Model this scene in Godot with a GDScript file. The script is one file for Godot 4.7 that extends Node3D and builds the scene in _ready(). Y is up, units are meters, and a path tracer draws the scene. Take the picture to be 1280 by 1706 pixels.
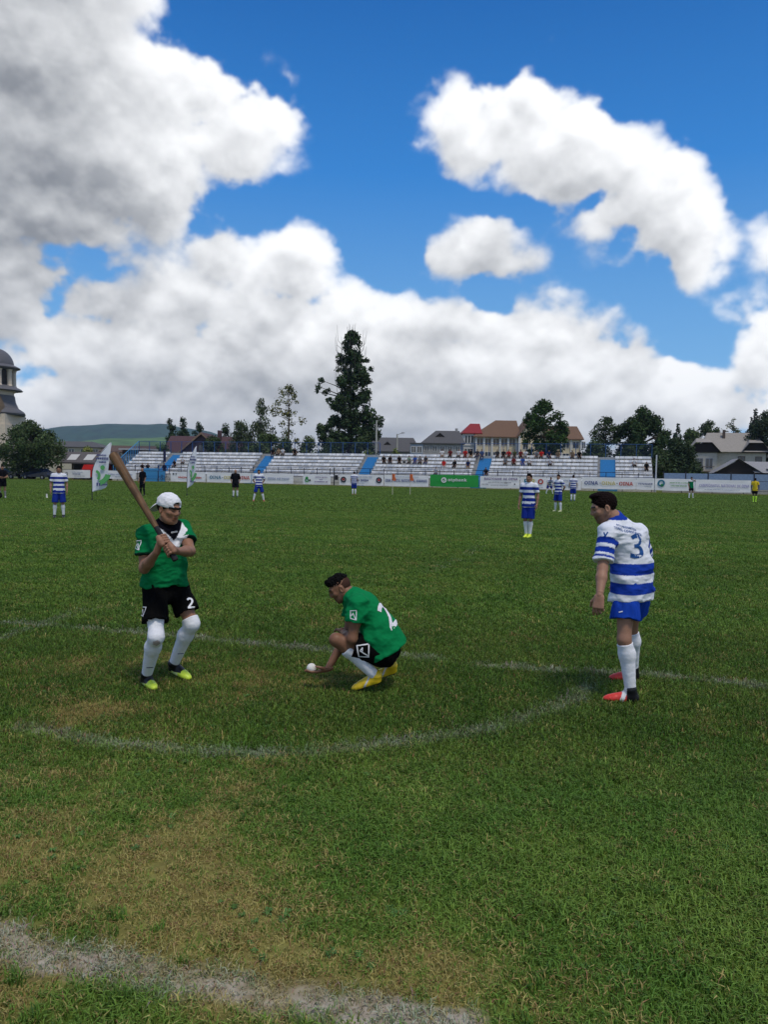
extends Node3D
# A bat-and-ball match on a grass field under broken cumulus: three players in front, a stand with banners, trees and houses behind.

const CLOUDS := [[-24.54, 25.37, 6.7, 5.15, 1], [-24.5, 30.23, 6.05, 3.3, 1], [-19.6, 30.57, 2.57, 2.07, 1], [-18.03, 25.13, 4.43, 3.18, 1], [-13.95, 25.3, 3.47, 2.51, 1], [-10.98, 23.85, 3.28, 2.63, 1], [-9.05, 24.53, 1.81, 1.54, 1], [-11.61, 21.81, 2.83, 1.8, 1], [-15.4, 26.64, 2.25, 1.61, 1], [-22.34, 20.72, 7.95, 4.73, 1], [-17.23, 19.22, 3.71, 2.95, 1], [-24.61, 16.8, 6.8, 2.57, 1], [-26.47, 12.1, 3.37, 2.08, 1], [-25, 13.97, 4.33, 1.4, 1], [5.48, 24.72, 2.06, 1.65, 1], [6.19, 22.9, 2.09, 2.1, 1], [8.32, 24.63, 2.63, 2.34, 1], [10.45, 25.05, 2.5, 1.98, 1], [10.96, 22.71, 3.39, 2.29, 1], [13.47, 23.27, 2.73, 2.11, 1], [14.8, 21.01, 3.53, 2.43, 1], [17.24, 21.35, 2.5, 1.75, 1], [18.53, 19.04, 3.43, 2.54, 1], [20.1, 19.45, 1.82, 1.73, 1], [20.98, 16.78, 2.46, 2.53, 1], [21.63, 14.83, 1.51, 1.55, 1], [19.43, 16.34, 2.03, 1.5, 1], [9.57, 25.96, 1.98, 1.43, 1], [12.3, 20.43, 2.44, 1.52, 1], [16.54, 18.27, 2.37, 1.5, 1], [6.45, 15.8, 2.59, 1.66, 1], [6.77, 17.16, 1.63, 1.23, 1], [5.14, 15.33, 2.09, 1.01, 1], [8.5, 15.03, 1.12, 1, 1], [-22, 11.61, 2.1, 1.57, 1], [-20.05, 11.19, 2.75, 1.54, 1], [-16.82, 11.66, 2.45, 1.52, 1], [-14.32, 12.45, 2.08, 1.63, 1], [-12.12, 15.04, 1.76, 1.94, 1], [-12.3, 16.14, 0.92, 0.96, 1], [-10.04, 14.16, 2.56, 1.57, 1], [-6.99, 15.74, 2.67, 1.37, 1], [-9.15, 11.51, 4.34, 2.55, 1], [-3.83, 11.71, 3.55, 1.82, 1], [-1.59, 11.34, 2.23, 1.75, 1], [1.11, 11.17, 2.45, 1.75, 1], [4.25, 11.2, 3.55, 1.48, 1], [7.81, 10.76, 3.95, 1.46, 1], [11.33, 10.07, 3.87, 1.78, 1], [14.79, 8.31, 2.77, 1.58, 1], [17.49, 8.24, 1.88, 1.38, 1], [20.52, 7.65, 1.97, 1.17, 1], [22.89, 6.64, 1.92, 1.14, 1], [25.91, 7.72, 1.75, 1.62, 1], [26.7, 8.66, 1.29, 1.42, 1], [-18.04, 7.66, 8.14, 2.82, 1], [-6.46, 7.32, 12.47, 4.42, 1], [7.03, 6.65, 11.57, 3.54, 1], [17.79, 5.29, 10.26, 2.25, 1], [-23.57, 5.26, 2.28, 1.14, 1], [-24.71, 3.17, 5.62, 1.68, 1], [-13.01, 4.04, 17.22, 2.15, 1], [2.6, 3.96, 22.64, 2.26, 1], [23.74, 4.37, 11.39, 1.89, 1], [-25.04, 9.36, 4.41, 1.02, 1], [-20.84, 9.11, 3.53, 1.16, 1], [26.05, 18.4, 0.48, 0.66, 0.8], [26.41, 15.12, 0.63, 0.85, 0.9], [-15.15, 10.34, 2.92, 1.84, 1], [-7.15, 13.77, 2.61, 1.69, 1], [-26.1, 13.27, 3.55, 2.08, 1], [-26.12, 10.8, 3.41, 1.76, 1], [-24.27, 12.93, 1.84, 1.25, 1], [-23.17, 7.32, 2.28, 1.06, 0.9], [1.95, 22.95, 2.09, 1.23, 0.42], [3.09, 26.85, 0.97, 1.08, 0.42], [19.08, 15.02, 2.15, 1.06, 0.6], [-0.02, 23.85, 1, 0.68, 0.42], [24.87, 8.96, 0.66, 0.36, 0.8]]

const PALETTE := {"k": Color(0.012, 0.012, 0.014), "dg": Color(0.05, 0.05, 0.055), "g": Color(0.22, 0.23, 0.24), "w": Color(0.62, 0.63, 0.65), "r": Color(0.5, 0.03, 0.025), "m": Color(0.16, 0.03, 0.03), "b": Color(0.04, 0.1, 0.34), "n": Color(0.015, 0.025, 0.08), "t": Color(0.32, 0.22, 0.14), "o": Color(0.1, 0.11, 0.05), "lg": Color(0.3, 0.38, 0.28), "j": Color(0.06, 0.1, 0.22), "sk": Color(0.3, 0.17, 0.11)}
const CROWD := [
	[-1.5, 4, "k", "k", "person in black, first of the row of seven beside the blue steps"],
	[-0.71, 4, "k", "dg", "person in black, second of the row of seven, one arm out"],
	[0.54, 4, "k", "k", "person in black sitting beside the dark bag on the white seats"],
	[1.86, 4, "lg", "dg", "person in pale green shirt between black and blue neighbours"],
	[2.55, 4, "b", "j", "person in blue top, fifth of the row of seven on white seats"],
	[3.24, 4, "g", "k", "person in grey top and black trousers, sixth of the row of seven"],
	[3.92, 4, "dg", "j", "person in dark grey top and jeans, last of the row of seven"],
	[5.71, 1, "w", "n", "person in white shirt low in the stand above the green banner"],
	[6.36, 3, "r", "w", "person in red shirt and white shorts above the green banner"],
	[5.65, 6, "w", "t", "person in white on the top row, leftmost above the red shirt"],
	[6.72, 6, "m", "k", "person in dark red leaning left on the top row"],
	[7.78, 6, "w", "k", "person in white and black before the corner of the grey house"],
	[8.61, 6, "r", "m", "person in red on the top row below the red roof"],
	[9.36, 6, "k", "t", "person in black on the top row below the red roof"],
	[10.11, 6, "dg", "n", "person in dark grey on the top row at the steps, left one"],
	[10.71, 6, "j", "n", "person in dull blue on the top row at the head of the steps"],
	[7.69, 3, "k", "dg", "person in black bent forward in the middle rows above the green banner"],
	[9.32, 3, "n", "t", "person in navy top and tan trousers leaning beside the blue steps"],
	[11.81, 1, "k", "sk", "person in black at the foot of the blue steps above the white banner"],
	[12.63, 6, "dg", "k", "person in dark grey alone on the top row right of the steps"],
	[13.36, 6, "k", "k", "person in black on the top row left of the red shirt"],
	[14.02, 6, "r", "k", "person in red shirt on the top row before the yellow wall"],
	[14.68, 6, "o", "dg", "person in olive on the top row right of the red shirt"],
	[15.4, 6, "m", "k", "person in maroon on the top row left of the big tree"],
	[15.97, 6, "w", "g", "person in white with pale cap on the top row by the big tree"],
	[17.35, 6, "g", "dg", "person in grey on the top row in front of the big tree"],
	[17.91, 6, "r", "k", "person in bright red under the middle of the big tree"],
	[18.77, 6, "n", "n", "person in navy on the top row under the big tree"],
	[19.9, 6, "t", "g", "person in tan with wide pale hat on the top row"],
	[21.59, 6, "t", "dg", "person in brown on the top row right of the hat"],
	[22.35, 6, "k", "k", "person in black, last on the top row towards the right"],
	[13.78, 4, "g", "k", "person in grey shirt and black trousers one row below the top"],
	[14.72, 4, "m", "k", "person in maroon and black one row below the top"],
	[15.79, 4, "b", "b", "person all in blue one row below the top"],
	[16.57, 4, "w", "k", "person in white shirt and black trousers one row below the top"],
	[19.1, 4, "w", "k", "person in white top and black cap sitting alone below the top row"],
	[28.53, 4, "w", "k", "person in white top and black shorts in the last section"],
	[29.87, 3, "k", "k", "person in black near the right end of the stand"],
	[-17.34, 6, "k", "k", "person in black on the top row, leftmost of the far four"],
	[-16.56, 6, "t", "k", "person in tan on the top row next to the white shirt, far section"],
	[-15.87, 6, "w", "k", "person in white shirt on the top row, far section"],
	[-14.15, 6, "k", "k", "person in black sitting apart on the top row, far section"],
	[-30.34, 2, "k", "dg", "person in dark clothes sitting just left of the far feather flag"],
	[-29.51, 3, "w", "k", "person in white leaning left beside the far feather flag"]
]


func _ready() -> void:
	# ---- camera
	var cam := Camera3D.new()
	cam.name = "camera"
	cam.fov = 68.195
	cam.near = 0.05
	cam.far = 6000.0
	cam.position = Vector3(0, 1.72, 0)
	cam.rotation_order = EULER_ORDER_YXZ
	cam.rotation = Vector3(deg_to_rad(-3.0075), 0.0, deg_to_rad(0.9454))
	add_child(cam)
	# ---- sky, sun behind thin cloud, exposure
	var env := Environment.new()
	env.background_mode = Environment.BG_SKY
	var sky := Sky.new()
	var sm := PanoramaSkyMaterial.new()
	sm.panorama = make_sky()
	sky.sky_material = sm
	env.sky = sky
	env.background_energy_multiplier = 1.0
	env.tonemap_mode = Environment.TONE_MAPPER_LINEAR
	env.tonemap_exposure = 1.42
	env.sdfgi_enabled = true
	env.ssao_enabled = true
	env.ssil_enabled = true
	env.fog_enabled = true
	env.fog_density = 0.00012
	env.fog_light_color = Color(0.72, 0.80, 0.92)
	var we := WorldEnvironment.new()
	we.name = "world_environment"
	we.environment = env
	add_child(we)
	var sun := DirectionalLight3D.new()
	sun.name = "sun"
	sun.light_energy = 0.5
	sun.light_color = Color(1.0, 0.96, 0.90)
	sun.light_angular_distance = 11.0
	sun.shadow_enabled = true
	sun.rotation_degrees = Vector3(-66.0, 28.0, 0.0)
	add_child(sun)
	print("sky ", Time.get_ticks_msec())

	rng.seed = 2024
	make_ground()
	make_buildings()
	print("buildings ", Time.get_ticks_msec())
	make_stand()
	make_banners()
	print("stand ", Time.get_ticks_msec())
	make_trees()
	print("trees ", Time.get_ticks_msec())
	people_mats()
	make_batter()
	make_croucher()
	make_fielder()
	print("heroes ", Time.get_ticks_msec())
	make_field_people()
	make_crowd()
	print("crowd ", Time.get_ticks_msec())
	make_objects()
	print("all ", Time.get_ticks_msec())


# ---------------------------------------------------------------- sky: air and cumulus clouds over the whole dome
func cloud_list() -> Array:
	# clouds as heaps of puffs: azimuth, elevation, half width, half height (degrees), body
	var heaps: Array = CLOUDS.duplicate()
	var r := RandomNumberGenerator.new()
	r.seed = 41
	# the same broken cumulus goes on round the rest of the sky: a bank over the horizon, single clouds above it
	var a := 33.0
	while a < 328.0:
		var top := r.randf_range(7.0, 12.0)
		for k in 5:
			heaps.append([a + r.randf_range(-5, 5), top * r.randf_range(0.25, 1.0), r.randf_range(2.5, 4.5), r.randf_range(1.6, 2.8), 1.0])
		heaps.append([a, 3.0, 7.0, 2.6, 1.0])
		a += 6.5
	for k in 40:
		heaps.append([k * 9.0 + r.randf_range(-2, 2), r.randf_range(0.2, 1.0), 7.5, 1.9, 1.0])
	for k in 34:
		var ca := r.randf_range(36.0, 324.0)
		var ce := r.randf_range(16.0, 62.0)
		var wide := r.randf_range(4.0, 9.0) / cos(deg_to_rad(ce))
		for j in 9:
			heaps.append([ca + r.randf_range(-1, 1) * wide, ce + r.randf_range(-0.35, 0.5) * wide * cos(deg_to_rad(ce)), r.randf_range(2.0, 4.2) / cos(deg_to_rad(ce)), r.randf_range(1.8, 3.4), 1.0])
	for k in 7:
		var ca := -33.0 + k * 11.0 + r.randf_range(-3, 3)
		var ce := r.randf_range(38.0, 64.0)
		for j in 8:
			heaps.append([ca + r.randf_range(-9, 9), ce + r.randf_range(-4, 5), r.randf_range(3.0, 5.5) / cos(deg_to_rad(ce)), r.randf_range(2.0, 3.6), 1.0])
	return heaps

func sky_patch(az0: float, az1: float, el0: float, el1: float, ppd: float, heaps: Array) -> Image:
	var w := int(round((az1 - az0) * ppd))
	var h := int(round((el1 - el0) * ppd))
	var big := FastNoiseLite.new()
	big.noise_type = FastNoiseLite.TYPE_SIMPLEX_SMOOTH
	big.seed = 7
	big.frequency = 7.0
	big.fractal_octaves = 6
	big.fractal_gain = 0.52
	var puff := FastNoiseLite.new()
	puff.noise_type = FastNoiseLite.TYPE_CELLULAR
	puff.cellular_return_type = FastNoiseLite.RETURN_DISTANCE
	puff.cellular_distance_function = FastNoiseLite.DISTANCE_EUCLIDEAN
	puff.seed = 3
	puff.frequency = 18.0
	puff.fractal_octaves = 5
	puff.fractal_gain = 0.5
	var d := PackedFloat32Array()
	d.resize(w * h)
	d.fill(-9.0)
	for b: Array in heaps:
		for turn in [-360.0, 0.0, 360.0]:
			var ba: float = b[0] + turn
			var be: float = b[1]
			var ra: float = b[2]
			var re: float = b[3]
			var small := minf(ra * cos(deg_to_rad(be)), re)
			var reach := 1.0 + 2.4 / small
			var x0 := maxi(0, int((ba - ra * reach - az0) * ppd))
			var x1 := mini(w - 1, int((ba + ra * reach - az0) * ppd))
			var y0 := maxi(0, int((el1 - be - re * reach) * ppd))
			var y1 := mini(h - 1, int((el1 - be + re * reach) * ppd))
			if x1 < x0 or y1 < y0:
				continue
			var lift: float = (b[4] - 1.0) * 2.2
			for y in range(y0, y1 + 1):
				var v := (el1 - (y + 0.5) / ppd - be) / re
				v *= v
				for x in range(x0, x1 + 1):
					var u := (az0 + (x + 0.5) / ppd - ba) / ra
					var s := (1.0 - sqrt(u * u + v)) * small + lift
					var i := y * w + x
					var o := d[i]
					# smooth union of the puffs
					var m := clampf(0.5 + 0.5 * (s - o) / 0.8, 0.0, 1.0)
					d[i] = lerpf(o, s, m) + 0.8 * m * (1.0 - m)
	var wisp := PackedFloat32Array()
	wisp.resize(w * h)
	for y in h:
		var el := deg_to_rad(el1 - (y + 0.5) / ppd)
		var ce := cos(el)
		var se := sin(el)
		for x in w:
			var i := y * w + x
			if d[i] < -2.3:
				d[i] = -3.0
				continue
			var az := deg_to_rad(az0 + (x + 0.5) / ppd)
			var p := Vector3(sin(az) * ce, se * 1.25, -cos(az) * ce)
			var n := big.get_noise_3dv(p)
			d[i] += n * 2.3 - puff.get_noise_3dv(p + Vector3(n, -n, n) * 0.02) * 1.30 - 0.55
			wisp[i] = n
	var px := PackedByteArray()
	px.resize(w * h * 3)
	var step := maxi(1, int(0.8 * ppd))
	for y in h:
		var el := el1 - (y + 0.5) / ppd
		# clear air: deep blue above, pale towards the horizon
		var t := clampf(el / 34.0, 0.0, 1.0)
		t = pow(t, 0.75)
		var air: Color
		if t < 0.7:
			air = Color(0.232, 0.465, 0.685).lerp(Color(0.030, 0.169, 0.462), t / 0.7)
		else:
			air = Color(0.030, 0.169, 0.462).lerp(Color(0.0095, 0.086, 0.302), (t - 0.7) / 0.3)
		for x in w:
			var i := y * w + x
			var c := air
			var v := d[i]
			if v > -1.1:
				# how much cloud lies between this point and the light above it
				var over := 0.0
				var k := 1
				var yy := y
				while k < 13:
					yy -= step
					if yy < 0:
						over += maxf(0.0, v) * 0.5
						k += 1
						continue
					over += clampf(d[yy * w + mini(w - 1, x + k * step * 2 / 5)], 0.0, 2.4)
					k += 1
				var lit := exp(-over * 0.085)
				var slope := 0.0
				if y > step and x + step < w:
					slope = clampf((v - d[(y - step) * w + x]) * 0.5 + (v - d[y * w + x + step]) * 0.25, -0.6, 0.8)
				lit = clampf(lit * 0.86 + slope * 0.26 + 0.13 + wisp[i] * 0.16, 0.0, 1.0)
				var body := Color(0.185, 0.20, 0.225).lerp(Color(0.755, 0.765, 0.78), pow(lit, 0.95))
				# distance: the bank over the horizon is paler and flatter
				var far := clampf(1.0 - el / 9.0, 0.0, 1.0)
				body = body.lerp(Color(0.55, 0.585, 0.63), far * 0.40)
				var soft := 0.46 + 0.70 * smoothstep(-0.2, 0.35, wisp[i])
				var a := smoothstep(-soft, soft, v)
				a = a * a * (3.0 - 2.0 * a)
				c = air.lerp(body, a)
			var s := c.linear_to_srgb()
			px[i * 3] = int(clampf(s.r, 0.0, 1.0) * 255.0)
			px[i * 3 + 1] = int(clampf(s.g, 0.0, 1.0) * 255.0)
			px[i * 3 + 2] = int(clampf(s.b, 0.0, 1.0) * 255.0)
	return Image.create_from_data(w, h, false, Image.FORMAT_RGB8, px)

func make_sky() -> ImageTexture:
	var heaps := cloud_list()
	var whole := Image.create(4096, 2048, false, Image.FORMAT_RGB8)
	whole.fill(Color(0.34, 0.53, 0.78).lerp(Color(0.45, 0.5, 0.45), 0.5).linear_to_srgb())
	var low := sky_patch(-180.0, 180.0, -4.0, 90.0, 900.0 / 360.0, heaps)
	low.resize(4096, int(94.0 / 180.0 * 2048.0), Image.INTERPOLATE_CUBIC)
	whole.blit_rect(low, Rect2i(0, 0, low.get_width(), low.get_height()), Vector2i(0, 0))
	var ppd := 4096.0 / 360.0
	var fine := sky_patch(-32.0, 32.0, -2.0, 35.0, ppd, heaps)
	whole.blit_rect(fine, Rect2i(0, 0, fine.get_width(), fine.get_height()), Vector2i(int(round(148.0 * ppd)), int(round(55.0 * ppd))))
	# the panorama begins and ends straight ahead (-z), so its two halves change places
	var turned := Image.create(4096, 2048, false, Image.FORMAT_RGB8)
	turned.blit_rect(whole, Rect2i(2048, 0, 2048, 2048), Vector2i(0, 0))
	turned.blit_rect(whole, Rect2i(0, 0, 2048, 2048), Vector2i(2048, 0))
	return ImageTexture.create_from_image(turned)


# ---------------------------------------------------------------- helpers: materials, shapes, names
var mats := {}
var used_names := {}
var rng := RandomNumberGenerator.new()

func lin(r: float, g: float, b: float) -> Color:
	return Color(r, g, b).linear_to_srgb()

# plain material from a linear base colour
func mat(c: Color, rough := 0.8, spec := 0.35, metal := 0.0) -> StandardMaterial3D:
	var key := "%s %.2f %.2f %.2f" % [c, rough, spec, metal]
	if not mats.has(key):
		var m := StandardMaterial3D.new()
		m.albedo_color = c.linear_to_srgb()
		m.roughness = rough
		m.metallic_specular = spec
		m.metallic = metal
		mats[key] = m
	return mats[key]

# vertex colours (linear) carry the base colour
func vmat(rough := 0.8, spec := 0.35, tex: Texture2D = null, scale := 1.0) -> StandardMaterial3D:
	var m := StandardMaterial3D.new()
	m.vertex_color_use_as_albedo = true
	m.roughness = rough
	m.metallic_specular = spec
	if tex:
		m.albedo_texture = tex
		m.uv1_triplanar = true
		m.uv1_scale = Vector3.ONE * scale
	return m

func noise_tex(size: int, freq: float, oct: int, lo: Color, hi: Color, seed_: int, kind := FastNoiseLite.TYPE_SIMPLEX_SMOOTH) -> ImageTexture:
	var n := FastNoiseLite.new()
	n.noise_type = kind
	n.seed = seed_
	n.frequency = freq
	n.fractal_octaves = oct
	var im := n.get_seamless_image(size, size)
	var px := im.get_data()
	var out := PackedByteArray()
	out.resize(size * size * 3)
	for i in size * size:
		var c := lo.lerp(hi, px[i] / 255.0).linear_to_srgb()
		out[i * 3] = int(clampf(c.r, 0, 1) * 255)
		out[i * 3 + 1] = int(clampf(c.g, 0, 1) * 255)
		out[i * 3 + 2] = int(clampf(c.b, 0, 1) * 255)
	return ImageTexture.create_from_image(Image.create_from_data(size, size, false, Image.FORMAT_RGB8, out))

# material with grain: a noise texture in world or object space over a base colour
func grained(c: Color, spread: float, scale: float, rough := 0.85, seed_ := 1, freq := 0.03, relief := 0.0) -> StandardMaterial3D:
	var key := "g%s %.3f %.3f %d %.3f" % [c, spread, scale, seed_, freq]
	if not mats.has(key):
		var m := StandardMaterial3D.new()
		m.albedo_texture = noise_tex(256, freq, 5, c * (1.0 - spread), c * (1.0 + spread), seed_)
		m.uv1_triplanar = true
		m.uv1_scale = Vector3.ONE * scale
		m.roughness = rough
		m.metallic_specular = 0.3
		if relief > 0.0:
			m.heightmap_enabled = true
			m.heightmap_texture = m.albedo_texture
			m.heightmap_scale = relief
		mats[key] = m
	return mats[key]

# collects faces; a, b, c run counter-clockwise seen from outside
class Shape:
	var v := PackedVector3Array()
	var n := PackedVector3Array()
	var c := PackedColorArray()
	var uv := PackedVector2Array()
	var col := Color.WHITE
	var with_uv := false

	func tri(p: Vector3, q: Vector3, r: Vector3) -> void:
		var nn := (q - p).cross(r - p).normalized()
		v.append(p); v.append(r); v.append(q)
		n.append(nn); n.append(nn); n.append(nn)
		c.append(col); c.append(col); c.append(col)
		if with_uv:
			uv.append(Vector2.ZERO); uv.append(Vector2.ZERO); uv.append(Vector2.ZERO)

	func quad(p: Vector3, q: Vector3, r: Vector3, s: Vector3) -> void:
		tri(p, q, r)
		tri(p, r, s)

	func quad_uv(p: Vector3, q: Vector3, r: Vector3, s: Vector3, a: Rect2) -> void:
		with_uv = true
		var nn := (q - p).cross(r - p).normalized()
		var tp := Vector2(a.position.x, a.end.y)
		var tq := a.end
		var tr := Vector2(a.end.x, a.position.y)
		var ts := a.position
		for w in [[p, tp], [r, tr], [q, tq], [p, tp], [s, ts], [r, tr]]:
			v.append(w[0]); n.append(nn); c.append(col); uv.append(w[1])

	# smooth normals given
	func quad_n(p: Array, q: Array, r: Array, s: Array) -> void:
		for w in [p, r, q, p, s, r]:
			v.append(w[0]); n.append(w[1]); c.append(col)
			if with_uv:
				uv.append(Vector2.ZERO)

	func box(at: Vector3, size: Vector3, basis := Basis.IDENTITY) -> void:
		var h := size / 2.0
		var p := []
		for k in 8:
			p.append(at + basis * Vector3(h.x if k & 1 else -h.x, h.y if k & 2 else -h.y, h.z if k & 4 else -h.z))
		quad(p[4], p[5], p[7], p[6])
		quad(p[1], p[0], p[2], p[3])
		quad(p[5], p[1], p[3], p[7])
		quad(p[0], p[4], p[6], p[2])
		quad(p[6], p[7], p[3], p[2])
		quad(p[0], p[1], p[5], p[4])

	func span(lo: Vector3, hi: Vector3) -> void:
		box((lo + hi) / 2.0, hi - lo)

	# round bar from a to b
	func bar(a: Vector3, b: Vector3, ra: float, rb: float, sides := 8, caps := true) -> void:
		var d := (b - a)
		if d.length() < 1e-6:
			return
		d = d.normalized()
		var x := d.cross(Vector3.RIGHT if absf(d.x) < 0.9 else Vector3.UP).normalized()
		var y := d.cross(x)
		for k in sides:
			var t0 := TAU * k / sides
			var t1 := TAU * (k + 1) / sides
			var n0 := x * cos(t0) + y * sin(t0)
			var n1 := x * cos(t1) + y * sin(t1)
			quad_n([a + n0 * ra, n0], [a + n1 * ra, n1], [b + n1 * rb, n1], [b + n0 * rb, n0])
			if caps:
				tri(b, b + n0 * rb, b + n1 * rb)
				tri(a, a + n1 * ra, a + n0 * ra)

	# surface of revolution about the y axis; profile of Vector2(radius, y) from the bottom up
	func lathe(at: Vector3, profile: Array, sides := 16) -> void:
		for j in profile.size() - 1:
			var p: Vector2 = profile[j]
			var q: Vector2 = profile[j + 1]
			var sl := Vector2(q.y - p.y, p.x - q.x).normalized()
			for k in sides:
				var t0 := TAU * k / sides
				var t1 := TAU * (k + 1) / sides
				var e0 := Vector3(cos(t0), 0, sin(t0))
				var e1 := Vector3(cos(t1), 0, sin(t1))
				var n0 := (e0 * sl.x + Vector3.UP * sl.y).normalized()
				var n1 := (e1 * sl.x + Vector3.UP * sl.y).normalized()
				quad_n([at + e1 * p.x + Vector3.UP * p.y, n1], [at + e0 * p.x + Vector3.UP * p.y, n0], [at + e0 * q.x + Vector3.UP * q.y, n0], [at + e1 * q.x + Vector3.UP * q.y, n1])

	func commit() -> ArrayMesh:
		var m := ArrayMesh.new()
		if v.is_empty():
			return m
		var arr := []
		arr.resize(Mesh.ARRAY_MAX)
		arr[Mesh.ARRAY_VERTEX] = v
		arr[Mesh.ARRAY_NORMAL] = n
		arr[Mesh.ARRAY_COLOR] = c
		if with_uv:
			arr[Mesh.ARRAY_TEX_UV] = uv
		m.add_surface_from_arrays(Mesh.PRIMITIVE_TRIANGLES, arr)
		return m

func numbered(called: String) -> String:
	if not used_names.has(called):
		used_names[called] = 0
		return called
	used_names[called] += 1
	return "%s_%03d" % [called, used_names[called]]

func tag(o: Node, label: String, category := "", group := "", kind := "") -> void:
	if label != "":
		o.set_meta("label", label)
	if category != "":
		o.set_meta("category", category)
	if group != "":
		o.set_meta("group", group)
	if kind != "":
		o.set_meta("kind", kind)

func thing(called: String, label: String, category: String, at := Vector3.ZERO, turn := 0.0, group := "") -> Node3D:
	var o := Node3D.new()
	o.name = numbered(called)
	add_child(o)
	o.position = at
	o.rotation.y = turn
	tag(o, label, category, group)
	return o

func part(parent: Node, called: String, m: Mesh, material: Material, at := Vector3.ZERO) -> MeshInstance3D:
	var o := MeshInstance3D.new()
	o.name = called
	o.mesh = m
	o.material_override = material
	o.position = at
	parent.add_child(o, true)
	return o

func structure(called: String, m: Mesh, material: Material, at := Vector3.ZERO) -> MeshInstance3D:
	var o := part(self, numbered(called), m, material, at)
	o.set_meta("kind", "structure")
	return o

func span_mesh(lo: Vector3, hi: Vector3) -> ArrayMesh:
	var s := Shape.new()
	s.span(lo, hi)
	return s.commit()

func bar_mesh(a: Vector3, b: Vector3, ra: float, rb := -1.0, sides := 8) -> ArrayMesh:
	var s := Shape.new()
	s.bar(a, b, ra, ra if rb < 0.0 else rb, sides)
	return s.commit()


# ---------------------------------------------------------------- the lawn
var turf_noise := FastNoiseLite.new()
var fine_noise := FastNoiseLite.new()
# worn, straw-coloured spots: x, z, radius x, radius z, strength
const WORN := [[-2.25, -5.2, 0.55, 0.28, 1.25], [-2.2, -6.6, 0.75, 0.40, 1.15], [-1.5, -6.2, 0.9, 0.6, 0.55], [-1.25, -3.75, 0.7, 0.7, 0.75], [-1.5, -3.1, 0.7, 0.6, 0.7], [-0.85, -2.8, 0.6, 0.45, 0.95],
	[-1.15, -2.3, 0.6, 0.35, 1.2], [-0.4, -2.45, 0.5, 0.3, 0.8], [0.1, -2.35, 0.5, 0.25, 0.6], [0.6, -2.35, 0.5, 0.3, 0.45], [-0.6, -5.2, 1.0, 0.9, 0.35], [-0.3, -6.1, 0.6, 0.4, 0.4], [2.1, -5.4, 0.6, 0.4, 0.35], [2.4, -4.6, 0.6, 0.8, 0.2], [-3.0, -4.0, 1.2, 1.2, 0.6]]
const CHALK := [
	[0.10, 1.15, [[-4.21, -8.24], [-2.52, -7.82], [-1.19, -7.36], [0.25, -6.98], [0.9, -6.71], [1.5, -6.58], [2.31, -6.5], [3.17, -6.16], [5.2, -5.6]], "faded chalk line crossing the grass just behind the crouching player", 0],
	[0.09, 0.78, [[-2.39, -4.9], [-2.07, -4.8], [-1.68, -4.63], [-1.11, -4.53], [-0.78, -4.51], [-0.38, -4.56], [-0.13, -4.64], [0.26, -4.8], [0.67, -5.0], [0.95, -5.22], [1.31, -5.51], [1.64, -5.99], [1.74, -6.3]], "curved chalk arc on the grass in front of the three players", 1],
	[0.08, 0.9, [[-3.82, -7.49], [-3.71, -8.03], [-3.62, -8.9], [-3.42, -9.54]], "short faint chalk stroke crossing the line at the left edge", 2],
	[0.10, 1.3, [[-1.9, -2.85], [-1.37, -2.67], [-1.18, -2.58], [-0.88, -2.51], [-0.6, -2.46], [-0.39, -2.39], [-0.13, -2.34], [0.14, -2.29], [0.26, -2.26]], "wide worn chalk line over bare soil along the bottom edge", 3],
	[0.10, 0.9, [[-14.6, -20.0], [-12.85, -25.25], [-12.36, -26.82], [-11.07, -31.65], [-9.16, -37.17], [-6.78, -44.87], [-3.0, -57.0]], "thin far chalk line running behind the white capped batter", 4],
	[0.09, 0.4, [[0.69, -12.91], [1.14, -14.06], [1.69, -15.55], [2.4, -18.72]], "faint chalk trace in the grass beyond the crouching player", 5],
]

func worn_at(x: float, z: float) -> float:
	var d := 0.0
	for w: Array in WORN:
		var u: float = (x - w[0]) / w[2]
		var v: float = (z - w[1]) / w[3]
		var q := u * u + v * v
		if q < 6.0:
			d += w[4] * exp(-q)
	# the mown grass is greener to the right and farther out
	return d

# share of straw, 0 green to 1 dry
func dry_at(x: float, z: float) -> float:
	var n := turf_noise.get_noise_2d(x, z)
	var d := worn_at(x, z) * (0.62 + 1.1 * n) + 0.06 + 0.28 * n + 0.28 * fine_noise.get_noise_2d(x * 2.4, z * 2.4)
	d += 0.14 * clampf((-x + 0.5) / 2.5, -0.5, 1.0) * clampf((z + 9.0) / 5.0, 0.0, 1.0)
	return clampf(d, 0.0, 1.0)

# live grass: patches of two greens, mown in faint strips
func green_at(x: float, z: float, vary := 0.0) -> Color:
	var t := fine_noise.get_noise_2d(x * 0.9 + 50.0, z * 0.9)
	var strip := 1.0 if fposmod(0.28 * x - z + 0.8 * turf_noise.get_noise_2d(x, z), 9.0) < 4.5 else 0.92
	return Color(0.195, 0.310, 0.052).lerp(Color(0.112, 0.232, 0.034), clampf(0.5 + t + vary, 0, 1)) * strip

func straw_at(x: float, z: float) -> float:
	# by the fence the sward is left long and dry
	var verge := clampf((0.28 * x - 90.5 - z + 7.0 + 3.0 * fine_noise.get_noise_2d(x * 0.5, z * 0.5)) / 3.0, 0.0, 1.0)
	var d := dry_at(x, z)
	return clampf(0.03 + d * d * 0.66 + 0.06 * d + verge * 0.35, 0.0, 0.85)

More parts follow.
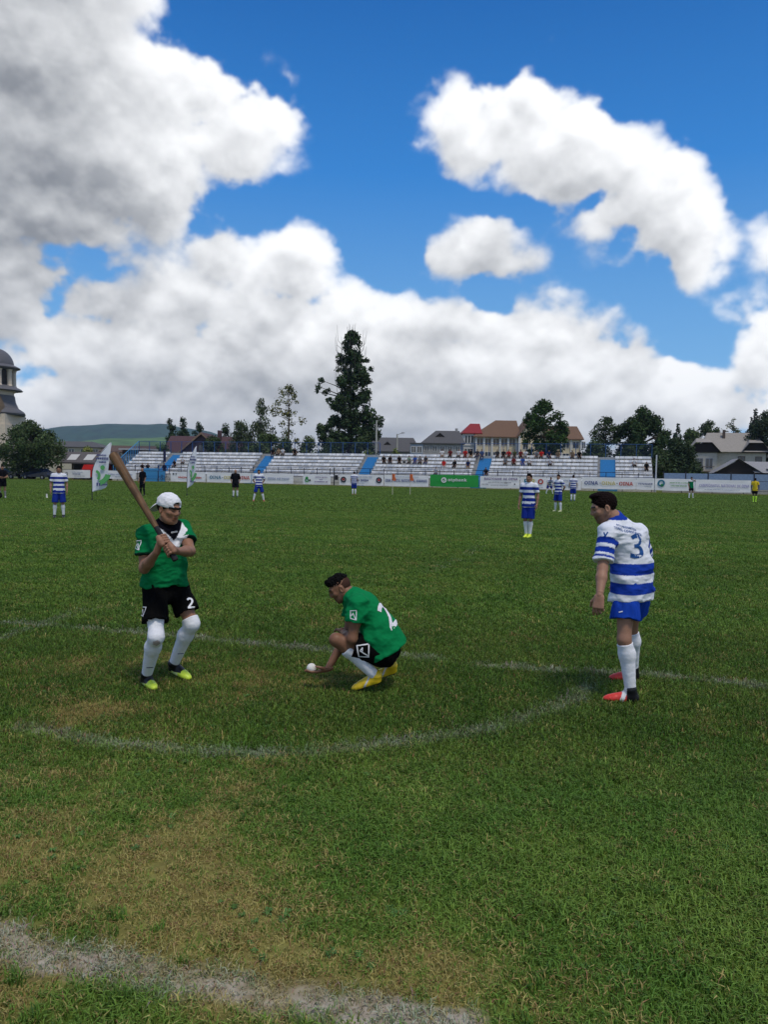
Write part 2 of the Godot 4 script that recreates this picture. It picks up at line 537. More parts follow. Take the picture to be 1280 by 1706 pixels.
func turf_color(x: float, z: float) -> Color:
	var straw := Color(0.40, 0.335, 0.115).lerp(Color(0.32, 0.225, 0.09), clampf(0.5 + 1.5 * fine_noise.get_noise_2d(x * 5.0, z * 5.0), 0, 1))
	return green_at(x, z).lerp(straw, straw_at(x, z))

func blade_color(x: float, z: float, r: RandomNumberGenerator) -> Color:
	if r.randf() < straw_at(x, z):
		return Color(0.46, 0.40, 0.14).lerp(Color(0.30, 0.205, 0.08), r.randf() * r.randf())
	return green_at(x, z, r.randf_range(-0.4, 0.4))

var chalk_map := PackedFloat32Array()
const CM_X := -6.0
const CM_Z := -9.6
const CM_STEP := 0.02
const CM_W := 600
const CM_H := 440

# how much chalk lies at a spot near the players: lines drawn once into a grid, broken up by wear
func draw_chalk() -> void:
	chalk_map.resize(CM_W * CM_H)
	for l: Array in CHALK:
		var pts: Array = l[2]
		for k in pts.size() - 1:
			var a := Vector2(pts[k][0], pts[k][1])
			var b := Vector2(pts[k + 1][0], pts[k + 1][1])
			var x0 := clampi(int((minf(a.x, b.x) - 0.3 - CM_X) / CM_STEP), 0, CM_W)
			var x1 := clampi(int((maxf(a.x, b.x) + 0.3 - CM_X) / CM_STEP), 0, CM_W)
			var z0 := clampi(int((minf(a.y, b.y) - 0.3 - CM_Z) / CM_STEP), 0, CM_H)
			var z1 := clampi(int((maxf(a.y, b.y) + 0.3 - CM_Z) / CM_STEP), 0, CM_H)
			for z in range(z0, z1):
				for x in range(x0, x1):
					var p := Vector2(CM_X + x * CM_STEP, CM_Z + z * CM_STEP)
					var q := Geometry2D.get_closest_point_to_segment(p, a, b)
					var wob := 1.0 + 0.7 * fine_noise.get_noise_2d(p.x * 5.0, p.y * 5.0)
					var v: float = l[1] * (1.0 - smoothstep(l[0] * 0.25 * wob, l[0] * 1.15 * wob, q.distance_to(p)))
					if v > chalk_map[z * CM_W + x]:
						chalk_map[z * CM_W + x] = v
	for z in CM_H:
		for x in CM_W:
			var i := z * CM_W + x
			if chalk_map[i] > 0.0:
				var p := Vector2(CM_X + x * CM_STEP, CM_Z + z * CM_STEP)
				chalk_map[i] *= smoothstep(-0.95 if p.y > -3.2 else -0.75, 0.15, turf_noise.get_noise_2d(p.x * 2.0 + 31.0, p.y * 2.0) + 0.5 * fine_noise.get_noise_2d(p.x * 4.0, p.y * 4.0))

func chalk_near(x: float, z: float) -> float:
	var i := int((x - CM_X) / CM_STEP)
	var j := int((z - CM_Z) / CM_STEP)
	if i < 0 or j < 0 or i >= CM_W or j >= CM_H:
		return 0.0
	return chalk_map[j * CM_W + i]

func tuft(blades: int, radius: float, tall: float, wide: float, seed_: int, lean := 1.05) -> ArrayMesh:
	var r := RandomNumberGenerator.new()
	r.seed = seed_
	var s := Shape.new()
	for k in blades:
		var a := r.randf() * TAU
		var rad := radius * sqrt(r.randf())
		var base := Vector3(cos(a) * rad, -0.004, sin(a) * rad)
		var h := tall * r.randf_range(0.45, 1.1)
		var dir := r.randf() * TAU
		var out := Vector3(cos(dir), 0, sin(dir))
		var lean_ := lean * r.randf_range(0.15, 1.0)
		var side := Vector3(-out.z, 0, out.x).rotated(Vector3.UP, r.randf_range(-0.9, 0.9))
		var w := wide * r.randf_range(0.6, 1.3)
		var mid := base + Vector3.UP * h * 0.62 + out * h * lean_ * 0.35
		var tip := base + Vector3.UP * h * (1.0 - 0.35 * lean_) + out * h * lean_
		var v := 0.34 + 1.45 * pow(r.randf(), 1.5)
		s.col = Color(v * r.randf_range(0.85, 1.2), v, v * r.randf_range(0.7, 1.2))
		if r.randf() < 0.07:
			s.col = Color(2.3 * v, 1.5 * v, 2.2 * v)
		s.quad(base - side * w * 0.5, base + side * w * 0.5, mid + side * w * 0.42, mid - side * w * 0.42)
		s.tri(mid - side * w * 0.42, mid + side * w * 0.42, tip)
	return s.commit()

func scatter(called: String, label: String, mesh: ArrayMesh, material: Material, places: Array, tints: PackedColorArray, category := "grass") -> void:
	var mm := MultiMesh.new()
	mm.transform_format = MultiMesh.TRANSFORM_3D
	mm.use_colors = true
	mm.mesh = mesh
	mm.instance_count = places.size()
	for i in places.size():
		mm.set_instance_transform(i, places[i])
		mm.set_instance_color(i, tints[i])
	var o := MultiMeshInstance3D.new()
	o.name = numbered(called)
	o.multimesh = mm
	o.material_override = material
	add_child(o)
	tag(o, label, category, "", "stuff")

func make_ground() -> void:
	turf_noise.seed = 11
	turf_noise.frequency = 0.55
	turf_noise.fractal_octaves = 4
	fine_noise.seed = 5
	fine_noise.frequency = 0.9
	fine_noise.fractal_octaves = 4
	draw_chalk()
	# land all round, out to the hills
	var land := Shape.new()
	land.quad(Vector3(-2400, -0.03, 300), Vector3(2400, -0.03, 300), Vector3(2400, -0.03, -3000), Vector3(-2400, -0.03, -3000))
	structure("ground", land.commit(), grained(Color(0.06, 0.085, 0.03), 0.3, 0.01, 0.95, 2))
	# the pitch: one sheet; soil and thatch under the blades, its colours laid out in metres
	var w := 140.0
	var d := 125.0
	var x0 := -75.0
	var z0 := -115.0
	var pitch := Shape.new()
	pitch.quad_uv(Vector3(x0, 0, z0 + d), Vector3(x0 + w, 0, z0 + d), Vector3(x0 + w, 0, z0), Vector3(x0, 0, z0), Rect2(0, 0, 1, 1))
	var n := 1024
	var px := PackedByteArray()
	px.resize(n * n * 3)
	for j in n:
		for i in n:
			var x := x0 + w * (i + 0.5) / n
			var z := z0 + d * (j + 0.5) / n
			var c := turf_color(x, z) * 0.46
			c = (c * (1.0 + 0.25 * fine_noise.get_noise_2d(x * 6.0, z * 6.0))).linear_to_srgb()
			var k := (j * n + i) * 3
			px[k] = int(clampf(c.r, 0, 1) * 255)
			px[k + 1] = int(clampf(c.g, 0, 1) * 255)
			px[k + 2] = int(clampf(c.b, 0, 1) * 255)
	var pm := StandardMaterial3D.new()
	pm.albedo_texture = ImageTexture.create_from_image(Image.create_from_data(n, n, false, Image.FORMAT_RGB8, px))
	pm.texture_repeat = false
	pm.roughness = 1.0
	pm.metallic_specular = 0.1
	structure("pitch", pitch.commit(), pm)
	# soil, thatch and chalk dust where the players stand, drawn finer
	var soil := Shape.new()
	soil.quad_uv(Vector3(-6, 0.004, -1), Vector3(6, 0.004, -1), Vector3(6, 0.004, -9), Vector3(-6, 0.004, -9), Rect2(0, 0, 1, 1))
	var nw := 900
	var nh := 600
	px.resize(nw * nh * 3)
	for j in nh:
		for i in nw:
			var x := -6.0 + 12.0 * (i + 0.5) / nw
			var z := -9.0 + 8.0 * (j + 0.5) / nh
			var g := fine_noise.get_noise_2d(x * 14.0, z * 14.0)
			var c := turf_color(x, z) * (0.36 + 0.22 * g + 0.20 * dry_at(x, z))
			var chalk := chalk_near(x, z)
			if chalk > 0.0:
				var patch := clampf(0.55 + 0.9 * g, 0.0, 1.0)
				if z > -3.2:
					c = c.lerp(Color(0.24, 0.18, 0.12) * (1.0 + 0.6 * g), clampf(chalk * 0.8, 0, 0.9))
				c = c.lerp(Color(0.44, 0.42, 0.36) if z < -3.2 else Color(0.44, 0.41, 0.35), clampf(chalk * patch * 0.72, 0.0, 0.70))
			c = c.linear_to_srgb()
			var k := (j * nw + i) * 3
			px[k] = int(clampf(c.r, 0, 1) * 255)
			px[k + 1] = int(clampf(c.g, 0, 1) * 255)
			px[k + 2] = int(clampf(c.b, 0, 1) * 255)
	var nm: StandardMaterial3D = pm.duplicate()
	nm.albedo_texture = ImageTexture.create_from_image(Image.create_from_data(nw, nh, false, Image.FORMAT_RGB8, px))
	structure("infield", soil.commit(), nm)
	print("pitch ", Time.get_ticks_msec())
	# grass in four belts: short single blades near, wider clumps farther out
	var gm := vmat(0.60, 0.34)
	gm.backlight_enabled = true
	gm.backlight = lin(0.46, 0.50, 0.18)
	var r := RandomNumberGenerator.new()
	r.seed = 99
	var belts := [[1.5, 4.4, 1150.0, 20, 0.055, 0.042, 0.0050], [4.4, 8.2, 640.0, 22, 0.075, 0.045, 0.0062], [8.2, 16.0, 210.0, 30, 0.13, 0.048, 0.0095], [16.0, 34.0, 52.0, 44, 0.27, 0.052, 0.017], [34.0, 104.0, 6.0, 60, 0.75, 0.06, 0.05]]
	for bi in belts.size():
		var b: Array = belts[bi]
		var near: float = b[0]
		var far: float = b[1]
		var per: float = b[2]
		for variant in 2:
			var mesh := tuft(b[3], b[4], b[5], b[6], 100 + bi * 7 + variant)
			var places := []
			var tints := PackedColorArray()
			var half := far * 1.12 * 0.56 + 1.3
			var count := int((far * 1.12 - maxf(1.5, near * 0.88)) * half * 2.0 * per / 2.0)
			for k in count:
				var z := -r.randf_range(maxf(1.5, near - 0.12 * near), far * 1.12)
				# neighbouring belts thin out into each other
				if r.randf() > clampf((-z / near - 0.88) / 0.24, 0.0, 1.0) and bi > 0 or r.randf() > clampf((1.12 + z / far) / 0.24, 0.0, 1.0):
					continue
				var x := r.randf_range(-half, half)
				if absf(x) > -z * 0.56 + 1.3 or 0.28 * x - 90.5 > z + 0.6:
					continue
				var bare := chalk_near(x, z) if -z < 9.0 else 0.0
				if r.randf() < bare * 0.30:
					continue
				var c := turf_color(x, z) if bi == 4 else blade_color(x, z, r)
				var worn := dry_at(x, z)
				var sc := r.randf_range(0.75, 1.25) * lerpf(1.05, 0.72, clampf(worn, 0, 1))
				var vary := 0.2 if bi < 3 else 0.12 if bi == 3 else 0.06
				c = c.lerp(Color(0.46, 0.48, 0.40), clampf(bare * r.randf_range(0.15, 1.0), 0.0, 0.85)) * r.randf_range(1.0 - vary, 1.0 + vary)
				places.append(Transform3D(Basis(Vector3.UP, r.randf() * TAU).scaled(Vector3(sc, sc * r.randf_range(0.8, 1.2), sc)), Vector3(x, 0, z)))
				tints.append(c)
			scatter("grass", ["short mown grass blades at the bottom of the field", "mown grass around the batter and the crouching player", "mown grass in the middle distance", "mown grass beyond the infield", "far mown grass up to the banners"][bi], mesh, gm, places, tints)
	# broad leaved weeds and rank clumps among the blades
	var weed := Shape.new()
	for k in 11:
		var a := TAU * k / 11.0 + r.randf_range(-0.2, 0.2)
		var out := Vector3(cos(a), 0, sin(a))
		var side := Vector3(-out.z, 0, out.x)
		var long := r.randf_range(0.03, 0.055)
		var v := r.randf_range(0.7, 1.35)
		weed.col = Color(v * 0.95, v, v)
		var m := out * long * 0.6 + Vector3.UP * r.randf_range(0.022, 0.04)
		var tip := out * long + Vector3.UP * r.randf_range(0.012, 0.03)
		weed.quad(out * 0.004 - side * 0.002, out * 0.004 + side * 0.002, m + side * 0.008, m - side * 0.008)
		weed.tri(m - side * 0.008, m + side * 0.008, tip)
	var rank := tuft(26, 0.035, 0.075, 0.0052, 431, 1.0)
	for kind in 2:
		var places := []
		var tints := PackedColorArray()
		for k in 2600:
			var z := -r.randf_range(1.7, 13.0)
			var x := r.randf_range(-1.0, 1.0) * (-z * 0.56 + 1.0)
			if fine_noise.get_noise_2d(x * 0.8 - 20.0 * kind, z * 0.8) < 0.10 or chalk_near(x, z) > 0.3:
				continue
			var sc := r.randf_range(0.28, 0.6) if kind == 0 else r.randf_range(0.5, 0.95)
			places.append(Transform3D(Basis(Vector3.UP, r.randf() * TAU).scaled(Vector3.ONE * sc), Vector3(x, 0.004, z)))
			tints.append((Color(0.115, 0.235, 0.060) if kind == 0 else Color(0.135, 0.270, 0.045)) * r.randf_range(0.75, 1.2))
		scatter("weeds" if kind == 0 else "rank_grass", "broad leaved weeds scattered through the turf" if kind == 0 else "taller rank grass clumps scattered through the turf", weed.commit() if kind == 0 else rank, gm, places, tints, "weeds" if kind == 0 else "grass")
	# chalk on the blades and crumbs of it on the soil, line by line
	var chalk_mesh := tuft(10, 0.05, 0.020, 0.0042, 400, 1.6)
	var cm := vmat(0.9, 0.2)
	for l: Array in CHALK:
		var pts: Array = l[2]
		var places := []
		var tints := PackedColorArray()
		for k in pts.size() - 1:
			var a := Vector2(pts[k][0], pts[k][1])
			var e := Vector2(pts[k + 1][0], pts[k + 1][1])
			var long := a.distance_to(e)
			var side := (e - a).orthogonal().normalized()
			var far := -(a.y + e.y) / 2.0
			var per: float = 95.0 * l[1] * (1.0 if far < 12.0 else 0.8)
			for j in int(long * per):
				var p: Vector2 = a.lerp(e, r.randf()) + side * r.randfn(0.0, 0.45) * l[0]
				var patch := 0.5 + 0.9 * fine_noise.get_noise_2d(p.x * 2.2, p.y * 2.2) + 0.5 * turf_noise.get_noise_2d(p.x * 2.0 + 9.0, p.y * 2.0)
				if r.randf() > patch * 1.15:
					continue
				var sc := r.randf_range(0.6, 1.2) * (1.0 if far < 12.0 else 3.2)
				places.append(Transform3D(Basis(Vector3.UP, r.randf() * TAU).scaled(Vector3(sc, sc * r.randf_range(0.7, 1.1), sc)), Vector3(p.x, 0.004, p.y)))
				var white := Color(0.40, 0.43, 0.36).lerp(Color(0.15, 0.23, 0.08), sqrt(r.randf()))
				if l[4] == 3:
					white = Color(0.42, 0.40, 0.34).lerp(Color(0.20, 0.21, 0.12), sqrt(r.randf()))
				tints.append(white)
		scatter("chalk_line", l[3], chalk_mesh, cm, places, tints, "chalk line")
	print("grass ", Time.get_ticks_msec())


# ---------------------------------------------------------------- rounded bodies: distances on a grid, meshed as surface nets
class Field:
	var o: Vector3
	var h: float
	var nx: int
	var ny: int
	var nz: int
	var d := PackedFloat32Array()

	func _init(lo: Vector3, hi: Vector3, cell: float) -> void:
		o = lo
		h = cell
		nx = int((hi.x - lo.x) / cell) + 2
		ny = int((hi.y - lo.y) / cell) + 2
		nz = int((hi.z - lo.z) / cell) + 2
		d.resize(nx * ny * nz)
		d.fill(1.0)

	# tapered capsule, joined smoothly; axis/flat squeeze it along one direction; ends: 1 flat at b, 2 flat at a, 3 both
	func cap(a: Vector3, b: Vector3, ra: float, rb: float, k := 0.03, axis := Vector3.ZERO, flat := 1.0, ends := 0) -> void:
		var r := maxf(ra, rb) * maxf(1.0, 1.0 / flat) + k + 2.5 * h
		var lo := Vector3(minf(a.x, b.x), minf(a.y, b.y), minf(a.z, b.z)) - Vector3.ONE * r
		var hi := Vector3(maxf(a.x, b.x), maxf(a.y, b.y), maxf(a.z, b.z)) + Vector3.ONE * r
		var x0 := maxi(0, int((lo.x - o.x) / h))
		var x1 := mini(nx - 1, int((hi.x - o.x) / h) + 1)
		var y0 := maxi(0, int((lo.y - o.y) / h))
		var y1 := mini(ny - 1, int((hi.y - o.y) / h) + 1)
		var z0 := maxi(0, int((lo.z - o.z) / h))
		var z1 := mini(nz - 1, int((hi.z - o.z) / h) + 1)
		var ba := b - a
		var bb := maxf(ba.length_squared(), 1e-9)
		var long := sqrt(bb)
		for z in range(z0, z1 + 1):
			for y in range(y0, y1 + 1):
				var i := (z * ny + y) * nx + x0
				for x in range(x0, x1 + 1):
					var pa := o + Vector3(x, y, z) * h - a
					var raw := pa.dot(ba) / bb
					if flat != 1.0:
						pa += axis * (pa.dot(axis) * (flat - 1.0))
					var t := clampf(pa.dot(ba) / bb, 0.0, 1.0)
					var s := (pa - ba * t).length() - lerpf(ra, rb, t)
					if ends & 1:
						s = maxf(s, (raw - 1.0) * long)
					if ends & 2:
						s = maxf(s, -raw * long)
					var e := d[i]
					if k > 0.0:
						var m := maxf(k - absf(s - e), 0.0) / k
						d[i] = minf(s, e) - m * m * k * 0.25
					else:
						d[i] = minf(s, e)
					i += 1

	func ball(c: Vector3, radii: Vector3, basis := Basis.IDENTITY, k := 0.02, carve := false) -> void:
		var r := maxf(radii.x, maxf(radii.y, radii.z)) + k + 2.5 * h
		var x0 := maxi(0, int((c.x - r - o.x) / h))
		var x1 := mini(nx - 1, int((c.x + r - o.x) / h) + 1)
		var y0 := maxi(0, int((c.y - r - o.y) / h))
		var y1 := mini(ny - 1, int((c.y + r - o.y) / h) + 1)
		var z0 := maxi(0, int((c.z - r - o.z) / h))
		var z1 := mini(nz - 1, int((c.z + r - o.z) / h) + 1)
		var inv := basis.inverse()
		for z in range(z0, z1 + 1):
			for y in range(y0, y1 + 1):
				var i := (z * ny + y) * nx + x0
				for x in range(x0, x1 + 1):
					var p := inv * (o + Vector3(x, y, z) * h - c)
					var q := p / radii
					var k0 := q.length()
					var k1 := (q / radii).length()
					var s := k0 * (k0 - 1.0) / maxf(k1, 1e-6)
					if k0 < 1e-5:
						s = -minf(radii.x, minf(radii.y, radii.z))
					var e := d[i]
					if carve:
						s = -s
						var m := maxf(k - absf(s - e), 0.0) / k
						d[i] = maxf(s, e) + m * m * k * 0.25
					else:
						var m := maxf(k - absf(s - e), 0.0) / k
						d[i] = minf(s, e) - m * m * k * 0.25
					i += 1

	# keep only what lies behind a plane
	func cut(at: Vector3, normal: Vector3) -> void:
		var i := 0
		for z in nz:
			for y in ny:
				for x in nx:
					if d[i] < 0.2:
						d[i] = maxf(d[i], (o + Vector3(x, y, z) * h - at).dot(normal))
					i += 1

	func rough(noise: FastNoiseLite, amount: float, scale: Vector3) -> void:
		var i := 0
		var near := 3.5 * h + amount
		for z in nz:
			for y in ny:
				for x in nx:
					if absf(d[i]) < near:
						d[i] += amount * noise.get_noise_3dv((o + Vector3(x, y, z) * h) * scale)
					i += 1

	func sample(p: Vector3) -> float:
		var q := (p - o) / h
		var x := clampi(int(q.x), 0, nx - 2)
		var y := clampi(int(q.y), 0, ny - 2)
		var z := clampi(int(q.z), 0, nz - 2)
		var f := Vector3(clampf(q.x - x, 0, 1), clampf(q.y - y, 0, 1), clampf(q.z - z, 0, 1))
		var i := (z * ny + y) * nx + x
		var j := i + nx * ny
		var a := lerpf(lerpf(d[i], d[i + 1], f.x), lerpf(d[i + nx], d[i + nx + 1], f.x), f.y)
		var b := lerpf(lerpf(d[j], d[j + 1], f.x), lerpf(d[j + nx], d[j + nx + 1], f.x), f.y)
		return lerpf(a, b, f.z)

class Net:
	var v := PackedVector3Array()
	var n := PackedVector3Array()
	var c := PackedColorArray()
	var idx := PackedInt32Array()

	func add(f: Field, tint: Callable) -> void:
		var nx := f.nx
		var ny := f.ny
		var nz := f.nz
		var d := f.d
		var h := f.h
		var map := PackedInt32Array()
		map.resize(d.size())
		map.fill(-1)
		var dy := nx
		var dz := nx * ny
		var near := 3.5 * h
		for z in nz - 1:
			for y in ny - 1:
				var i := (z * ny + y) * nx - 1
				for x in nx - 1:
					i += 1
					var a0 := d[i]
					if a0 > near or a0 < -near:
						continue
					var a1 := d[i + 1]
					var a2 := d[i + dy]
					var a3 := d[i + dy + 1]
					var a4 := d[i + dz]
					var a5 := d[i + dz + 1]
					var a6 := d[i + dz + dy]
					var a7 := d[i + dz + dy + 1]
					var lo := minf(minf(minf(a0, a1), minf(a2, a3)), minf(minf(a4, a5), minf(a6, a7)))
					var hi := maxf(maxf(maxf(a0, a1), maxf(a2, a3)), maxf(maxf(a4, a5), maxf(a6, a7)))
					if lo >= 0.0 or hi < 0.0:
						continue
					var s := Vector3.ZERO
					var count := 0
					if (a0 < 0.0) != (a1 < 0.0):
						s += Vector3(a0 / (a0 - a1), 0, 0); count += 1
					if (a2 < 0.0) != (a3 < 0.0):
						s += Vector3(a2 / (a2 - a3), 1, 0); count += 1
					if (a4 < 0.0) != (a5 < 0.0):
						s += Vector3(a4 / (a4 - a5), 0, 1); count += 1
					if (a6 < 0.0) != (a7 < 0.0):
						s += Vector3(a6 / (a6 - a7), 1, 1); count += 1
					if (a0 < 0.0) != (a2 < 0.0):
						s += Vector3(0, a0 / (a0 - a2), 0); count += 1
					if (a1 < 0.0) != (a3 < 0.0):
						s += Vector3(1, a1 / (a1 - a3), 0); count += 1
					if (a4 < 0.0) != (a6 < 0.0):
						s += Vector3(0, a4 / (a4 - a6), 1); count += 1
					if (a5 < 0.0) != (a7 < 0.0):
						s += Vector3(1, a5 / (a5 - a7), 1); count += 1
					if (a0 < 0.0) != (a4 < 0.0):
						s += Vector3(0, 0, a0 / (a0 - a4)); count += 1
					if (a1 < 0.0) != (a5 < 0.0):
						s += Vector3(1, 0, a1 / (a1 - a5)); count += 1
					if (a2 < 0.0) != (a6 < 0.0):
						s += Vector3(0, 1, a2 / (a2 - a6)); count += 1
					if (a3 < 0.0) != (a7 < 0.0):
						s += Vector3(1, 1, a3 / (a3 - a7)); count += 1
					var p := f.o + (Vector3(x, y, z) + s / count) * h
					map[i] = v.size()
					v.append(p)
					var g := Vector3(a1 + a3 + a5 + a7 - a0 - a2 - a4 - a6, a2 + a3 + a6 + a7 - a0 - a1 - a4 - a5, a4 + a5 + a6 + a7 - a0 - a1 - a2 - a3)
					n.append(g.normalized())
					c.append(tint.call(p))
		for z in range(1, nz - 1):
			for y in range(1, ny - 1):
				var i := (z * ny + y) * nx
				for x in range(1, nx - 1):
					i += 1
					if map[i] < 0:
						continue
					var inside := d[i] < 0.0
					if inside != (d[i + 1] < 0.0):
						face(map[i], map[i - dy], map[i - dy - dz], map[i - dz], inside)
					if inside != (d[i + dy] < 0.0):
						face(map[i], map[i - dz], map[i - dz - 1], map[i - 1], inside)
					if inside != (d[i + dz] < 0.0):
						face(map[i], map[i - 1], map[i - 1 - dy], map[i - dy], inside)

	func face(p: int, q: int, r: int, s: int, inside: bool) -> void:
		if p < 0 or q < 0 or r < 0 or s < 0:
			return
		if not inside:
			idx.append(p); idx.append(q); idx.append(r); idx.append(p); idx.append(r); idx.append(s)
		else:
			idx.append(p); idx.append(r); idx.append(q); idx.append(p); idx.append(s); idx.append(r)

	func commit() -> ArrayMesh:
		var m := ArrayMesh.new()
		if v.is_empty():
			return m
		var arr := []
		arr.resize(Mesh.ARRAY_MAX)
		arr[Mesh.ARRAY_VERTEX] = v
		arr[Mesh.ARRAY_NORMAL] = n
		arr[Mesh.ARRAY_COLOR] = c
		arr[Mesh.ARRAY_INDEX] = idx
		m.add_surface_from_arrays(Mesh.PRIMITIVE_TRIANGLES, arr)
		return m

func skin_of(f: Field, tint: Callable) -> ArrayMesh:
	var s := Net.new()
	s.add(f, tint)
	return s.commit()

func flat_tint(c: Color) -> Callable:
	return func(_p: Vector3) -> Color: return c

# ---- prints: flat letters and strokes laid onto a garment, split fine enough to follow it
func lay(tris: PackedVector2Array, f: Field, at: Vector3, normal: Vector3, up: Vector3, fine := 0.008, lift := 0.0040) -> ArrayMesh:
	var right := up.cross(normal).normalized()
	up = normal.cross(right).normalized()
	var work := tris.duplicate()
	var s := Shape.new()
	var k := 0
	while k < work.size():
		var a := work[k]
		var b := work[k + 1]
		var c := work[k + 2]
		k += 3
		var lab := a.distance_to(b)
		var lbc := b.distance_to(c)
		var lca := c.distance_to(a)
		var most := maxf(lab, maxf(lbc, lca))
		if most > fine:
			if most == lab:
				var m := (a + b) / 2.0
				work.append_array([a, m, c, m, b, c])
			elif most == lbc:
				var m := (b + c) / 2.0
				work.append_array([a, b, m, a, m, c])
			else:
				var m := (c + a) / 2.0
				work.append_array([a, b, m, m, b, c])
			continue
		var out := []
		for q: Vector2 in [a, b, c]:
			var p := at + right * q.x + up * q.y + normal * 0.16
			var hit := false
			for step in 60:
				var e := f.sample(p) - lift
				if e < 0.0006:
					hit = true
					break
				p -= normal * clampf(e * 0.8, 0.0006, 0.01)
			if hit:
				out.append(p)
		if out.size() == 3:
			if (out[1] - out[0]).cross(out[2] - out[0]).dot(normal) < 0.0:
				out.reverse()
			s.tri(out[0], out[1], out[2])
	return s.commit()

func text_tris(text: String, tall: float, bold := true) -> PackedVector2Array:
	var font := SystemFont.new()
	font.font_names = PackedStringArray(["Droid Sans"])
	font.font_weight = 700 if bold else 400
	var tm := TextMesh.new()
	tm.font = font
	tm.text = text
	tm.font_size = 64
	tm.pixel_size = 0.01
	tm.depth = 0.0
	tm.curve_step = 2.0
	var arr := tm.surface_get_arrays(0)
	var vs: PackedVector3Array = arr[Mesh.ARRAY_VERTEX]
	var ix = arr[Mesh.ARRAY_INDEX]
	var lo := Vector3(1e9, 1e9, 0)
	var hi := -lo
	for p in vs:
		lo = lo.min(p)
		hi = hi.max(p)
	var mid := (lo + hi) / 2.0
	var sc := tall / maxf(hi.y - lo.y, 1e-6)
	var out := PackedVector2Array()
	for j in (ix.size() if ix != null and ix.size() > 0 else vs.size()):
		var p: Vector3 = vs[ix[j] if ix != null and ix.size() > 0 else j]
		out.append(Vector2((p.x - mid.x) * sc, (p.y - mid.y) * sc))
	return out

func stroke_tris(lines: Array, width: float) -> PackedVector2Array:
	var out := PackedVector2Array()
	for l: Array in lines:
		for k in l.size() - 1:
			var a := Vector2(l[k][0], l[k][1])
			var b := Vector2(l[k + 1][0], l[k + 1][1])
			var dir := (b - a).normalized()
			var side := dir.orthogonal() * width / 2.0
			a -= dir * width * 0.4
			b += dir * width * 0.4
			out.append_array([a - side, b - side, b + side, a - side, b + side, a + side])
	return out


# ---------------------------------------------------------------- people
var fold_noise := FastNoiseLite.new()
var hair_noise := FastNoiseLite.new()
var crease_noise := FastNoiseLite.new()
var cloth_mat: StandardMaterial3D
var skin_mat: StandardMaterial3D
var hair_mat: StandardMaterial3D
var shoe_mat: StandardMaterial3D
var print_white: StandardMaterial3D

func people_mats() -> void:
	fold_noise.seed = 8
	fold_noise.frequency = 1.0
	fold_noise.fractal_octaves = 3
	crease_noise.seed = 17
	crease_noise.frequency = 1.0
	crease_noise.fractal_type = FastNoiseLite.FRACTAL_RIDGED
	crease_noise.fractal_octaves = 2
	hair_noise.seed = 4
	hair_noise.frequency = 60.0
	hair_noise.fractal_octaves = 2
	var weave := noise_tex(256, 0.06, 4, Color(0.86, 0.86, 0.86), Color(1.0, 1.0, 1.0), 21)
	cloth_mat = vmat(0.88, 0.16, weave, 3.0)
	skin_mat = vmat(0.52, 0.4, noise_tex(256, 0.05, 4, Color(0.84, 0.80, 0.78), Color(1.0, 1.0, 1.0), 23), 4.0)
	skin_mat.subsurf_scatter_enabled = false
	hair_mat = vmat(0.75, 0.18)
	shoe_mat = vmat(0.4, 0.45)
	print_white = mat(Color(0.72, 0.73, 0.76), 0.7)

func bounds(points: Array, pad: float) -> Array:
	var lo := Vector3(1e9, 1e9, 1e9)
	var hi := -lo
	for p: Vector3 in points:
		lo = lo.min(p)
		hi = hi.max(p)
	return [lo - Vector3.ONE * pad, hi + Vector3.ONE * pad]

# frame of a head: x to its left side, y up, z forward
func frame(fwd: Vector3, up: Vector3) -> Basis:
	var z := fwd.normalized()
	var x := up.cross(z).normalized()
	return Basis(x, z.cross(x).normalized(), z)

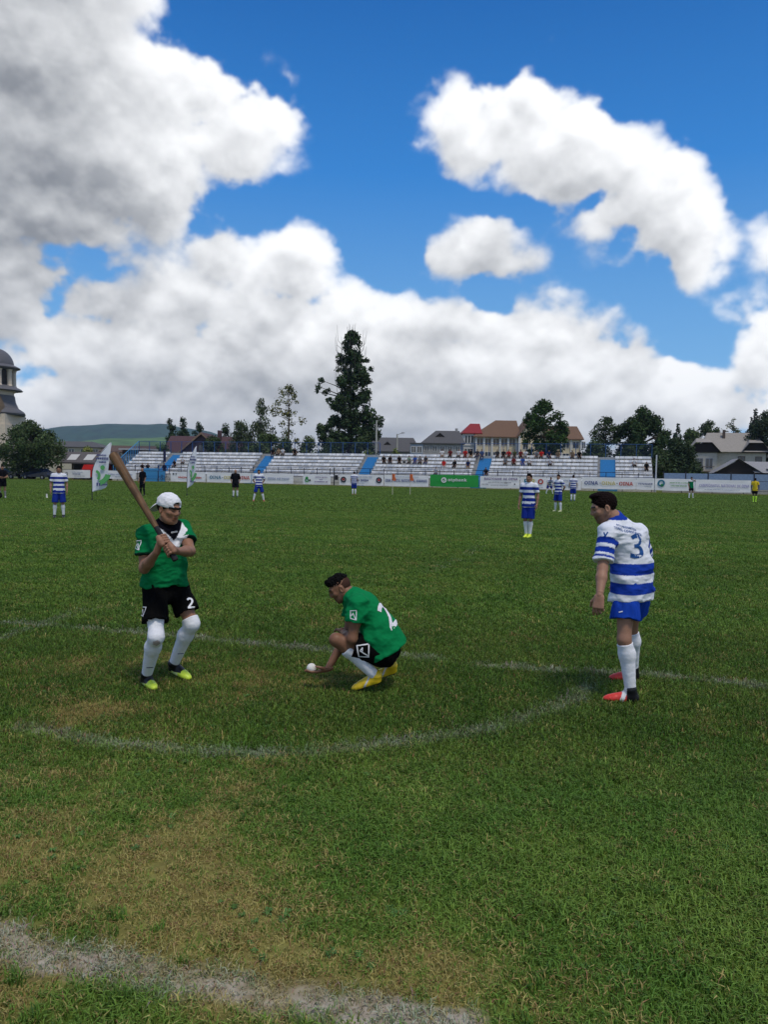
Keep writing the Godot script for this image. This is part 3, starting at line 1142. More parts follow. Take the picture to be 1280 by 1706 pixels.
# a head of about 0.23 m; look: skin, stubble share, brow colour
func add_head(s: Net, c: Vector3, b: Basis, size: float, skin: Color, hair: Color, stubble: float, cell: float) -> Field:
	var f := Field.new(c - Vector3.ONE * 0.165 * size, c + Vector3.ONE * 0.165 * size, cell)
	var u := size
	f.ball(c + b * Vector3(0, 0.030, -0.014) * u, Vector3(0.073, 0.083, 0.092) * u, b, 0.02)
	f.ball(c + b * Vector3(0, -0.022, 0.025) * u, Vector3(0.060, 0.074, 0.066) * u, b, 0.03)
	f.cap(c + b * Vector3(-0.030, -0.078, 0.036) * u, c + b * Vector3(0.030, -0.078, 0.036) * u, 0.022 * u, 0.022 * u, 0.03)
	f.ball(c + b * Vector3(0, -0.094, 0.060) * u, Vector3(0.020, 0.017, 0.018) * u, b, 0.025)
	for e in [-1.0, 1.0]:
		f.cap(c + b * Vector3(e * 0.056, -0.050, 0.0) * u, c + b * Vector3(e * 0.030, -0.086, 0.046) * u, 0.020 * u, 0.018 * u, 0.03)
		f.ball(c + b * Vector3(e * 0.042, -0.018, 0.058) * u, Vector3(0.022, 0.018, 0.018) * u, b, 0.02)
		f.cap(c + b * Vector3(e * 0.012, 0.022, 0.080) * u, c + b * Vector3(e * 0.045, 0.022, 0.064) * u, 0.012 * u, 0.011 * u, 0.015)
		f.ball(c + b * Vector3(e * 0.032, 0.002, 0.083) * u, Vector3(0.017, 0.011, 0.011) * u, b, 0.012, true)
		f.ball(c + b * Vector3(e * 0.032, 0.002, 0.067) * u, Vector3(0.0135, 0.0125, 0.0125) * u, b, 0.004)
		var ear := b * Basis(Vector3.UP, e * 0.35)
		f.ball(c + b * Vector3(e * 0.076, -0.006, -0.012) * u, Vector3(0.011, 0.033, 0.020) * u, ear, 0.008)
		f.ball(c + b * Vector3(e * 0.086, -0.003, -0.006) * u, Vector3(0.008, 0.020, 0.010) * u, ear, 0.006, true)
	f.cap(c + b * Vector3(0, 0.014, 0.080) * u, c + b * Vector3(0, -0.020, 0.098) * u, 0.009 * u, 0.0125 * u, 0.018)
	f.cap(c + b * Vector3(-0.011, -0.027, 0.091) * u, c + b * Vector3(0.011, -0.027, 0.091) * u, 0.009 * u, 0.009 * u, 0.008)
	f.cap(c + b * Vector3(-0.017, -0.053, 0.078) * u, c + b * Vector3(0.017, -0.053, 0.078) * u, 0.0075 * u, 0.0075 * u, 0.010)
	f.cap(c + b * Vector3(-0.014, -0.066, 0.076) * u, c + b * Vector3(0.014, -0.066, 0.076) * u, 0.008 * u, 0.008 * u, 0.009)
	var inv := b.inverse()
	var tint := func(p: Vector3) -> Color:
		var q: Vector3 = inv * (p - c) / u
		var col := skin
		if q.z > 0.03:
			for e in [-1.0, 1.0]:
				var w := Vector2((q.x - e * 0.032) / 0.0115, (q.y - 0.001) / 0.0042).length()
				if w < 1.0:
					col = Color(0.11, 0.09, 0.08)
					if absf(q.x - e * 0.032) < 0.007:
						col = Color(0.02, 0.012, 0.008)
			if absf(q.y - 0.026 - 0.10 * (0.03 - absf(absf(q.x) - 0.03))) < 0.0055 and absf(q.x) > 0.010 and absf(q.x) < 0.052:
				col = hair * 1.3
			if absf(q.y + 0.060) < 0.013 and absf(q.x) < 0.023 and q.z > 0.065:
				col = skin * Color(1.05, 0.72, 0.70)
				if absf(q.y + 0.0595) < 0.0025:
					col = skin * 0.35
		if stubble > 0.0 and q.y < -0.030 and q.z > -0.02:
			var s_ := stubble * clampf((-0.030 - q.y) / 0.018, 0.0, 1.0) * clampf((q.z + 0.02) / 0.03, 0.0, 1.0)
			if q.y < -0.045 or absf(q.x) > 0.028:
				col = col.lerp(hair * 1.6, s_)
		return col
	s.add(f, tint)
	return f

# an open or half closed hand. dir: wrist to knuckles; palm: out of the palm; thumb: towards the thumb side; curl in radians for each finger joint
func add_hand(s: Net, wrist: Vector3, dir: Vector3, palm: Vector3, thumb: Vector3, curl: Array, skin: Color, cell := 0.004, size := 1.0) -> void:
	dir = dir.normalized()
	thumb = (thumb - dir * thumb.dot(dir)).normalized()
	palm = (palm - dir * palm.dot(dir) - thumb * palm.dot(thumb)).normalized()
	var b := bounds([wrist, wrist + dir * 0.20 * size, wrist + palm * 0.09, wrist + dir * 0.1 + palm * 0.1 + thumb * 0.06, wrist + dir * 0.1 - thumb * 0.05], 0.05)
	var f := Field.new(b[0], b[1], cell)
	var k := 0.012
	f.cap(wrist - dir * 0.02, wrist + dir * 0.02, 0.026 * size, 0.026 * size, k, palm, 1.3)
	for e in [-0.028, -0.010, 0.010, 0.028]:
		f.cap(wrist + dir * 0.015 + thumb * e * 0.6 * size, wrist + (dir * 0.088 + thumb * e) * size, 0.020 * size, 0.0145 * size, k, palm, 1.25)
	var lens := [[0.032, 0.020, 0.018], [0.042, 0.027, 0.021], [0.046, 0.030, 0.022], [0.042, 0.026, 0.021]]
	var offs := [-0.031, -0.0105, 0.0105, 0.031]
	for i in 4:
		var p = wrist + (dir * (0.084 if i > 0 else 0.076) + thumb * offs[i]) * size
		var a := 0.0
		for j in 3:
			a += curl[i] * [0.8, 1.1, 0.8][j]
			var spread: float = offs[i] * 1.6
			var q: Vector3 = p + ((dir + thumb * spread) * cos(a) + palm * sin(a)).normalized() * lens[i][j] * size
			f.cap(p, q, (0.0098 - 0.0009 * j) * size, (0.0092 - 0.0009 * j) * size, 0.003)
			p = q
	var t0 := wrist + (dir * 0.022 + thumb * 0.026 + palm * 0.006) * size
	var t1 := t0 + (dir * 0.030 + thumb * 0.030 + palm * 0.016) * size
	var t2 = t1 + (dir * 0.032 + thumb * 0.006 + palm * (0.006 + 0.02 * curl[4])) * size
	f.cap(t0, t1, 0.015 * size, 0.011 * size, 0.010)
	f.cap(t1, t2, 0.0105 * size, 0.0085 * size, 0.003)
	s.add(f, flat_tint(skin))

# a hand closed round a bar: fingers wrap one way, the thumb the other
func add_grip(s: Net, wrist: Vector3, at: Vector3, axis: Vector3, away: Vector3, r: float, turn: float, skin: Color, cell := 0.004) -> void:
	axis = axis.normalized()
	away = (away - axis * away.dot(axis)).normalized()
	var b := bounds([wrist, at], 0.085)
	var f := Field.new(b[0], b[1], cell)
	# palm against the bar, on the side that "away" points to
	var back := at + away * (r + 0.017)
	f.cap(wrist, back, 0.027, 0.024, 0.015)
	f.cap(back - axis * 0.030, back + axis * 0.030, 0.021, 0.021, 0.015)
	for i in 4:
		var off := axis * (-0.031 + 0.0207 * i)
		var prev := at + off + away * (r + 0.015)
		for j in 4:
			var ang = turn * [0.75, 1.5, 2.3, 3.05][j]
			var q = at + off + away.rotated(axis, ang) * (r + [0.018, 0.013, 0.010, 0.009][j])
			f.cap(prev, q, 0.0105 - 0.0005 * j, 0.0100 - 0.0006 * j, 0.003)
			prev = q
	var p := back + axis * 0.032
	for j in 3:
		var q := at + axis * (0.044 + 0.004 * j) + away.rotated(axis, -turn * [0.55, 1.2, 1.9][j]) * (r + 0.011)
		f.cap(p, q, 0.0125 - 0.001 * j, 0.0110 - 0.001 * j, 0.004)
		p = q
	s.add(f, flat_tint(skin))

# shoe from heel to toe; up: out of the foot's back; colours by place
func shoe_mesh(heel: Vector3, toe: Vector3, ankle: Vector3, tint: Callable, cell: float, studs := true) -> ArrayMesh:
	var b := bounds([heel, toe, ankle], 0.09)
	var f := Field.new(b[0], b[1], cell)
	var dir := (toe - heel).normalized()
	var side := dir.cross(Vector3.UP).normalized()
	var up := side.cross(dir).normalized()
	var long := heel.distance_to(toe)
	var sole := func(t: float, lift: float) -> Vector3: return heel + dir * long * t + up * lift
	f.cap(sole.call(0.16, 0.036), sole.call(0.45, 0.034), 0.034, 0.036, 0.02)
	f.cap(sole.call(0.45, 0.034), sole.call(0.80, 0.028), 0.036, 0.034, 0.02, up, 1.15)
	f.cap(sole.call(0.72, 0.027), sole.call(0.90, 0.022), 0.036, 0.026, 0.02, up, 1.25)
	f.cap(sole.call(0.14, 0.045), ankle + (ankle - sole.call(0.2, 0.04)).normalized() * 0.006, 0.036, 0.047, 0.03)
	f.cap(sole.call(0.30, 0.055), sole.call(0.62, 0.040), 0.034, 0.028, 0.03)
	# flat underside with a slight spring at the toe
	f.cut(heel + up * 0.008, -up)
	if studs:
		for e in [[0.12, 0.02], [0.12, -0.02], [0.62, 0.025], [0.62, -0.025], [0.85, 0.0], [0.75, 0.022], [0.75, -0.022]]:
			var q: Vector3 = sole.call(e[0], 0.012) + side * e[1]
			f.cap(q, q - up * 0.014, 0.007, 0.005, 0.004)
	return skin_of(f, tint)

# the whole figure. j: joints; look: colours and options. Returns its node.
func make_person(called: String, label: String, at: Vector3, j: Dictionary, look: Dictionary, cell := 0.011, group := "") -> Node3D:
	var root := thing(called, label, "person", at, 0.0, group)
	var skin: Color = look.skin
	var hero: bool = cell < 0.013
	var body := Net.new()
	var sh_mid: Vector3 = (j.sh_l + j.sh_r) / 2.0
	var hip_mid: Vector3 = (j.hip_l + j.hip_r) / 2.0
	var across: Vector3 = (j.sh_l - j.sh_r).normalized()
	var spine: Vector3 = (sh_mid - hip_mid).normalized()
	var front: Vector3 = across.cross(spine).normalized()
	var hip_across: Vector3 = (j.hip_l - j.hip_r).normalized()
	var hip_front: Vector3 = hip_across.cross(Vector3.UP).normalized()
	var mid: Vector3 = j.get("mid", hip_mid.lerp(sh_mid, 0.45) - front * 0.005)
	var chest: Vector3 = j.get("chest", hip_mid.lerp(sh_mid, 0.75) - front * 0.005)
	var bulk: float = look.get("bulk", 1.0)
	# ---- skin: one surface from crown to ankles
	var pts := [j.sh_l, j.sh_r, j.hip_l, j.hip_r, j.knee_l, j.knee_r, j.ankle_l, j.ankle_r, j.el_l, j.el_r, j.wr_l, j.wr_r, j.neck, j.head]
	var bb := bounds(pts, 0.16)
	var f := Field.new(bb[0], bb[1], cell)
	f.cap(hip_mid, mid, 0.105, 0.100, 0.05, front, 1.25)
	f.cap(mid, chest, 0.100, 0.115, 0.05, front, 1.3)
	f.cap(j.sh_l - across * 0.03 - spine * 0.03, j.sh_r + across * 0.03 - spine * 0.03, 0.055, 0.055, 0.05)
	f.cap(sh_mid + spine * 0.0, j.neck, 0.075, 0.058, 0.05)
	f.cap(j.neck, j.head - (j.head - j.neck).normalized() * 0.03, 0.056, 0.053, 0.03)
	for e in ["_l", "_r"]:
		var sh: Vector3 = j["sh" + e]
		var el: Vector3 = j["el" + e]
		var wr: Vector3 = j["wr" + e]
		f.cap(sh, sh.lerp(el, 0.5), 0.056, 0.047, 0.03)
		f.cap(sh.lerp(el, 0.5), el, 0.047, 0.038, 0.02)
		f.cap(el, el.lerp(wr, 0.35), 0.039, 0.040, 0.02)
		f.cap(el.lerp(wr, 0.35), wr, 0.040, 0.026, 0.02)
		var hip: Vector3 = j["hip" + e]
		var knee: Vector3 = j["knee" + e]
		var ank: Vector3 = j["ankle" + e]
		f.cap(hip, knee, 0.086 * bulk, 0.049, 0.03)
		var shin := (ank - knee).normalized()
		var kf := (knee - (hip + ank) / 2.0)
		var calf := -(kf - shin * kf.dot(shin)).normalized() if kf.length() > 0.02 else -front
		f.cap(knee, knee.lerp(ank, 0.28) + calf * 0.014, 0.048, 0.051, 0.03)
		f.cap(knee.lerp(ank, 0.28) + calf * 0.014, ank, 0.053, 0.034, 0.03)
	var skin_tint := flat_tint(skin)
	body.add(f, skin_tint)
	var hb: Basis = frame(look.face, look.get("crown", Vector3.UP))
	var hsize: float = look.get("head_size", 1.0)
	var head_cell: float = 0.0048 if hero else cell * 0.7
	add_head(body, j.head, hb, hsize, skin, look.hair, look.get("stubble", 0.0), head_cell)
	for e in ["_l", "_r"]:
		var wr: Vector3 = j["wr" + e]
		if look.has("grip" + e):
			var g: Array = look["grip" + e]
			add_grip(body, wr, g[0], g[1], g[2], g[3], g[4], skin)
		else:
			var hd: Vector3 = look.get("hand" + e, (wr - j["el" + e]).normalized())
			var pl: Vector3 = look.get("palm" + e, (across if e == "_r" else -across))
			var th: Vector3 = look.get("thumb" + e, front)
			add_hand(body, wr, hd, pl, th, look.get("curl" + e, [0.45, 0.4, 0.35, 0.3, 0.4]), skin, 0.004 if hero else cell * 0.55, 1.0)
	part(root, "body", body.commit(), skin_mat)
	# ---- shirt
	var hem_at: Vector3 = j.get("hem", hip_mid - spine * 0.02)
	bb = bounds([j.sh_l, j.sh_r, j.hip_l, j.hip_r, hem_at, j.el_l, j.el_r, j.neck, mid], 0.2)
	var cell_s := 0.0070 if hero else cell * 0.82
	var sf := Field.new(bb[0], bb[1], cell_s)
	var hem_w: float = look.get("hem_w", 0.165)
	var mid_w: float = look.get("mid_w", 0.158)
	var squeeze: float = look.get("squeeze", 1.40)
	var wide: Vector3 = across
	var b_sp := (mid - hem_at).normalized()
	sf.cap(mid, hem_at, mid_w * bulk, hem_w * bulk, 0.06, front.slide(b_sp).normalized(), squeeze, 1)
	sf.cap(chest, mid, 0.172 * bulk, mid_w * bulk, 0.06, front, squeeze * 1.05)
	var sh_w: float = look.get("sh_w", 0.066)
	sf.cap(j.sh_l - across * 0.035 - spine * 0.035, j.sh_r + across * 0.035 - spine * 0.035, sh_w, sh_w, 0.07)
	sf.cap(sh_mid - spine * 0.02, j.neck - spine * 0.01, 0.085, 0.068, 0.06)
	# the cloth hangs over the hips down to the hem
	for e in ["_l", "_r"]:
		var hip: Vector3 = j["hip" + e]
		var to := hip + b_sp * (hem_at - hip).dot(b_sp)
		var from := to + b_sp * 0.16
		sf.cap(from, to, look.get("hip_w", 0.106) * 0.86 * bulk, look.get("hip_w", 0.106) * bulk, 0.05, Vector3.ZERO, 1.0, 1)
	var sleeve: float = look.get("sleeve", 0.62)
	for e in ["_l", "_r"]:
		var sh: Vector3 = j["sh" + e]
		var el: Vector3 = j["el" + e]
		sf.cap(j.neck - spine * 0.035, sh - (sh - sh_mid).normalized() * 0.02, 0.056, sh_w * 0.9, 0.05)
		sf.cap(sh, sh.lerp(el, sleeve), sh_w + 0.002, look.get("sleeve_w", 0.070), 0.045, Vector3.ZERO, 1.0, 1)
	if cell < 0.03:
		var fs: Vector3 = look.get("folds", Vector3(7, 13, 7))
		sf.rough(fold_noise, 0.014 if hero else 0.008, fs * 0.8)
		if hero:
			sf.rough(crease_noise, -0.0085, Vector3(fs.x * 0.45, fs.y * 0.62, fs.z * 0.45))
	# round neck opening
	var neck_dir: Vector3 = (j.head - j.neck).normalized()
	sf.ball(j.neck + neck_dir * 0.068 + front * 0.010, Vector3(0.062, 0.060, 0.062), Basis.IDENTITY, 0.008, true)
	var shirt := part(root, look.get("shirt_name", "shirt"), skin_of(sf, look.shirt), cloth_mat)
	look["shirt_field"] = sf
	look["shirt_node"] = shirt
	look["front"] = front
	look["across"] = across
	look["spine"] = spine
	# ---- shorts or trousers
	if look.has("shorts"):
		bb = bounds([j.hip_l, j.hip_r, j.knee_l, j.knee_r], 0.2)
		var pf := Field.new(bb[0], bb[1], cell_s)
		var leg: float = look.get("short_leg", 0.66)
		pf.cap(j.hip_l + Vector3.UP * 0.05, j.hip_r + Vector3.UP * 0.05, 0.078 * bulk, 0.078 * bulk, 0.05, hip_front, 0.95)
		pf.cap(j.hip_l, j.hip_r, 0.090 * bulk, 0.090 * bulk, 0.05, hip_front, 0.95)
		pf.cap(hip_mid, hip_mid.lerp((j.knee_l + j.knee_r) / 2.0, 0.22), 0.085 * bulk, 0.075 * bulk, 0.03)
		for e in ["_l", "_r"]:
			var hip: Vector3 = j["hip" + e]
			var knee: Vector3 = j["knee" + e]
			pf.cap(hip, hip.lerp(knee, leg), 0.093 * bulk, look.get("short_w", 0.103) * bulk, 0.03, Vector3.ZERO, 1.0, 1)
		if cell < 0.03:
			pf.rough(fold_noise, 0.012 if hero else 0.006, Vector3(11, 3.5, 11))
			pf.rough(crease_noise, -0.006, Vector3(6, 2.5, 6))
		look["shorts_node"] = part(root, look.get("shorts_name", "shorts"), skin_of(pf, look.shorts), cloth_mat)
		look["shorts_field"] = pf
	# ---- socks and shoes
	for e in ["_l", "_r"]:
		var knee: Vector3 = j["knee" + e]
		var ank: Vector3 = j["ankle" + e]
		var hip: Vector3 = j["hip" + e]
		var shin := (ank - knee).normalized()
		var kf := (knee - (hip + ank) / 2.0)
		var calf := -(kf - shin * kf.dot(shin)).normalized() if kf.length() > 0.02 else -front
		if look.has("sock"):
			bb = bounds([knee, ank, hip.lerp(knee, 0.55)], 0.09)
			var kf_ := Field.new(bb[0], bb[1], cell_s * 0.8)
			var top: float = look.get("sock_top" + e, 0.12)
			var over := 0.007
			var bend := knee.lerp(ank, 0.30) + calf * 0.014
			if top >= 0.0:
				var start := knee.lerp(bend, clampf(top / 0.30, 0.0, 0.95))
				kf_.cap(bend, start, 0.053 + over, 0.052 + over, 0.02, Vector3.ZERO, 1.0, 1)
			else:
				kf_.cap(bend, knee, 0.052 + over, 0.047 + over, 0.04)
				kf_.cap(knee, knee.lerp(hip, -top), 0.047 + over, 0.060 + over, 0.04, Vector3.ZERO, 1.0, 1)
			kf_.cap(bend, ank - shin * 0.012, 0.053 + over, 0.034 + over, 0.03)
			if hero:
				kf_.rough(fold_noise, 0.002, Vector3(14, 24, 14))
			part(root, "sock", skin_of(kf_, look.sock), cloth_mat)
		var heel: Vector3 = j.get("heel" + e, Vector3(ank.x, 0.0, ank.z) - look.get("toes" + e, front) * 0.06)
		var toe: Vector3 = j.get("toe" + e, Vector3(ank.x, 0.0, ank.z) + look.get("toes" + e, front) * 0.20)
		var tint: Callable = look.shoe
		if look.has("shoe_at"):
			tint = (look.shoe_at as Callable).call(heel, toe)
		part(root, "shoe", shoe_mesh(heel, toe, ank, tint, 0.0055 if hero else cell * 0.7, hero), shoe_mat)
	# ---- hair
	if look.has("hair_shape"):
		var hc: Vector3 = j.head
		var hf := Field.new(hc - Vector3.ONE * 0.17, hc + Vector3.ONE * 0.17, 0.0052 if hero else cell * 0.7)
		(look.hair_shape as Callable).call(hf, hc, hb, hsize)
		if hero:
			hf.rough(hair_noise, 0.006, Vector3.ONE)
		part(root, "hair", skin_of(hf, look.get("hair_tint", flat_tint(look.hair))), hair_mat)
	return root

# short hair: a cap over the skull, cut along the hairline
func short_hair(f: Field, c: Vector3, b: Basis, u: float) -> void:
	f.ball(c + b * Vector3(0, 0.036, -0.014) * u, Vector3(0.078, 0.087, 0.098) * u, b, 0.01)
	f.cut(c + b * Vector3(0, 0.040, 0.060) * u, b * Vector3(0, -0.62, 0.78).normalized())
	f.cut(c + b * Vector3(0, -0.035, -0.05) * u, b * Vector3(0, -0.93, 0.37).normalized())
	f.ball(c + b * Vector3(0, 0.108, 0.030) * u, Vector3(0.055, 0.022, 0.055) * u, b, 0.02)

func print_on(look: Dictionary, where: String, called: String, tris: PackedVector2Array, at: Vector3, normal: Vector3, up: Vector3, material: Material) -> void:
	var m := lay(tris, look[where + "_field"], at, normal.normalized(), up)
	if m.get_surface_count():
		part(look[where + "_node"], called, m, material)


# ---------------------------------------------------------------- the three players in front
func two_tone(a: Color, b: Color, dark: Color) -> Callable:
	# a shoe that is dark at heel and instep, coloured at the toe and along the side
	return func(heel: Vector3, toe: Vector3) -> Callable:
		var dir := (toe - heel).normalized()
		var long := heel.distance_to(toe)
		return func(p: Vector3) -> Color:
			var t := (p - heel).dot(dir) / long
			var y := (p - heel - dir * (p - heel).dot(dir)).y
			if y < 0.014:
				return dark
			if t < 0.26 and y > 0.022:
				return b
			if t < 0.66 and y > 0.030 + 0.024 * t:
				return b
			if t > 0.25 and t < 0.55 and y < 0.05 and fposmod(t * 12.0, 1.0) < 0.35:
				return Color(0.75, 0.77, 0.7)
			return a

func emblem() -> Array:
	# outlined diamond with a tick, as on the sleeves and shorts
	return [[[-0.026, 0.030], [0.022, 0.036], [0.027, -0.034], [-0.018, -0.026], [-0.026, 0.030]], [[-0.012, -0.002], [-0.002, 0.014], [0.020, -0.026]]]

func make_batter() -> void:
	var j := {"ankle_r": Vector3(-0.111, 0.097, 0.09), "ankle_l": Vector3(0.035, 0.124, -0.15), "knee_r": Vector3(0.030, 0.449, 0.31), "knee_l": Vector3(0.232, 0.494, 0.03), "hip_r": Vector3(-0.042, 0.80, 0.12), "hip_l": Vector3(0.072, 0.80, -0.05),
		"sh_r": Vector3(-0.090, 1.222, 0.20), "sh_l": Vector3(0.126, 1.247, -0.08), "el_r": Vector3(-0.072, 0.962, 0.27), "wr_r": Vector3(0.070, 1.105, 0.43), "el_l": Vector3(0.240, 1.085, 0.13), "wr_l": Vector3(0.206, 1.108, 0.375),
		"neck": Vector3(0.028, 1.283, 0.06), "head": Vector3(0.068, 1.405, 0.10), "heel_r": Vector3(-0.160, 0.0, 0.01), "toe_r": Vector3(-0.005, 0.0, 0.215), "heel_l": Vector3(-0.015, 0.045, -0.215), "toe_l": Vector3(0.190, 0.002, -0.075), "hem": Vector3(0.008, 0.812, 0.045)}
	var at := Vector3(-1.74, 0.0, -5.97)
	var tip := Vector3(-0.343, 1.822, 0.17)
	var end := Vector3(0.222, 1.055, 0.475)
	var axis := (tip - end).normalized()
	var grip_hi := end + axis * 0.175
	var grip_lo := end + axis * 0.085
	var green := Color(0.006, 0.175, 0.055)
	var look := {"skin": Color(0.30, 0.155, 0.095), "hair": Color(0.012, 0.008, 0.006), "face": Vector3(0.82, -0.16, 0.50), "crown": Vector3(0.12, 1.0, 0.02), "head_size": 0.98,
		"grip_r": [grip_hi, axis, Vector3(-0.4, 0.0, 0.9), 0.021, 1.0], "grip_l": [grip_lo, axis, Vector3(0.75, -0.2, 0.6), 0.021, -1.0],
		"sock": func(p: Vector3) -> Color:
			# grass stain on one knee, a dark maker's band above each ankle
			if p.distance_to(Vector3(0.045, 0.41, 0.355)) < 0.028 + 0.012 * fold_noise.get_noise_3dv(p * 60.0):
				return Color(0.42, 0.36, 0.33)
			return Color(0.80, 0.82, 0.87),
		"sock_top_l": -0.14, "sock_top_r": -0.42, "shoe": flat_tint(Color.WHITE), "shoe_at": two_tone(Color(0.62, 0.80, 0.06), Color(0.006, 0.006, 0.010), Color(0.02, 0.02, 0.02)),
		"shorts": flat_tint(Color(0.0045, 0.0045, 0.006)), "short_leg": 0.70, "short_w": 0.102, "hem_w": 0.176, "mid_w": 0.156, "hip_w": 0.104, "squeeze": 1.28, "bulk": 0.93, "sh_w": 0.058, "sleeve_w": 0.067}
	var neck: Vector3 = j.neck
	var across: Vector3 = (j.sh_l - j.sh_r).normalized()
	var sp: Vector3 = ((j.sh_l + j.sh_r) / 2.0 - (j.hip_l + j.hip_r) / 2.0).normalized()
	var fr := across.cross(sp).normalized()
	look["shirt"] = func(p: Vector3) -> Color:
		var q := p - neck
		var a := absf(q.dot(across))
		var v := q.dot(sp)
		var line := -0.205 + 1.05 * a
		# piping round the sleeve ends and the hem
		for e in ["_l", "_r"]:
			var sh: Vector3 = j["sh" + e]
			var el: Vector3 = j["el" + e]
			var t := (p - sh).dot(el - sh) / (el - sh).length_squared()
			if t > 0.585 and t < 0.68 and p.distance_to(sh.lerp(el, t)) < 0.085 and p.distance_to(neck) > 0.2:
				return Color(0.004, 0.02, 0.012)
			if t > 0.2 and t < 0.59 and p.distance_to(sh.lerp(el, t)) < 0.085 and p.distance_to(neck) > 0.17:
				return green
		if a < 0.128 and v > line and q.dot(fr) > -0.02:
			if v < line + 0.085 and q.dot(fr) > 0.0:
				return Color(0.78, 0.80, 0.84)
			if v > line + 0.085:
				return Color(0.006, 0.006, 0.008)
		if a < 0.10 and v > -0.06:
			return Color(0.006, 0.006, 0.008)
		return green
	var root := make_person("person", "person in white backward cap and green shirt holding a wooden bat up", at, j, look)
	# prints
	print_on(look, "shirt", "sleeve_emblem", stroke_tris(emblem(), 0.007), j.sh_r.lerp(j.el_r, 0.34), Vector3(-0.55, 0.1, 0.8), Vector3.UP, print_white)
	print_on(look, "shorts", "number", text_tris("2", 0.085), j.hip_l.lerp(j.knee_l, 0.48) + Vector3(0.02, 0, 0), Vector3(0.62, 0.15, 0.75), Vector3(0.1, 1, 0), print_white)
	print_on(look, "shorts", "side_emblem", stroke_tris(emblem(), 0.006), j.hip_r.lerp(j.knee_r, 0.50), Vector3(-0.78, 0.1, 0.6), Vector3.UP, print_white)
	print_on(look, "shorts", "hem_print", stroke_tris([[[-0.034, 0], [-0.006, 0]], [[0.004, 0.0], [0.034, 0.0]]], 0.010), j.hip_r.lerp(j.knee_r, 0.655), Vector3(0.1, 0.1, 1.0), Vector3.UP, print_white)
	print_on(look, "shirt", "chest_print", text_tris("GIVOVA", 0.013), neck + fr * 0.08 - sp * 0.050 + across * 0.01, fr, sp, print_white)
	# cap, worn backwards: a person's cap is a part of the figure
	var hb := frame(look.face, look.crown)
	var c: Vector3 = j.head
	var cf := Field.new(c - Vector3.ONE * 0.21, c + Vector3.ONE * 0.17, 0.0055)
	cf.ball(c + hb * Vector3(0, 0.044, -0.014), Vector3(0.084, 0.086, 0.104), hb, 0.01)
	cf.rough(fold_noise, 0.005, Vector3(24, 24, 24))
	cf.cut(c + hb * Vector3(0, 0.020, 0.0), hb * Vector3(0, -1.0, -0.06).normalized())
	# opening above the forehead strap
	cf.ball(c + hb * Vector3(0, 0.046, 0.088), Vector3(0.036, 0.022, 0.05), hb, 0.004, true)
	var cap := part(root, "cap", skin_of(cf, flat_tint(Color(0.82, 0.83, 0.87))), cloth_mat)
	var bf := Field.new(c - Vector3.ONE * 0.24, c + Vector3.ONE * 0.12, 0.005)
	var bb := hb * Basis(Vector3.RIGHT, -0.72)
	var bc := c + hb * Vector3(0, 0.026, -0.100)
	bf.ball(bc + bb * Vector3(0, -0.036, -0.030), Vector3(0.078, 0.050, 0.100), bb, 0.005)
	bf.ball(bc + bb * Vector3(0, -0.050, -0.030), Vector3(0.094, 0.050, 0.130), bb, 0.005, true)
	bf.ball(c + hb * Vector3(0, 0.0, -0.014), Vector3(0.072, 0.12, 0.092), hb, 0.004, true)
	part(cap, "brim", skin_of(bf, flat_tint(Color(0.82, 0.83, 0.87))), cloth_mat)
	var sf := Field.new(c - Vector3.ONE * 0.13, c + Vector3.ONE * 0.13, 0.005)
	sf.ball(c + hb * Vector3(0, 0.020, -0.010), Vector3(0.083, 0.030, 0.108), hb, 0.004)
	sf.cut(c + hb * Vector3(0, 0.030, 0.0), hb * Vector3(0, 1, 0))
	sf.cut(c + hb * Vector3(0, 0.015, 0.0), hb * Vector3(0, -1, 0))
	sf.cut(c + hb * Vector3(0, 0.0, 0.055), hb * Vector3(0, 0, -1))
	part(cap, "strap", skin_of(sf, flat_tint(Color(0.008, 0.008, 0.010))), cloth_mat)
	var hf := Field.new(c - Vector3.ONE * 0.14, c + Vector3.ONE * 0.14, 0.006)
	hf.ball(c + hb * Vector3(0, 0.026, -0.016), Vector3(0.0765, 0.088, 0.096), hb, 0.01)
	hf.cut(c + hb * Vector3(0, -0.016, -0.04), hb * Vector3(0, -0.95, 0.30).normalized())
	hf.cut(c + hb * Vector3(0, 0.05, 0.068), hb * Vector3(0, -0.5, 0.86).normalized())
	part(root, "hair", skin_of(hf, flat_tint(look.hair)), hair_mat)
	for e in [[j.knee_r.lerp(j.ankle_r, 0.78), Vector3(0.45, 0.1, 0.9)], [j.knee_l.lerp(j.ankle_l, 0.72), Vector3(0.5, 0.1, 0.85)]]:
		var sk := Field.new(e[0] - Vector3.ONE * 0.09, e[0] + Vector3.ONE * 0.09, 0.006)
		sk.cap(e[0] + Vector3(0, 0.06, 0.02), e[0] - Vector3(0, 0.06, 0.0), 0.05, 0.045)
		part(root, "sock_band", lay(stroke_tris([[[-0.024, 0.002], [0.024, 0.0]]], 0.006), sk, e[0], (e[1] as Vector3).normalized(), Vector3.UP), mat(Color(0.05, 0.06, 0.12), 0.8))
	# the bat: a thing held in both hands
	var bat := thing("bat", "long brown wooden bat with dark taped grip raised over a shoulder", "bat", at)
	var wood := StandardMaterial3D.new()
	wood.albedo_texture = wood_tex()
	wood.uv1_scale = Vector3(1, 1, 1)
	wood.roughness = 0.55
	wood.metallic_specular = 0.35
	var side := axis.cross(Vector3.UP).normalized()
	var other := axis.cross(side)
	var long := end.distance_to(tip)
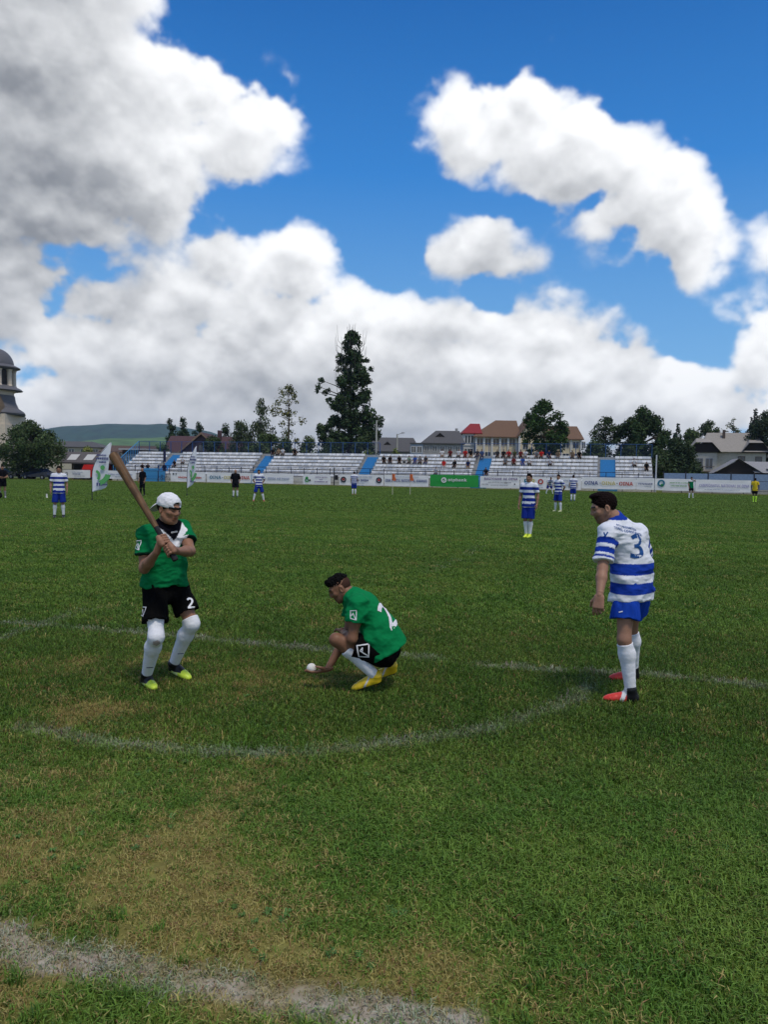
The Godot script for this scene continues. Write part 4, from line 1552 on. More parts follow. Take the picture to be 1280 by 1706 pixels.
	var prof := [[0.0, 0.0], [0.0, 0.022], [0.02, 0.023], [0.05, 0.0195], [0.30, 0.0195], [0.34, 0.022], [0.62, 0.029], [0.90, 0.0365], [long - 0.012, 0.039], [long, 0.033], [long, 0.0]]
	for piece in 2:
		var s := Shape.new()
		s.with_uv = true
		for k in prof.size() - 1:
			var t0: float = prof[k][0]
			var t1: float = prof[k + 1][0]
			if (piece == 0) != (t0 >= 0.30 - 1e-6):
				continue
			for m in 20:
				var a0 := TAU * m / 20.0
				var a1 := TAU * (m + 1) / 20.0
				var n0 := side * cos(a0) + other * sin(a0)
				var n1 := side * cos(a1) + other * sin(a1)
				var e0: float = prof[k][1]
				var e1: float = prof[k + 1][1]
				var q := [[end + axis * t0 + n0 * e0, n0, Vector2(m / 20.0, t0)], [end + axis * t0 + n1 * e0, n1, Vector2((m + 1) / 20.0, t0)], [end + axis * t1 + n1 * e1, n1, Vector2((m + 1) / 20.0, t1)], [end + axis * t1 + n0 * e1, n0, Vector2(m / 20.0, t1)]]
				for w in [0, 2, 1, 0, 3, 2]:
					s.v.append(q[w][0]); s.n.append(axis if t0 >= long - 1e-6 else q[w][1]); s.c.append(Color.WHITE); s.uv.append(q[w][2])
		part(bat, "barrel" if piece == 0 else "taped_grip", s.commit(), wood if piece == 0 else grained(Color(0.022, 0.022, 0.026), 0.35, 9.0, 0.8, 6))

func wood_tex() -> ImageTexture:
	var n := FastNoiseLite.new()
	n.seed = 31
	n.frequency = 0.03
	n.fractal_octaves = 4
	var im := Image.create(128, 512, false, Image.FORMAT_RGB8)
	for y in 512:
		for x in 128:
			var g := n.get_noise_2d(x * 3.2, y * 0.22) * 0.8 + n.get_noise_2d(x * 0.6 + 99.0, y * 0.5) * 0.7
			var c := Color(0.17, 0.092, 0.040).lerp(Color(0.075, 0.040, 0.018), clampf(0.5 + g, 0, 1))
			im.set_pixel(x, y, c.linear_to_srgb())
	return ImageTexture.create_from_image(im)

func make_croucher() -> void:
	var j := {"ankle_l": Vector3(-0.04, 0.135, 0.15), "ankle_r": Vector3(0.084, 0.145, -0.13), "knee_l": Vector3(-0.352, 0.432, 0.21), "knee_r": Vector3(-0.290, 0.40, -0.17), "hip_l": Vector3(0.020, 0.305, 0.14), "hip_r": Vector3(0.055, 0.295, -0.06),
		"sh_l": Vector3(-0.192, 0.705, 0.21), "sh_r": Vector3(-0.236, 0.69, -0.13), "el_l": Vector3(-0.226, 0.448, 0.25), "wr_l": Vector3(-0.315, 0.455, 0.02), "el_r": Vector3(-0.270, 0.425, -0.10), "wr_r": Vector3(-0.425, 0.160, 0.05),
		"neck": Vector3(-0.255, 0.755, 0.035), "head": Vector3(-0.338, 0.800, 0.035), "mid": Vector3(-0.030, 0.50, 0.04), "chest": Vector3(-0.130, 0.625, 0.04), "hem": Vector3(0.068, 0.335, 0.04),
		"heel_l": Vector3(0.010, 0.085, 0.155), "toe_l": Vector3(-0.226, 0.0, 0.12), "heel_r": Vector3(0.135, 0.085, -0.14), "toe_r": Vector3(-0.095, 0.0, -0.155)}
	var at := Vector3(0.0, 0.0, -5.95)
	var yellow := Color(0.72, 0.50, 0.02)
	var look := {"skin": Color(0.225, 0.110, 0.066), "hair": Color(0.007, 0.005, 0.004), "face": Vector3(-0.86, -0.50, 0.12), "crown": Vector3(-0.50, 0.86, 0.0), "head_size": 0.92, "bulk": 1.0,
		"shirt": flat_tint(Color(0.006, 0.200, 0.064)), "shorts": flat_tint(Color(0.0045, 0.0045, 0.006)), "short_leg": 0.64, "short_w": 0.098, "hem_w": 0.188, "mid_w": 0.168, "squeeze": 1.28, "hip_w": 0.119, "sleeve": 0.52, "sleeve_w": 0.078,
		"sock": flat_tint(Color(0.80, 0.82, 0.87)), "sock_top_l": 0.26, "sock_top_r": 0.26, "shoe": flat_tint(yellow), "stubble": 0.25, "folds": Vector3(7, 9, 7),
		"shoe_at": func(heel: Vector3, toe: Vector3) -> Callable:
			var dir := (toe - heel).normalized()
			return func(p: Vector3) -> Color:
				var q := p - heel
				var t := q.dot(dir) / heel.distance_to(toe)
				var y := (q - dir * q.dot(dir)).y
				if y < 0.014:
					return Color(0.03, 0.02, 0.02)
				if absf(t - 0.45 + (y - 0.04) * 4.0) < 0.035:
					return Color(0.6, 0.6, 0.62)
				return yellow,
		"hand_r": Vector3(-0.97, -0.24, 0.15), "palm_r": Vector3(0.0, 1.0, 0.1), "thumb_r": Vector3(0.2, 0.35, 0.95), "curl_r": [0.30, 0.24, 0.22, 0.26, 0.5],
		"hand_l": Vector3(-0.05, -0.55, -0.8), "palm_l": Vector3(-0.5, -0.6, 0.3), "thumb_l": Vector3(-0.4, 0.9, 0.1),
		"hair_shape": func(f: Field, c: Vector3, b: Basis, u: float) -> void:
			f.ball(c + b * Vector3(0, 0.052, -0.014) * u, Vector3(0.073, 0.076, 0.096) * u, b, 0.01)
			f.cut(c + b * Vector3(0, 0.052, 0.058) * u, b * Vector3(0, -0.75, 0.66).normalized())
			f.cut(c + b * Vector3(0, 0.045, -0.02) * u, b * Vector3(0, -0.95, -0.25).normalized())
			f.ball(c + b * Vector3(0, 0.096, 0.058) * u, Vector3(0.050, 0.026, 0.034) * u, b, 0.025)
			f.rough(fold_noise, 0.012, Vector3(40, 40, 40))}
	var root := make_person("person", "person in green shirt crouching with one arm stretched out to hold a ball", at, j, look)
	# clipped sides and nape: a thin dark growth under the longer top
	var hb := frame(look.face, look.crown)
	var c: Vector3 = j.head
	var ff := Field.new(c - Vector3.ONE * 0.15, c + Vector3.ONE * 0.15, 0.0055)
	ff.ball(c + hb * Vector3(0, 0.024, -0.016), Vector3(0.0672, 0.0765, 0.0835), hb, 0.01)
	ff.cut(c + hb * Vector3(0, -0.014, -0.05), hb * Vector3(0, -0.95, 0.3).normalized())
	ff.cut(c + hb * Vector3(0, 0.03, 0.028), hb * Vector3(0, -0.2, 0.98).normalized())
	part(root, "clipped_hair", skin_of(ff, flat_tint(Color(0.055, 0.030, 0.020))), hair_mat)
	var back: Vector3 = -look.front
	print_on(look, "shirt", "number", text_tris("2", 0.22), Vector3(0.02, 0.60, 0.10), Vector3(0.62, 0.42, 0.66), look.spine, print_white)
	print_on(look, "shirt", "sleeve_emblem", stroke_tris(emblem(), 0.006), j.sh_l.lerp(j.el_l, 0.28), Vector3(-0.25, 0.1, 1.0), Vector3.UP, print_white)
	print_on(look, "shorts", "side_emblem", stroke_tris([[[-0.045, 0.045], [0.045, 0.050], [0.045, -0.050], [-0.030, -0.045], [-0.045, 0.045]], [[-0.020, 0.005], [-0.004, 0.024], [-0.004, 0.0]], [[-0.018, 0.0], [0.040, -0.040]]], 0.009), j.hip_l.lerp(j.knee_l, 0.44), Vector3(0.0, 0.0, 1.0), Vector3.UP, print_white)
	var ball := thing("ball", "small white ball held low in the crouching player's hand", "ball", at + Vector3(-0.552, 0.170, 0.065))
	var s := Shape.new()
	var prof := []
	for k in 17:
		var a := -PI / 2 + PI * k / 16.0
		prof.append(Vector2(cos(a) * 0.038, sin(a) * 0.038))
	s.lathe(Vector3.ZERO, prof, 28)
	part(ball, "cover", s.commit(), grained(Color(0.72, 0.71, 0.66), 0.10, 12.0, 0.6, 9))
	var seam := Shape.new()
	for k in 48:
		var p := []
		for m in 2:
			var t := TAU * (k + m) / 48.0
			var q := Vector3(cos(t) * 0.8 + 0.2 * cos(3.0 * t), sin(t) * 0.8 - 0.2 * sin(3.0 * t), 1.05 * sin(2.0 * t) * 0.72)
			p.append(q.normalized() * 0.0380)
		seam.bar(p[0], p[1], 0.0009, 0.0009, 5, false)
	part(ball, "seam", seam.commit(), mat(Color(0.5, 0.47, 0.42), 0.8))

func make_fielder() -> void:
	var j := {"ankle_l": Vector3(-0.005, 0.10, 0.24), "ankle_r": Vector3(0.215, 0.105, -0.37), "knee_l": Vector3(-0.065, 0.485, 0.235), "knee_r": Vector3(0.150, 0.475, -0.26), "hip_l": Vector3(-0.030, 0.885, 0.15), "hip_r": Vector3(0.115, 0.875, -0.02),
		"sh_l": Vector3(-0.200, 1.302, 0.19), "sh_r": Vector3(0.098, 1.272, -0.02), "el_l": Vector3(-0.262, 1.030, 0.29), "wr_l": Vector3(-0.315, 0.850, 0.42), "el_r": Vector3(0.205, 1.030, -0.16), "wr_r": Vector3(0.12, 0.86, -0.36),
		"neck": Vector3(-0.118, 1.392, 0.078), "head": Vector3(-0.206, 1.474, 0.08), "mid": Vector3(0.030, 1.035, 0.06), "chest": Vector3(-0.020, 1.190, 0.07), "hem": Vector3(0.032, 0.775, 0.065),
		"heel_l": Vector3(0.058, 0.0, 0.244), "toe_l": Vector3(-0.205, 0.0, 0.205), "heel_r": Vector3(0.276, 0.0, -0.40), "toe_r": Vector3(0.020, 0.0, -0.39)}
	var at := Vector3(1.9, 0.0, -5.9)
	var white := Color(0.76, 0.79, 0.86)
	var blue := Color(0.012, 0.048, 0.36)
	var red := Color(0.62, 0.045, 0.035)
	var look := {"skin": Color(0.34, 0.185, 0.125), "hair": Color(0.010, 0.007, 0.006), "face": Vector3(-0.93, -0.28, -0.06), "crown": Vector3(-0.20, 1.0, 0.0), "stubble": 0.55, "bulk": 0.99,
		"shorts": flat_tint(Color(0.014, 0.060, 0.42)), "short_leg": 0.62, "short_w": 0.104, "hem_w": 0.182, "mid_w": 0.172, "hip_w": 0.122, "squeeze": 1.30, "sleeve": 0.80, "sleeve_w": 0.071, "sock": flat_tint(Color(0.80, 0.82, 0.87)), "sock_top_l": 0.07, "sock_top_r": 0.10,
		"shoe": flat_tint(red), "hair_shape": short_hair, "folds": Vector3(6, 11, 6), "hand_l": Vector3(-0.15, -0.95, 0.2), "palm_l": Vector3(0.6, 0.0, -0.7), "thumb_l": Vector3(-0.9, -0.2, -0.4), "curl_l": [0.75, 0.70, 0.62, 0.5, 0.6],
		"shoe_at": func(heel: Vector3, toe: Vector3) -> Callable:
			var dir := (toe - heel).normalized()
			return func(p: Vector3) -> Color:
				var q := p - heel
				var t := q.dot(dir) / heel.distance_to(toe)
				var y := (q - dir * q.dot(dir)).y
				if y < 0.014 or t < 0.36:
					return Color(0.010, 0.010, 0.014)
				if absf(t - 0.46 - (0.05 - y) * 1.5) < 0.06:
					return Color(0.7, 0.7, 0.7)
				return red}
	var neck: Vector3 = j.neck
	var hem: Vector3 = j.hem
	look["shirt"] = func(p: Vector3) -> Color:
		for e in ["_l", "_r"]:
			var sh: Vector3 = j["sh" + e]
			var el: Vector3 = j["el" + e]
			var t := (p - sh).dot(el - sh) / (el - sh).length_squared()
			if t > 0.12 and p.distance_to(sh.lerp(el, t)) < 0.092 and (p - (j.sh_l + j.sh_r) / 2.0).dot((sh - (j.sh_l + j.sh_r) / 2.0).normalized()) > 0.13 - 0.06 * (t - 0.12):
				t /= 0.80
				return blue if (t > 0.28 and t < 0.48) or (t > 0.60 and t < 0.78) or (t > 0.86 and t < 0.93) else white
		var v := clampf((1.40 - p.y) / (1.40 - hem.y), 0.0, 1.0)
		if p.distance_to(neck) < 0.094 and p.y > 1.385:
			return blue
		if (v > 0.545 and v < 0.685) or (v > 0.785 and v < 0.915):
			return blue
		return white
	var root := make_person("person", "person in white and blue hooped shirt with number 3 leaning forward", at, j, look)
	var back: Vector3 = -look.front
	var ink := mat(Color(0.012, 0.075, 0.26), 0.7)
	print_on(look, "shirt", "number", text_tris("3", 0.185), Vector3(0.028, 1.195, 0.20), Vector3(0.38, 0.16, 0.9), Vector3.UP, ink)
	print_on(look, "shirt", "back_print", text_tris("ACT PROMETEU", 0.019), Vector3(-0.058, 1.342, 0.20), Vector3(0.22, 0.42, 0.85), Vector3(0.16, 1.0, 0.0), ink)
	print_on(look, "shirt", "back_print", text_tris("TOMIS CONSTANTA", 0.022), Vector3(-0.050, 1.305, 0.20), Vector3(0.24, 0.34, 0.88), Vector3(0.16, 1.0, 0.0), ink)
	print_on(look, "shirt", "sleeve_emblem", stroke_tris([[[-0.012, 0.012], [0.0, -0.014], [0.014, 0.016]]], 0.010), j.sh_l.lerp(j.el_l, 0.12), Vector3(-0.45, 0.2, 0.9), Vector3.UP, ink)
	print_on(look, "shorts", "side_emblem", stroke_tris([[[-0.012, 0.0], [0.012, 0.008]]], 0.008), j.hip_l.lerp(j.knee_l, 0.46), Vector3(-0.6, 0.0, 0.8), Vector3.UP, print_white)


# ---------------------------------------------------------------- the stand along the far touchline
const STAND_AT := Vector3(0, 0, -90.5)
const STAND_TURN := -0.2730
const AISLES := [[-32.6, -31.2], [-18.6, -17.2], [-4.2, -2.8], [10.4, 11.9], [24.8, 26.5]]
const ROWS := 7
const S0 := -38.2
const S1 := 30.6

func row_y(r: int) -> float:
	return 0.70 + 0.45 * r

func row_z(r: int) -> float:
	return -1.6 - 0.75 * r

func make_stand() -> void:
	var st := thing("grandstand", "long open stand with rows of white seats and blue stair aisles behind the banners", "stand", STAND_AT, STAND_TURN)
	var concrete := grained(Color(0.36, 0.36, 0.35), 0.22, 0.5, 0.9, 41)
	var blue := grained(Color(0.055, 0.26, 0.52), 0.12, 0.7, 0.6, 42)
	var white_wall := grained(Color(0.55, 0.55, 0.52), 0.18, 0.4, 0.9, 43)
	# walkway with its front wall, then one concrete step for each row
	part(st, "front_wall", span_mesh(Vector3(S0, 0, -0.98), Vector3(S1, 0.95, -0.78)), white_wall)
	part(st, "walkway", span_mesh(Vector3(S0, 0.0, -1.55), Vector3(S1, 0.68, -0.99)), concrete)
	for r in ROWS:
		part(st, "terrace_step", span_mesh(Vector3(S0 + 0.002 * r, 0.0 if r == 0 else row_y(r) - 0.5, row_z(r) - 0.74), Vector3(S1 - 0.002 * r, row_y(r), row_z(r))), concrete)
	part(st, "back_wall", span_mesh(Vector3(S0, 0, row_z(ROWS - 1) - 0.95), Vector3(S1, 3.95, row_z(ROWS - 1) - 0.75)), concrete)
	# blue stairs, two treads to a row, with a blue front below each
	for a: Array in AISLES:
		var s := Shape.new()
		for k in ROWS * 2:
			var y := row_y(0) + 0.225 * k + 0.012
			var z := -1.6 - 0.375 * k
			s.span(Vector3(a[0], y - 0.23, z - 0.375), Vector3(a[1], y, z + 0.012))
		part(st, "stair", s.commit(), blue)
		part(st, "stair_front", span_mesh(Vector3(a[0] - 0.2, 0.02, -0.775), Vector3(a[1] + 0.2, 0.97, -0.745)), blue)
	# seats: pan and low back in one moulded piece
	var seat := Shape.new()
	seat.box(Vector3(0, 0.40, -0.30), Vector3(0.47, 0.05, 0.36))
	seat.box(Vector3(0, 0.54, -0.49), Vector3(0.47, 0.26, 0.04), Basis(Vector3.RIGHT, -0.18))
	seat.box(Vector3(0, 0.20, -0.36), Vector3(0.10, 0.37, 0.10))
	var seat_mesh := seat.commit()
	var tones := [mat(Color(0.66, 0.68, 0.70), 0.5), mat(Color(0.58, 0.60, 0.62), 0.55), mat(Color(0.72, 0.73, 0.74), 0.5), mat(Color(0.50, 0.53, 0.57), 0.6)]
	var r_ := RandomNumberGenerator.new()
	r_.seed = 77
	var rest := []
	var tints := PackedColorArray()
	var single := 0
	var spots := []
	for r in ROWS:
		var s := S1 - 0.35
		while s > S0 + 0.3:
			var ok := true
			for a: Array in AISLES:
				if s > a[0] - 0.20 and s < a[1] + 0.20:
					ok = false
			if ok:
				spots.append([s, r])
			s -= 0.50
	spots.sort_custom(func(a, b): return a[0] > b[0])
	for p: Array in spots:
		var at := Vector3(p[0] + r_.randf_range(-0.02, 0.02), row_y(p[1]), row_z(p[1]))
		if single < 290:
			part(st, "seat", seat_mesh, tones[r_.randi() % 4], at)
			single += 1
		else:
			rest.append(Transform3D(Basis(Vector3.UP, r_.randf_range(-0.03, 0.03)), at))
			tints.append([Color(0.66, 0.68, 0.70), Color(0.58, 0.60, 0.62), Color(0.72, 0.73, 0.74), Color(0.50, 0.53, 0.57)][r_.randi() % 4])
	var mm := MultiMesh.new()
	mm.transform_format = MultiMesh.TRANSFORM_3D
	mm.use_colors = true
	mm.mesh = seat_mesh
	mm.instance_count = rest.size()
	for i in rest.size():
		mm.set_instance_transform(i, rest[i])
		mm.set_instance_color(i, tints[i])
	var far := MultiMeshInstance3D.new()
	far.name = "far_seats"
	far.multimesh = mm
	far.material_override = vmat(0.55)
	far.set_meta("kind", "stuff")
	st.add_child(far)
	# end face on the right, painted white; blue stair side on the left
	part(st, "end_panel", span_mesh(Vector3(S1 + 0.02, 0.0, row_z(ROWS - 1) - 0.9), Vector3(S1 + 0.12, 1.2, -0.8)), white_wall)
	part(st, "end_post", span_mesh(Vector3(S1 + 0.02, 0.0, -0.80), Vector3(S1 + 0.16, 4.1, -0.66)), mat(Color(0.5, 0.53, 0.58), 0.6))
	var gate := thing("blue_gate_wall", "tall blue panel wall at the foot of the first stair by the standing people", "wall", STAND_AT + Basis(Vector3.UP, STAND_TURN) * Vector3(-31.4, 0, -0.3), STAND_TURN)
	part(gate, "panel", span_mesh(Vector3(-2.0, 0, -0.06), Vector3(0.55, 1.75, 0.06)), blue)
	part(gate, "panel", span_mesh(Vector3(0.60, 0, -0.06), Vector3(1.5, 1.45, 0.06)), blue)
	part(gate, "post", span_mesh(Vector3(0.55, 0, -0.08), Vector3(0.60, 2.1, 0.08)), mat(Color(0.02, 0.07, 0.22), 0.5))
	# rail in front of the first row
	var dark := mat(Color(0.012, 0.022, 0.055), 0.5)
	var rail := thing("stand_railing", "dark blue pipe railing in front of the lowest row of seats", "railing", STAND_AT + Basis(Vector3.UP, STAND_TURN) * Vector3(0, 0, -0.88), STAND_TURN)
	for y in [2.12, 1.62]:
		part(rail, "rail", bar_mesh(Vector3(S0, y, 0), Vector3(S1, y, 0), 0.036, -1.0, 6), dark)
	var s2 := S0
	while s2 <= S1 + 0.1:
		part(rail, "post", bar_mesh(Vector3(s2, 0.955, 0), Vector3(s2, 2.14, 0), 0.045, -1.0, 6), dark)
		s2 += 1.72
	# wire fence along the top
	var post_blue := mat(Color(0.03, 0.085, 0.24), 0.5)
	var wire := Shape.new()
	for k in 11:
		wire.box(Vector3(0.075 + 0.15 * k, 0.74, 0), Vector3(0.013, 1.42, 0.010))
	for k in 10:
		wire.box(Vector3(0.82, 0.10 + 0.15 * k, 0), Vector3(1.62, 0.013, 0.0105))
	var wire_mesh := wire.commit()
	for run in [[-38.2, -2.6, "blue wire mesh fence along the top of the stand, long left run"], [8.0, 30.6, "blue wire mesh fence along the top of the stand, right run"]]:
		var fence := thing("mesh_fence", run[2], "fence", STAND_AT + Basis(Vector3.UP, STAND_TURN) * Vector3(run[0], 3.95, row_z(ROWS - 1) - 0.85), STAND_TURN, "fences along the top of the stand")
		var n := int((run[1] - run[0]) / 1.65)
		var step: float = (run[1] - run[0]) / n
		for k in n + 1:
			part(fence, "post", span_mesh(Vector3(step * k - 0.035, 0, -0.035), Vector3(step * k + 0.035, 1.52, 0.035)), post_blue)
			if k < n:
				part(fence, "mesh_panel", wire_mesh, mat(Color(0.012, 0.03, 0.09), 0.5), Vector3(step * k, 0, 0))
		part(fence, "top_rail", span_mesh(Vector3(0.0, 1.525, -0.03), Vector3(run[1] - run[0], 1.58, 0.03)), post_blue)
	# lattice side of the stairs at the far left end
	var side := thing("stair_lattice", "blue lattice side wall of the stand's far left stair", "railing", STAND_AT + Basis(Vector3.UP, STAND_TURN) * Vector3(S0 - 0.12, 0, 0), STAND_TURN)
	var lat := Shape.new()
	for k in 15:
		var z := -1.2 - 0.42 * k
		lat.span(Vector3(-0.03, 0.3 + 0.24 * k, z - 0.03), Vector3(0.03, 2.2 + 0.24 * k, z + 0.03))
	part(side, "bars", lat.commit(), blue).set_meta("kind", "stuff")
	part(side, "top_rail", bar_mesh(Vector3(0, 2.2, -1.2), Vector3(0, 5.56, -7.08), 0.05, -1.0, 6), blue)
	part(side, "low_rail", bar_mesh(Vector3(0, 0.5, -1.2), Vector3(0, 3.86, -7.08), 0.05, -1.0, 6), blue)

# ---------------------------------------------------------------- banners on the touchline fence
func flat_text(text: String, tall: float, width: float, bold := true) -> ArrayMesh:
	var tris := text_tris(text, tall, bold)
	var lo := 1e9
	var hi := -1e9
	for p in tris:
		lo = minf(lo, p.x)
		hi = maxf(hi, p.x)
	var sx := width / maxf(hi - lo, 1e-6) if width > 0.0 else 1.0
	var s := Shape.new()
	for k in range(0, tris.size(), 3):
		var a := Vector3(tris[k].x * sx, tris[k].y, 0)
		var b := Vector3(tris[k + 1].x * sx, tris[k + 1].y, 0)
		var c := Vector3(tris[k + 2].x * sx, tris[k + 2].y, 0)
		if (b - a).cross(c - a).z < 0.0:
			s.tri(a, c, b)
		else:
			s.tri(a, b, c)
	return s.commit()

func cloth_panel(w: float, h: float, sag: float, seed_: int) -> ArrayMesh:
	var n := FastNoiseLite.new()
	n.seed = seed_
	n.frequency = 0.35
	var s := Shape.new()
	var nx := maxi(4, int(w * 2.5))
	for i in nx:
		for k in 4:
			var p := []
			for q in [[i, k], [i + 1, k], [i + 1, k + 1], [i, k + 1]]:
				var x: float = w * q[0] / nx
				var v: float = q[1] / 4.0
				var z := 0.05 * n.get_noise_2d(x * 2.0, v * 2.0) * sin(PI * v)
				p.append(Vector3(x - w / 2.0, h * v - sag * (1.0 - v) * sin(PI * q[0] / nx) * 0.4 + 0.02 * n.get_noise_1d(x * 3.0), z))
			s.quad(p[0], p[1], p[2], p[3])
	return s.commit()

func ring(outer: float, inner: float, a0 := 0.0, a1 := TAU, n := 24) -> ArrayMesh:
	var s := Shape.new()
	for k in n:
		var t0 := lerpf(a0, a1, float(k) / n)
		var t1 := lerpf(a0, a1, float(k + 1) / n)
		var e0 := Vector3(cos(t0), sin(t0), 0)
		var e1 := Vector3(cos(t1), sin(t1), 0)
		s.quad(e0 * inner, e0 * outer, e1 * outer, e1 * inner)
	return s.commit()

func make_banners() -> void:
	var turn := Basis(Vector3.UP, STAND_TURN)
	var blue := mat(Color(0.03, 0.07, 0.24), 0.7)
	var teal := mat(Color(0.02, 0.16, 0.26), 0.7)
	var yellow := mat(Color(0.52, 0.46, 0.16), 0.7)
	var red := mat(Color(0.42, 0.035, 0.03), 0.7)
	var grey := mat(Color(0.20, 0.22, 0.26), 0.7)
	var pale := mat(Color(0.30, 0.36, 0.50), 0.7)
	var violet := mat(Color(0.17, 0.12, 0.28), 0.7)
	var green := mat(Color(0.04, 0.28, 0.07), 0.7)
	var white := mat(Color(0.70, 0.71, 0.72), 0.7)
	var dark := mat(Color(0.03, 0.03, 0.04), 0.7)
	# left and right end along the fence, low edge, height, cloth colour, label, prints: [kind, text, x share, y share, height, width, material]
	var list := [
		[-45.3, -41.0, 0.30, 1.05, 0, "white banner with round grey emblem at the far left end of the fence", [["ring", "", 0.14, 0.5, 0.22, 0, grey], ["line", "", 0.55, 0.72, 0.14, 1.9, pale], ["line", "", 0.5, 0.48, 0.16, 1.2, blue], ["line", "", 0.62, 0.22, 0.10, 1.7, grey]]],
		[-39.4, -34.0, 0.30, 1.05, 0, "white banner with blue capital letters behind the near feather flag", [["line", "", 0.5, 0.52, 0.26, 4.5, pale], ["line", "", 0.6, 0.22, 0.12, 2.0, grey]]],
		[-28.8, -23.8, 0.12, 1.22, 0, "white banner with red lettering behind the far feather flag", [["disc", "", 0.08, 0.78, 0.12, 0, dark], ["disc", "", 0.16, 0.78, 0.12, 0, grey], ["line", "", 0.58, 0.42, 0.26, 3.6, red]]],
		[-23.6, -17.4, 0.12, 1.22, 0, "white banner with a thrice written word, standing behind the black clad referee", [["text", "OINA", 0.20, 0.5, 0.42, 1.6, teal], ["text", "-", 0.36, 0.5, 0.07, 0.2, grey], ["text", "OINA", 0.52, 0.5, 0.42, 1.6, yellow], ["text", "-", 0.68, 0.5, 0.07, 0.2, grey], ["text", "OINA", 0.84, 0.5, 0.42, 1.6, red]]],
		[-17.3, -11.7, 0.12, 1.22, 0, "white banner with faint blue script behind the far hooped player", [["line", "", 0.55, 0.48, 0.30, 3.9, pale]]],
		[-10.4, -6.8, 0.12, 1.20, 0, "short white banner with green figure and violet letters by a dark post", [["disc", "", 0.14, 0.62, 0.18, 0, green], ["ring", "", 0.14, 0.40, 0.26, 0, green], ["disc", "", 0.25, 0.40, 0.12, 0, dark], ["line", "", 0.66, 0.72, 0.15, 1.5, violet], ["line", "", 0.66, 0.5, 0.12, 0.5, violet], ["line", "", 0.66, 0.26, 0.16, 1.7, violet]]],
		[-5.7, -0.1, 0.12, 1.28, 0, "white banner with a dark round crest at each end", [["ring", "", 0.10, 0.5, 0.36, 0, dark], ["disc", "", 0.10, 0.52, 0.15, 0, red], ["ring", "", 0.90, 0.5, 0.36, 0, dark], ["disc", "", 0.90, 0.52, 0.15, 0, red], ["line", "", 0.5, 0.78, 0.18, 2.6, pale], ["line", "", 0.5, 0.46, 0.30, 2.3, blue], ["line", "", 0.5, 0.18, 0.12, 0.7, pale]]],
		[0.0, 5.4, 0.12, 1.30, 0, "white banner with one line of blue capitals behind two orange flags", [["text", "OINA SPORTUL NATIONAL AL ROMANIEI", 0.5, 0.50, 0.34, 5.1, blue], ["line", "", 0.5, 0.84, 0.12, 3.2, pale]]],
		[5.6, 11.3, 0.17, 1.38, 1, "bright green banner with white bank lettering and round mark", [["ring", "", 0.29, 0.55, 0.32, 0, white], ["slash", "", 0.29, 0.55, 0.32, 0, white], ["text", "otpbank", 0.57, 0.55, 0.46, 2.2, white]]],
		[11.5, 16.0, 0.15, 1.32, 0, "white banner with a dark line of capitals right of the green one", [["text", "BASTOANE DE OINA", 0.53, 0.78, 0.28, 3.8, violet], ["line", "", 0.5, 0.48, 0.10, 2.6, grey], ["text", "RO", 0.66, 0.44, 0.14, 0.3, dark], ["line", "", 0.13, 0.30, 0.11, 0.8, grey], ["disc", "", 0.88, 0.35, 0.08, 0, dark], ["line", "", 0.5, 0.22, 0.10, 2.0, grey]]],
		[16.1, 19.0, 0.12, 1.34, 0, "white banner with blue F and red O behind the nearest hooped fielder", [["text", "F", 0.22, 0.62, 0.56, 0.42, teal], ["text", "R", 0.50, 0.62, 0.56, 0.45, yellow], ["ring", "", 0.78, 0.62, 0.30, 0, red], ["line", "", 0.5, 0.14, 0.12, 2.4, pale]]],
		[19.05, 22.8, 0.12, 1.34, 0, "white banner with two lines of pale blue capitals behind two hooped players", [["line", "", 0.52, 0.74, 0.24, 1.8, pale], ["line", "", 0.5, 0.36, 0.34, 3.2, pale]]],
		[22.85, 28.6, 0.30, 1.25, 0, "white banner with one word in blue, yellow and red beside the last blue stair", [["text", "OINA", 0.18, 0.5, 0.40, 1.45, blue], ["text", "-", 0.345, 0.5, 0.07, 0.2, grey], ["text", "OINA", 0.50, 0.5, 0.40, 1.45, yellow], ["text", "-", 0.655, 0.5, 0.07, 0.2, grey], ["text", "OINA", 0.82, 0.48, 0.40, 1.45, red]]],
		[28.65, 30.5, 0.30, 1.25, 0, "narrow white banner with dark spaced capitals at the stand's end", [["text", "TINMAR", 0.5, 0.5, 0.20, 1.5, blue], ["line", "", 0.66, 0.24, 0.09, 0.7, grey]]],
		[30.55, 34.6, 0.28, 1.25, 0, "white banner with teal arched mark and faint green lines", [["ring", "", 0.16, 0.60, 0.38, 0, teal], ["disc", "", 0.18, 0.42, 0.16, 0, green], ["line", "", 0.62, 0.66, 0.12, 2.0, green], ["line", "", 0.6, 0.40, 0.12, 1.6, green]]],
		[34.65, 40.1, 0.22, 1.28, 0, "long white sagging banner with pale violet capitals at the right end", [["text", "CAMPIONATUL NATIONAL DE OINA", 0.52, 0.52, 0.30, 4.9, mat(Color(0.33, 0.33, 0.55), 0.7)], ["line", "", 0.5, 0.18, 0.09, 3.6, pale]]],
	]
	var vinyl := grained(Color(0.76, 0.77, 0.78), 0.05, 0.6, 0.6, 51)
	var vinyl_green := grained(Color(0.025, 0.30, 0.055), 0.10, 0.6, 0.55, 52)
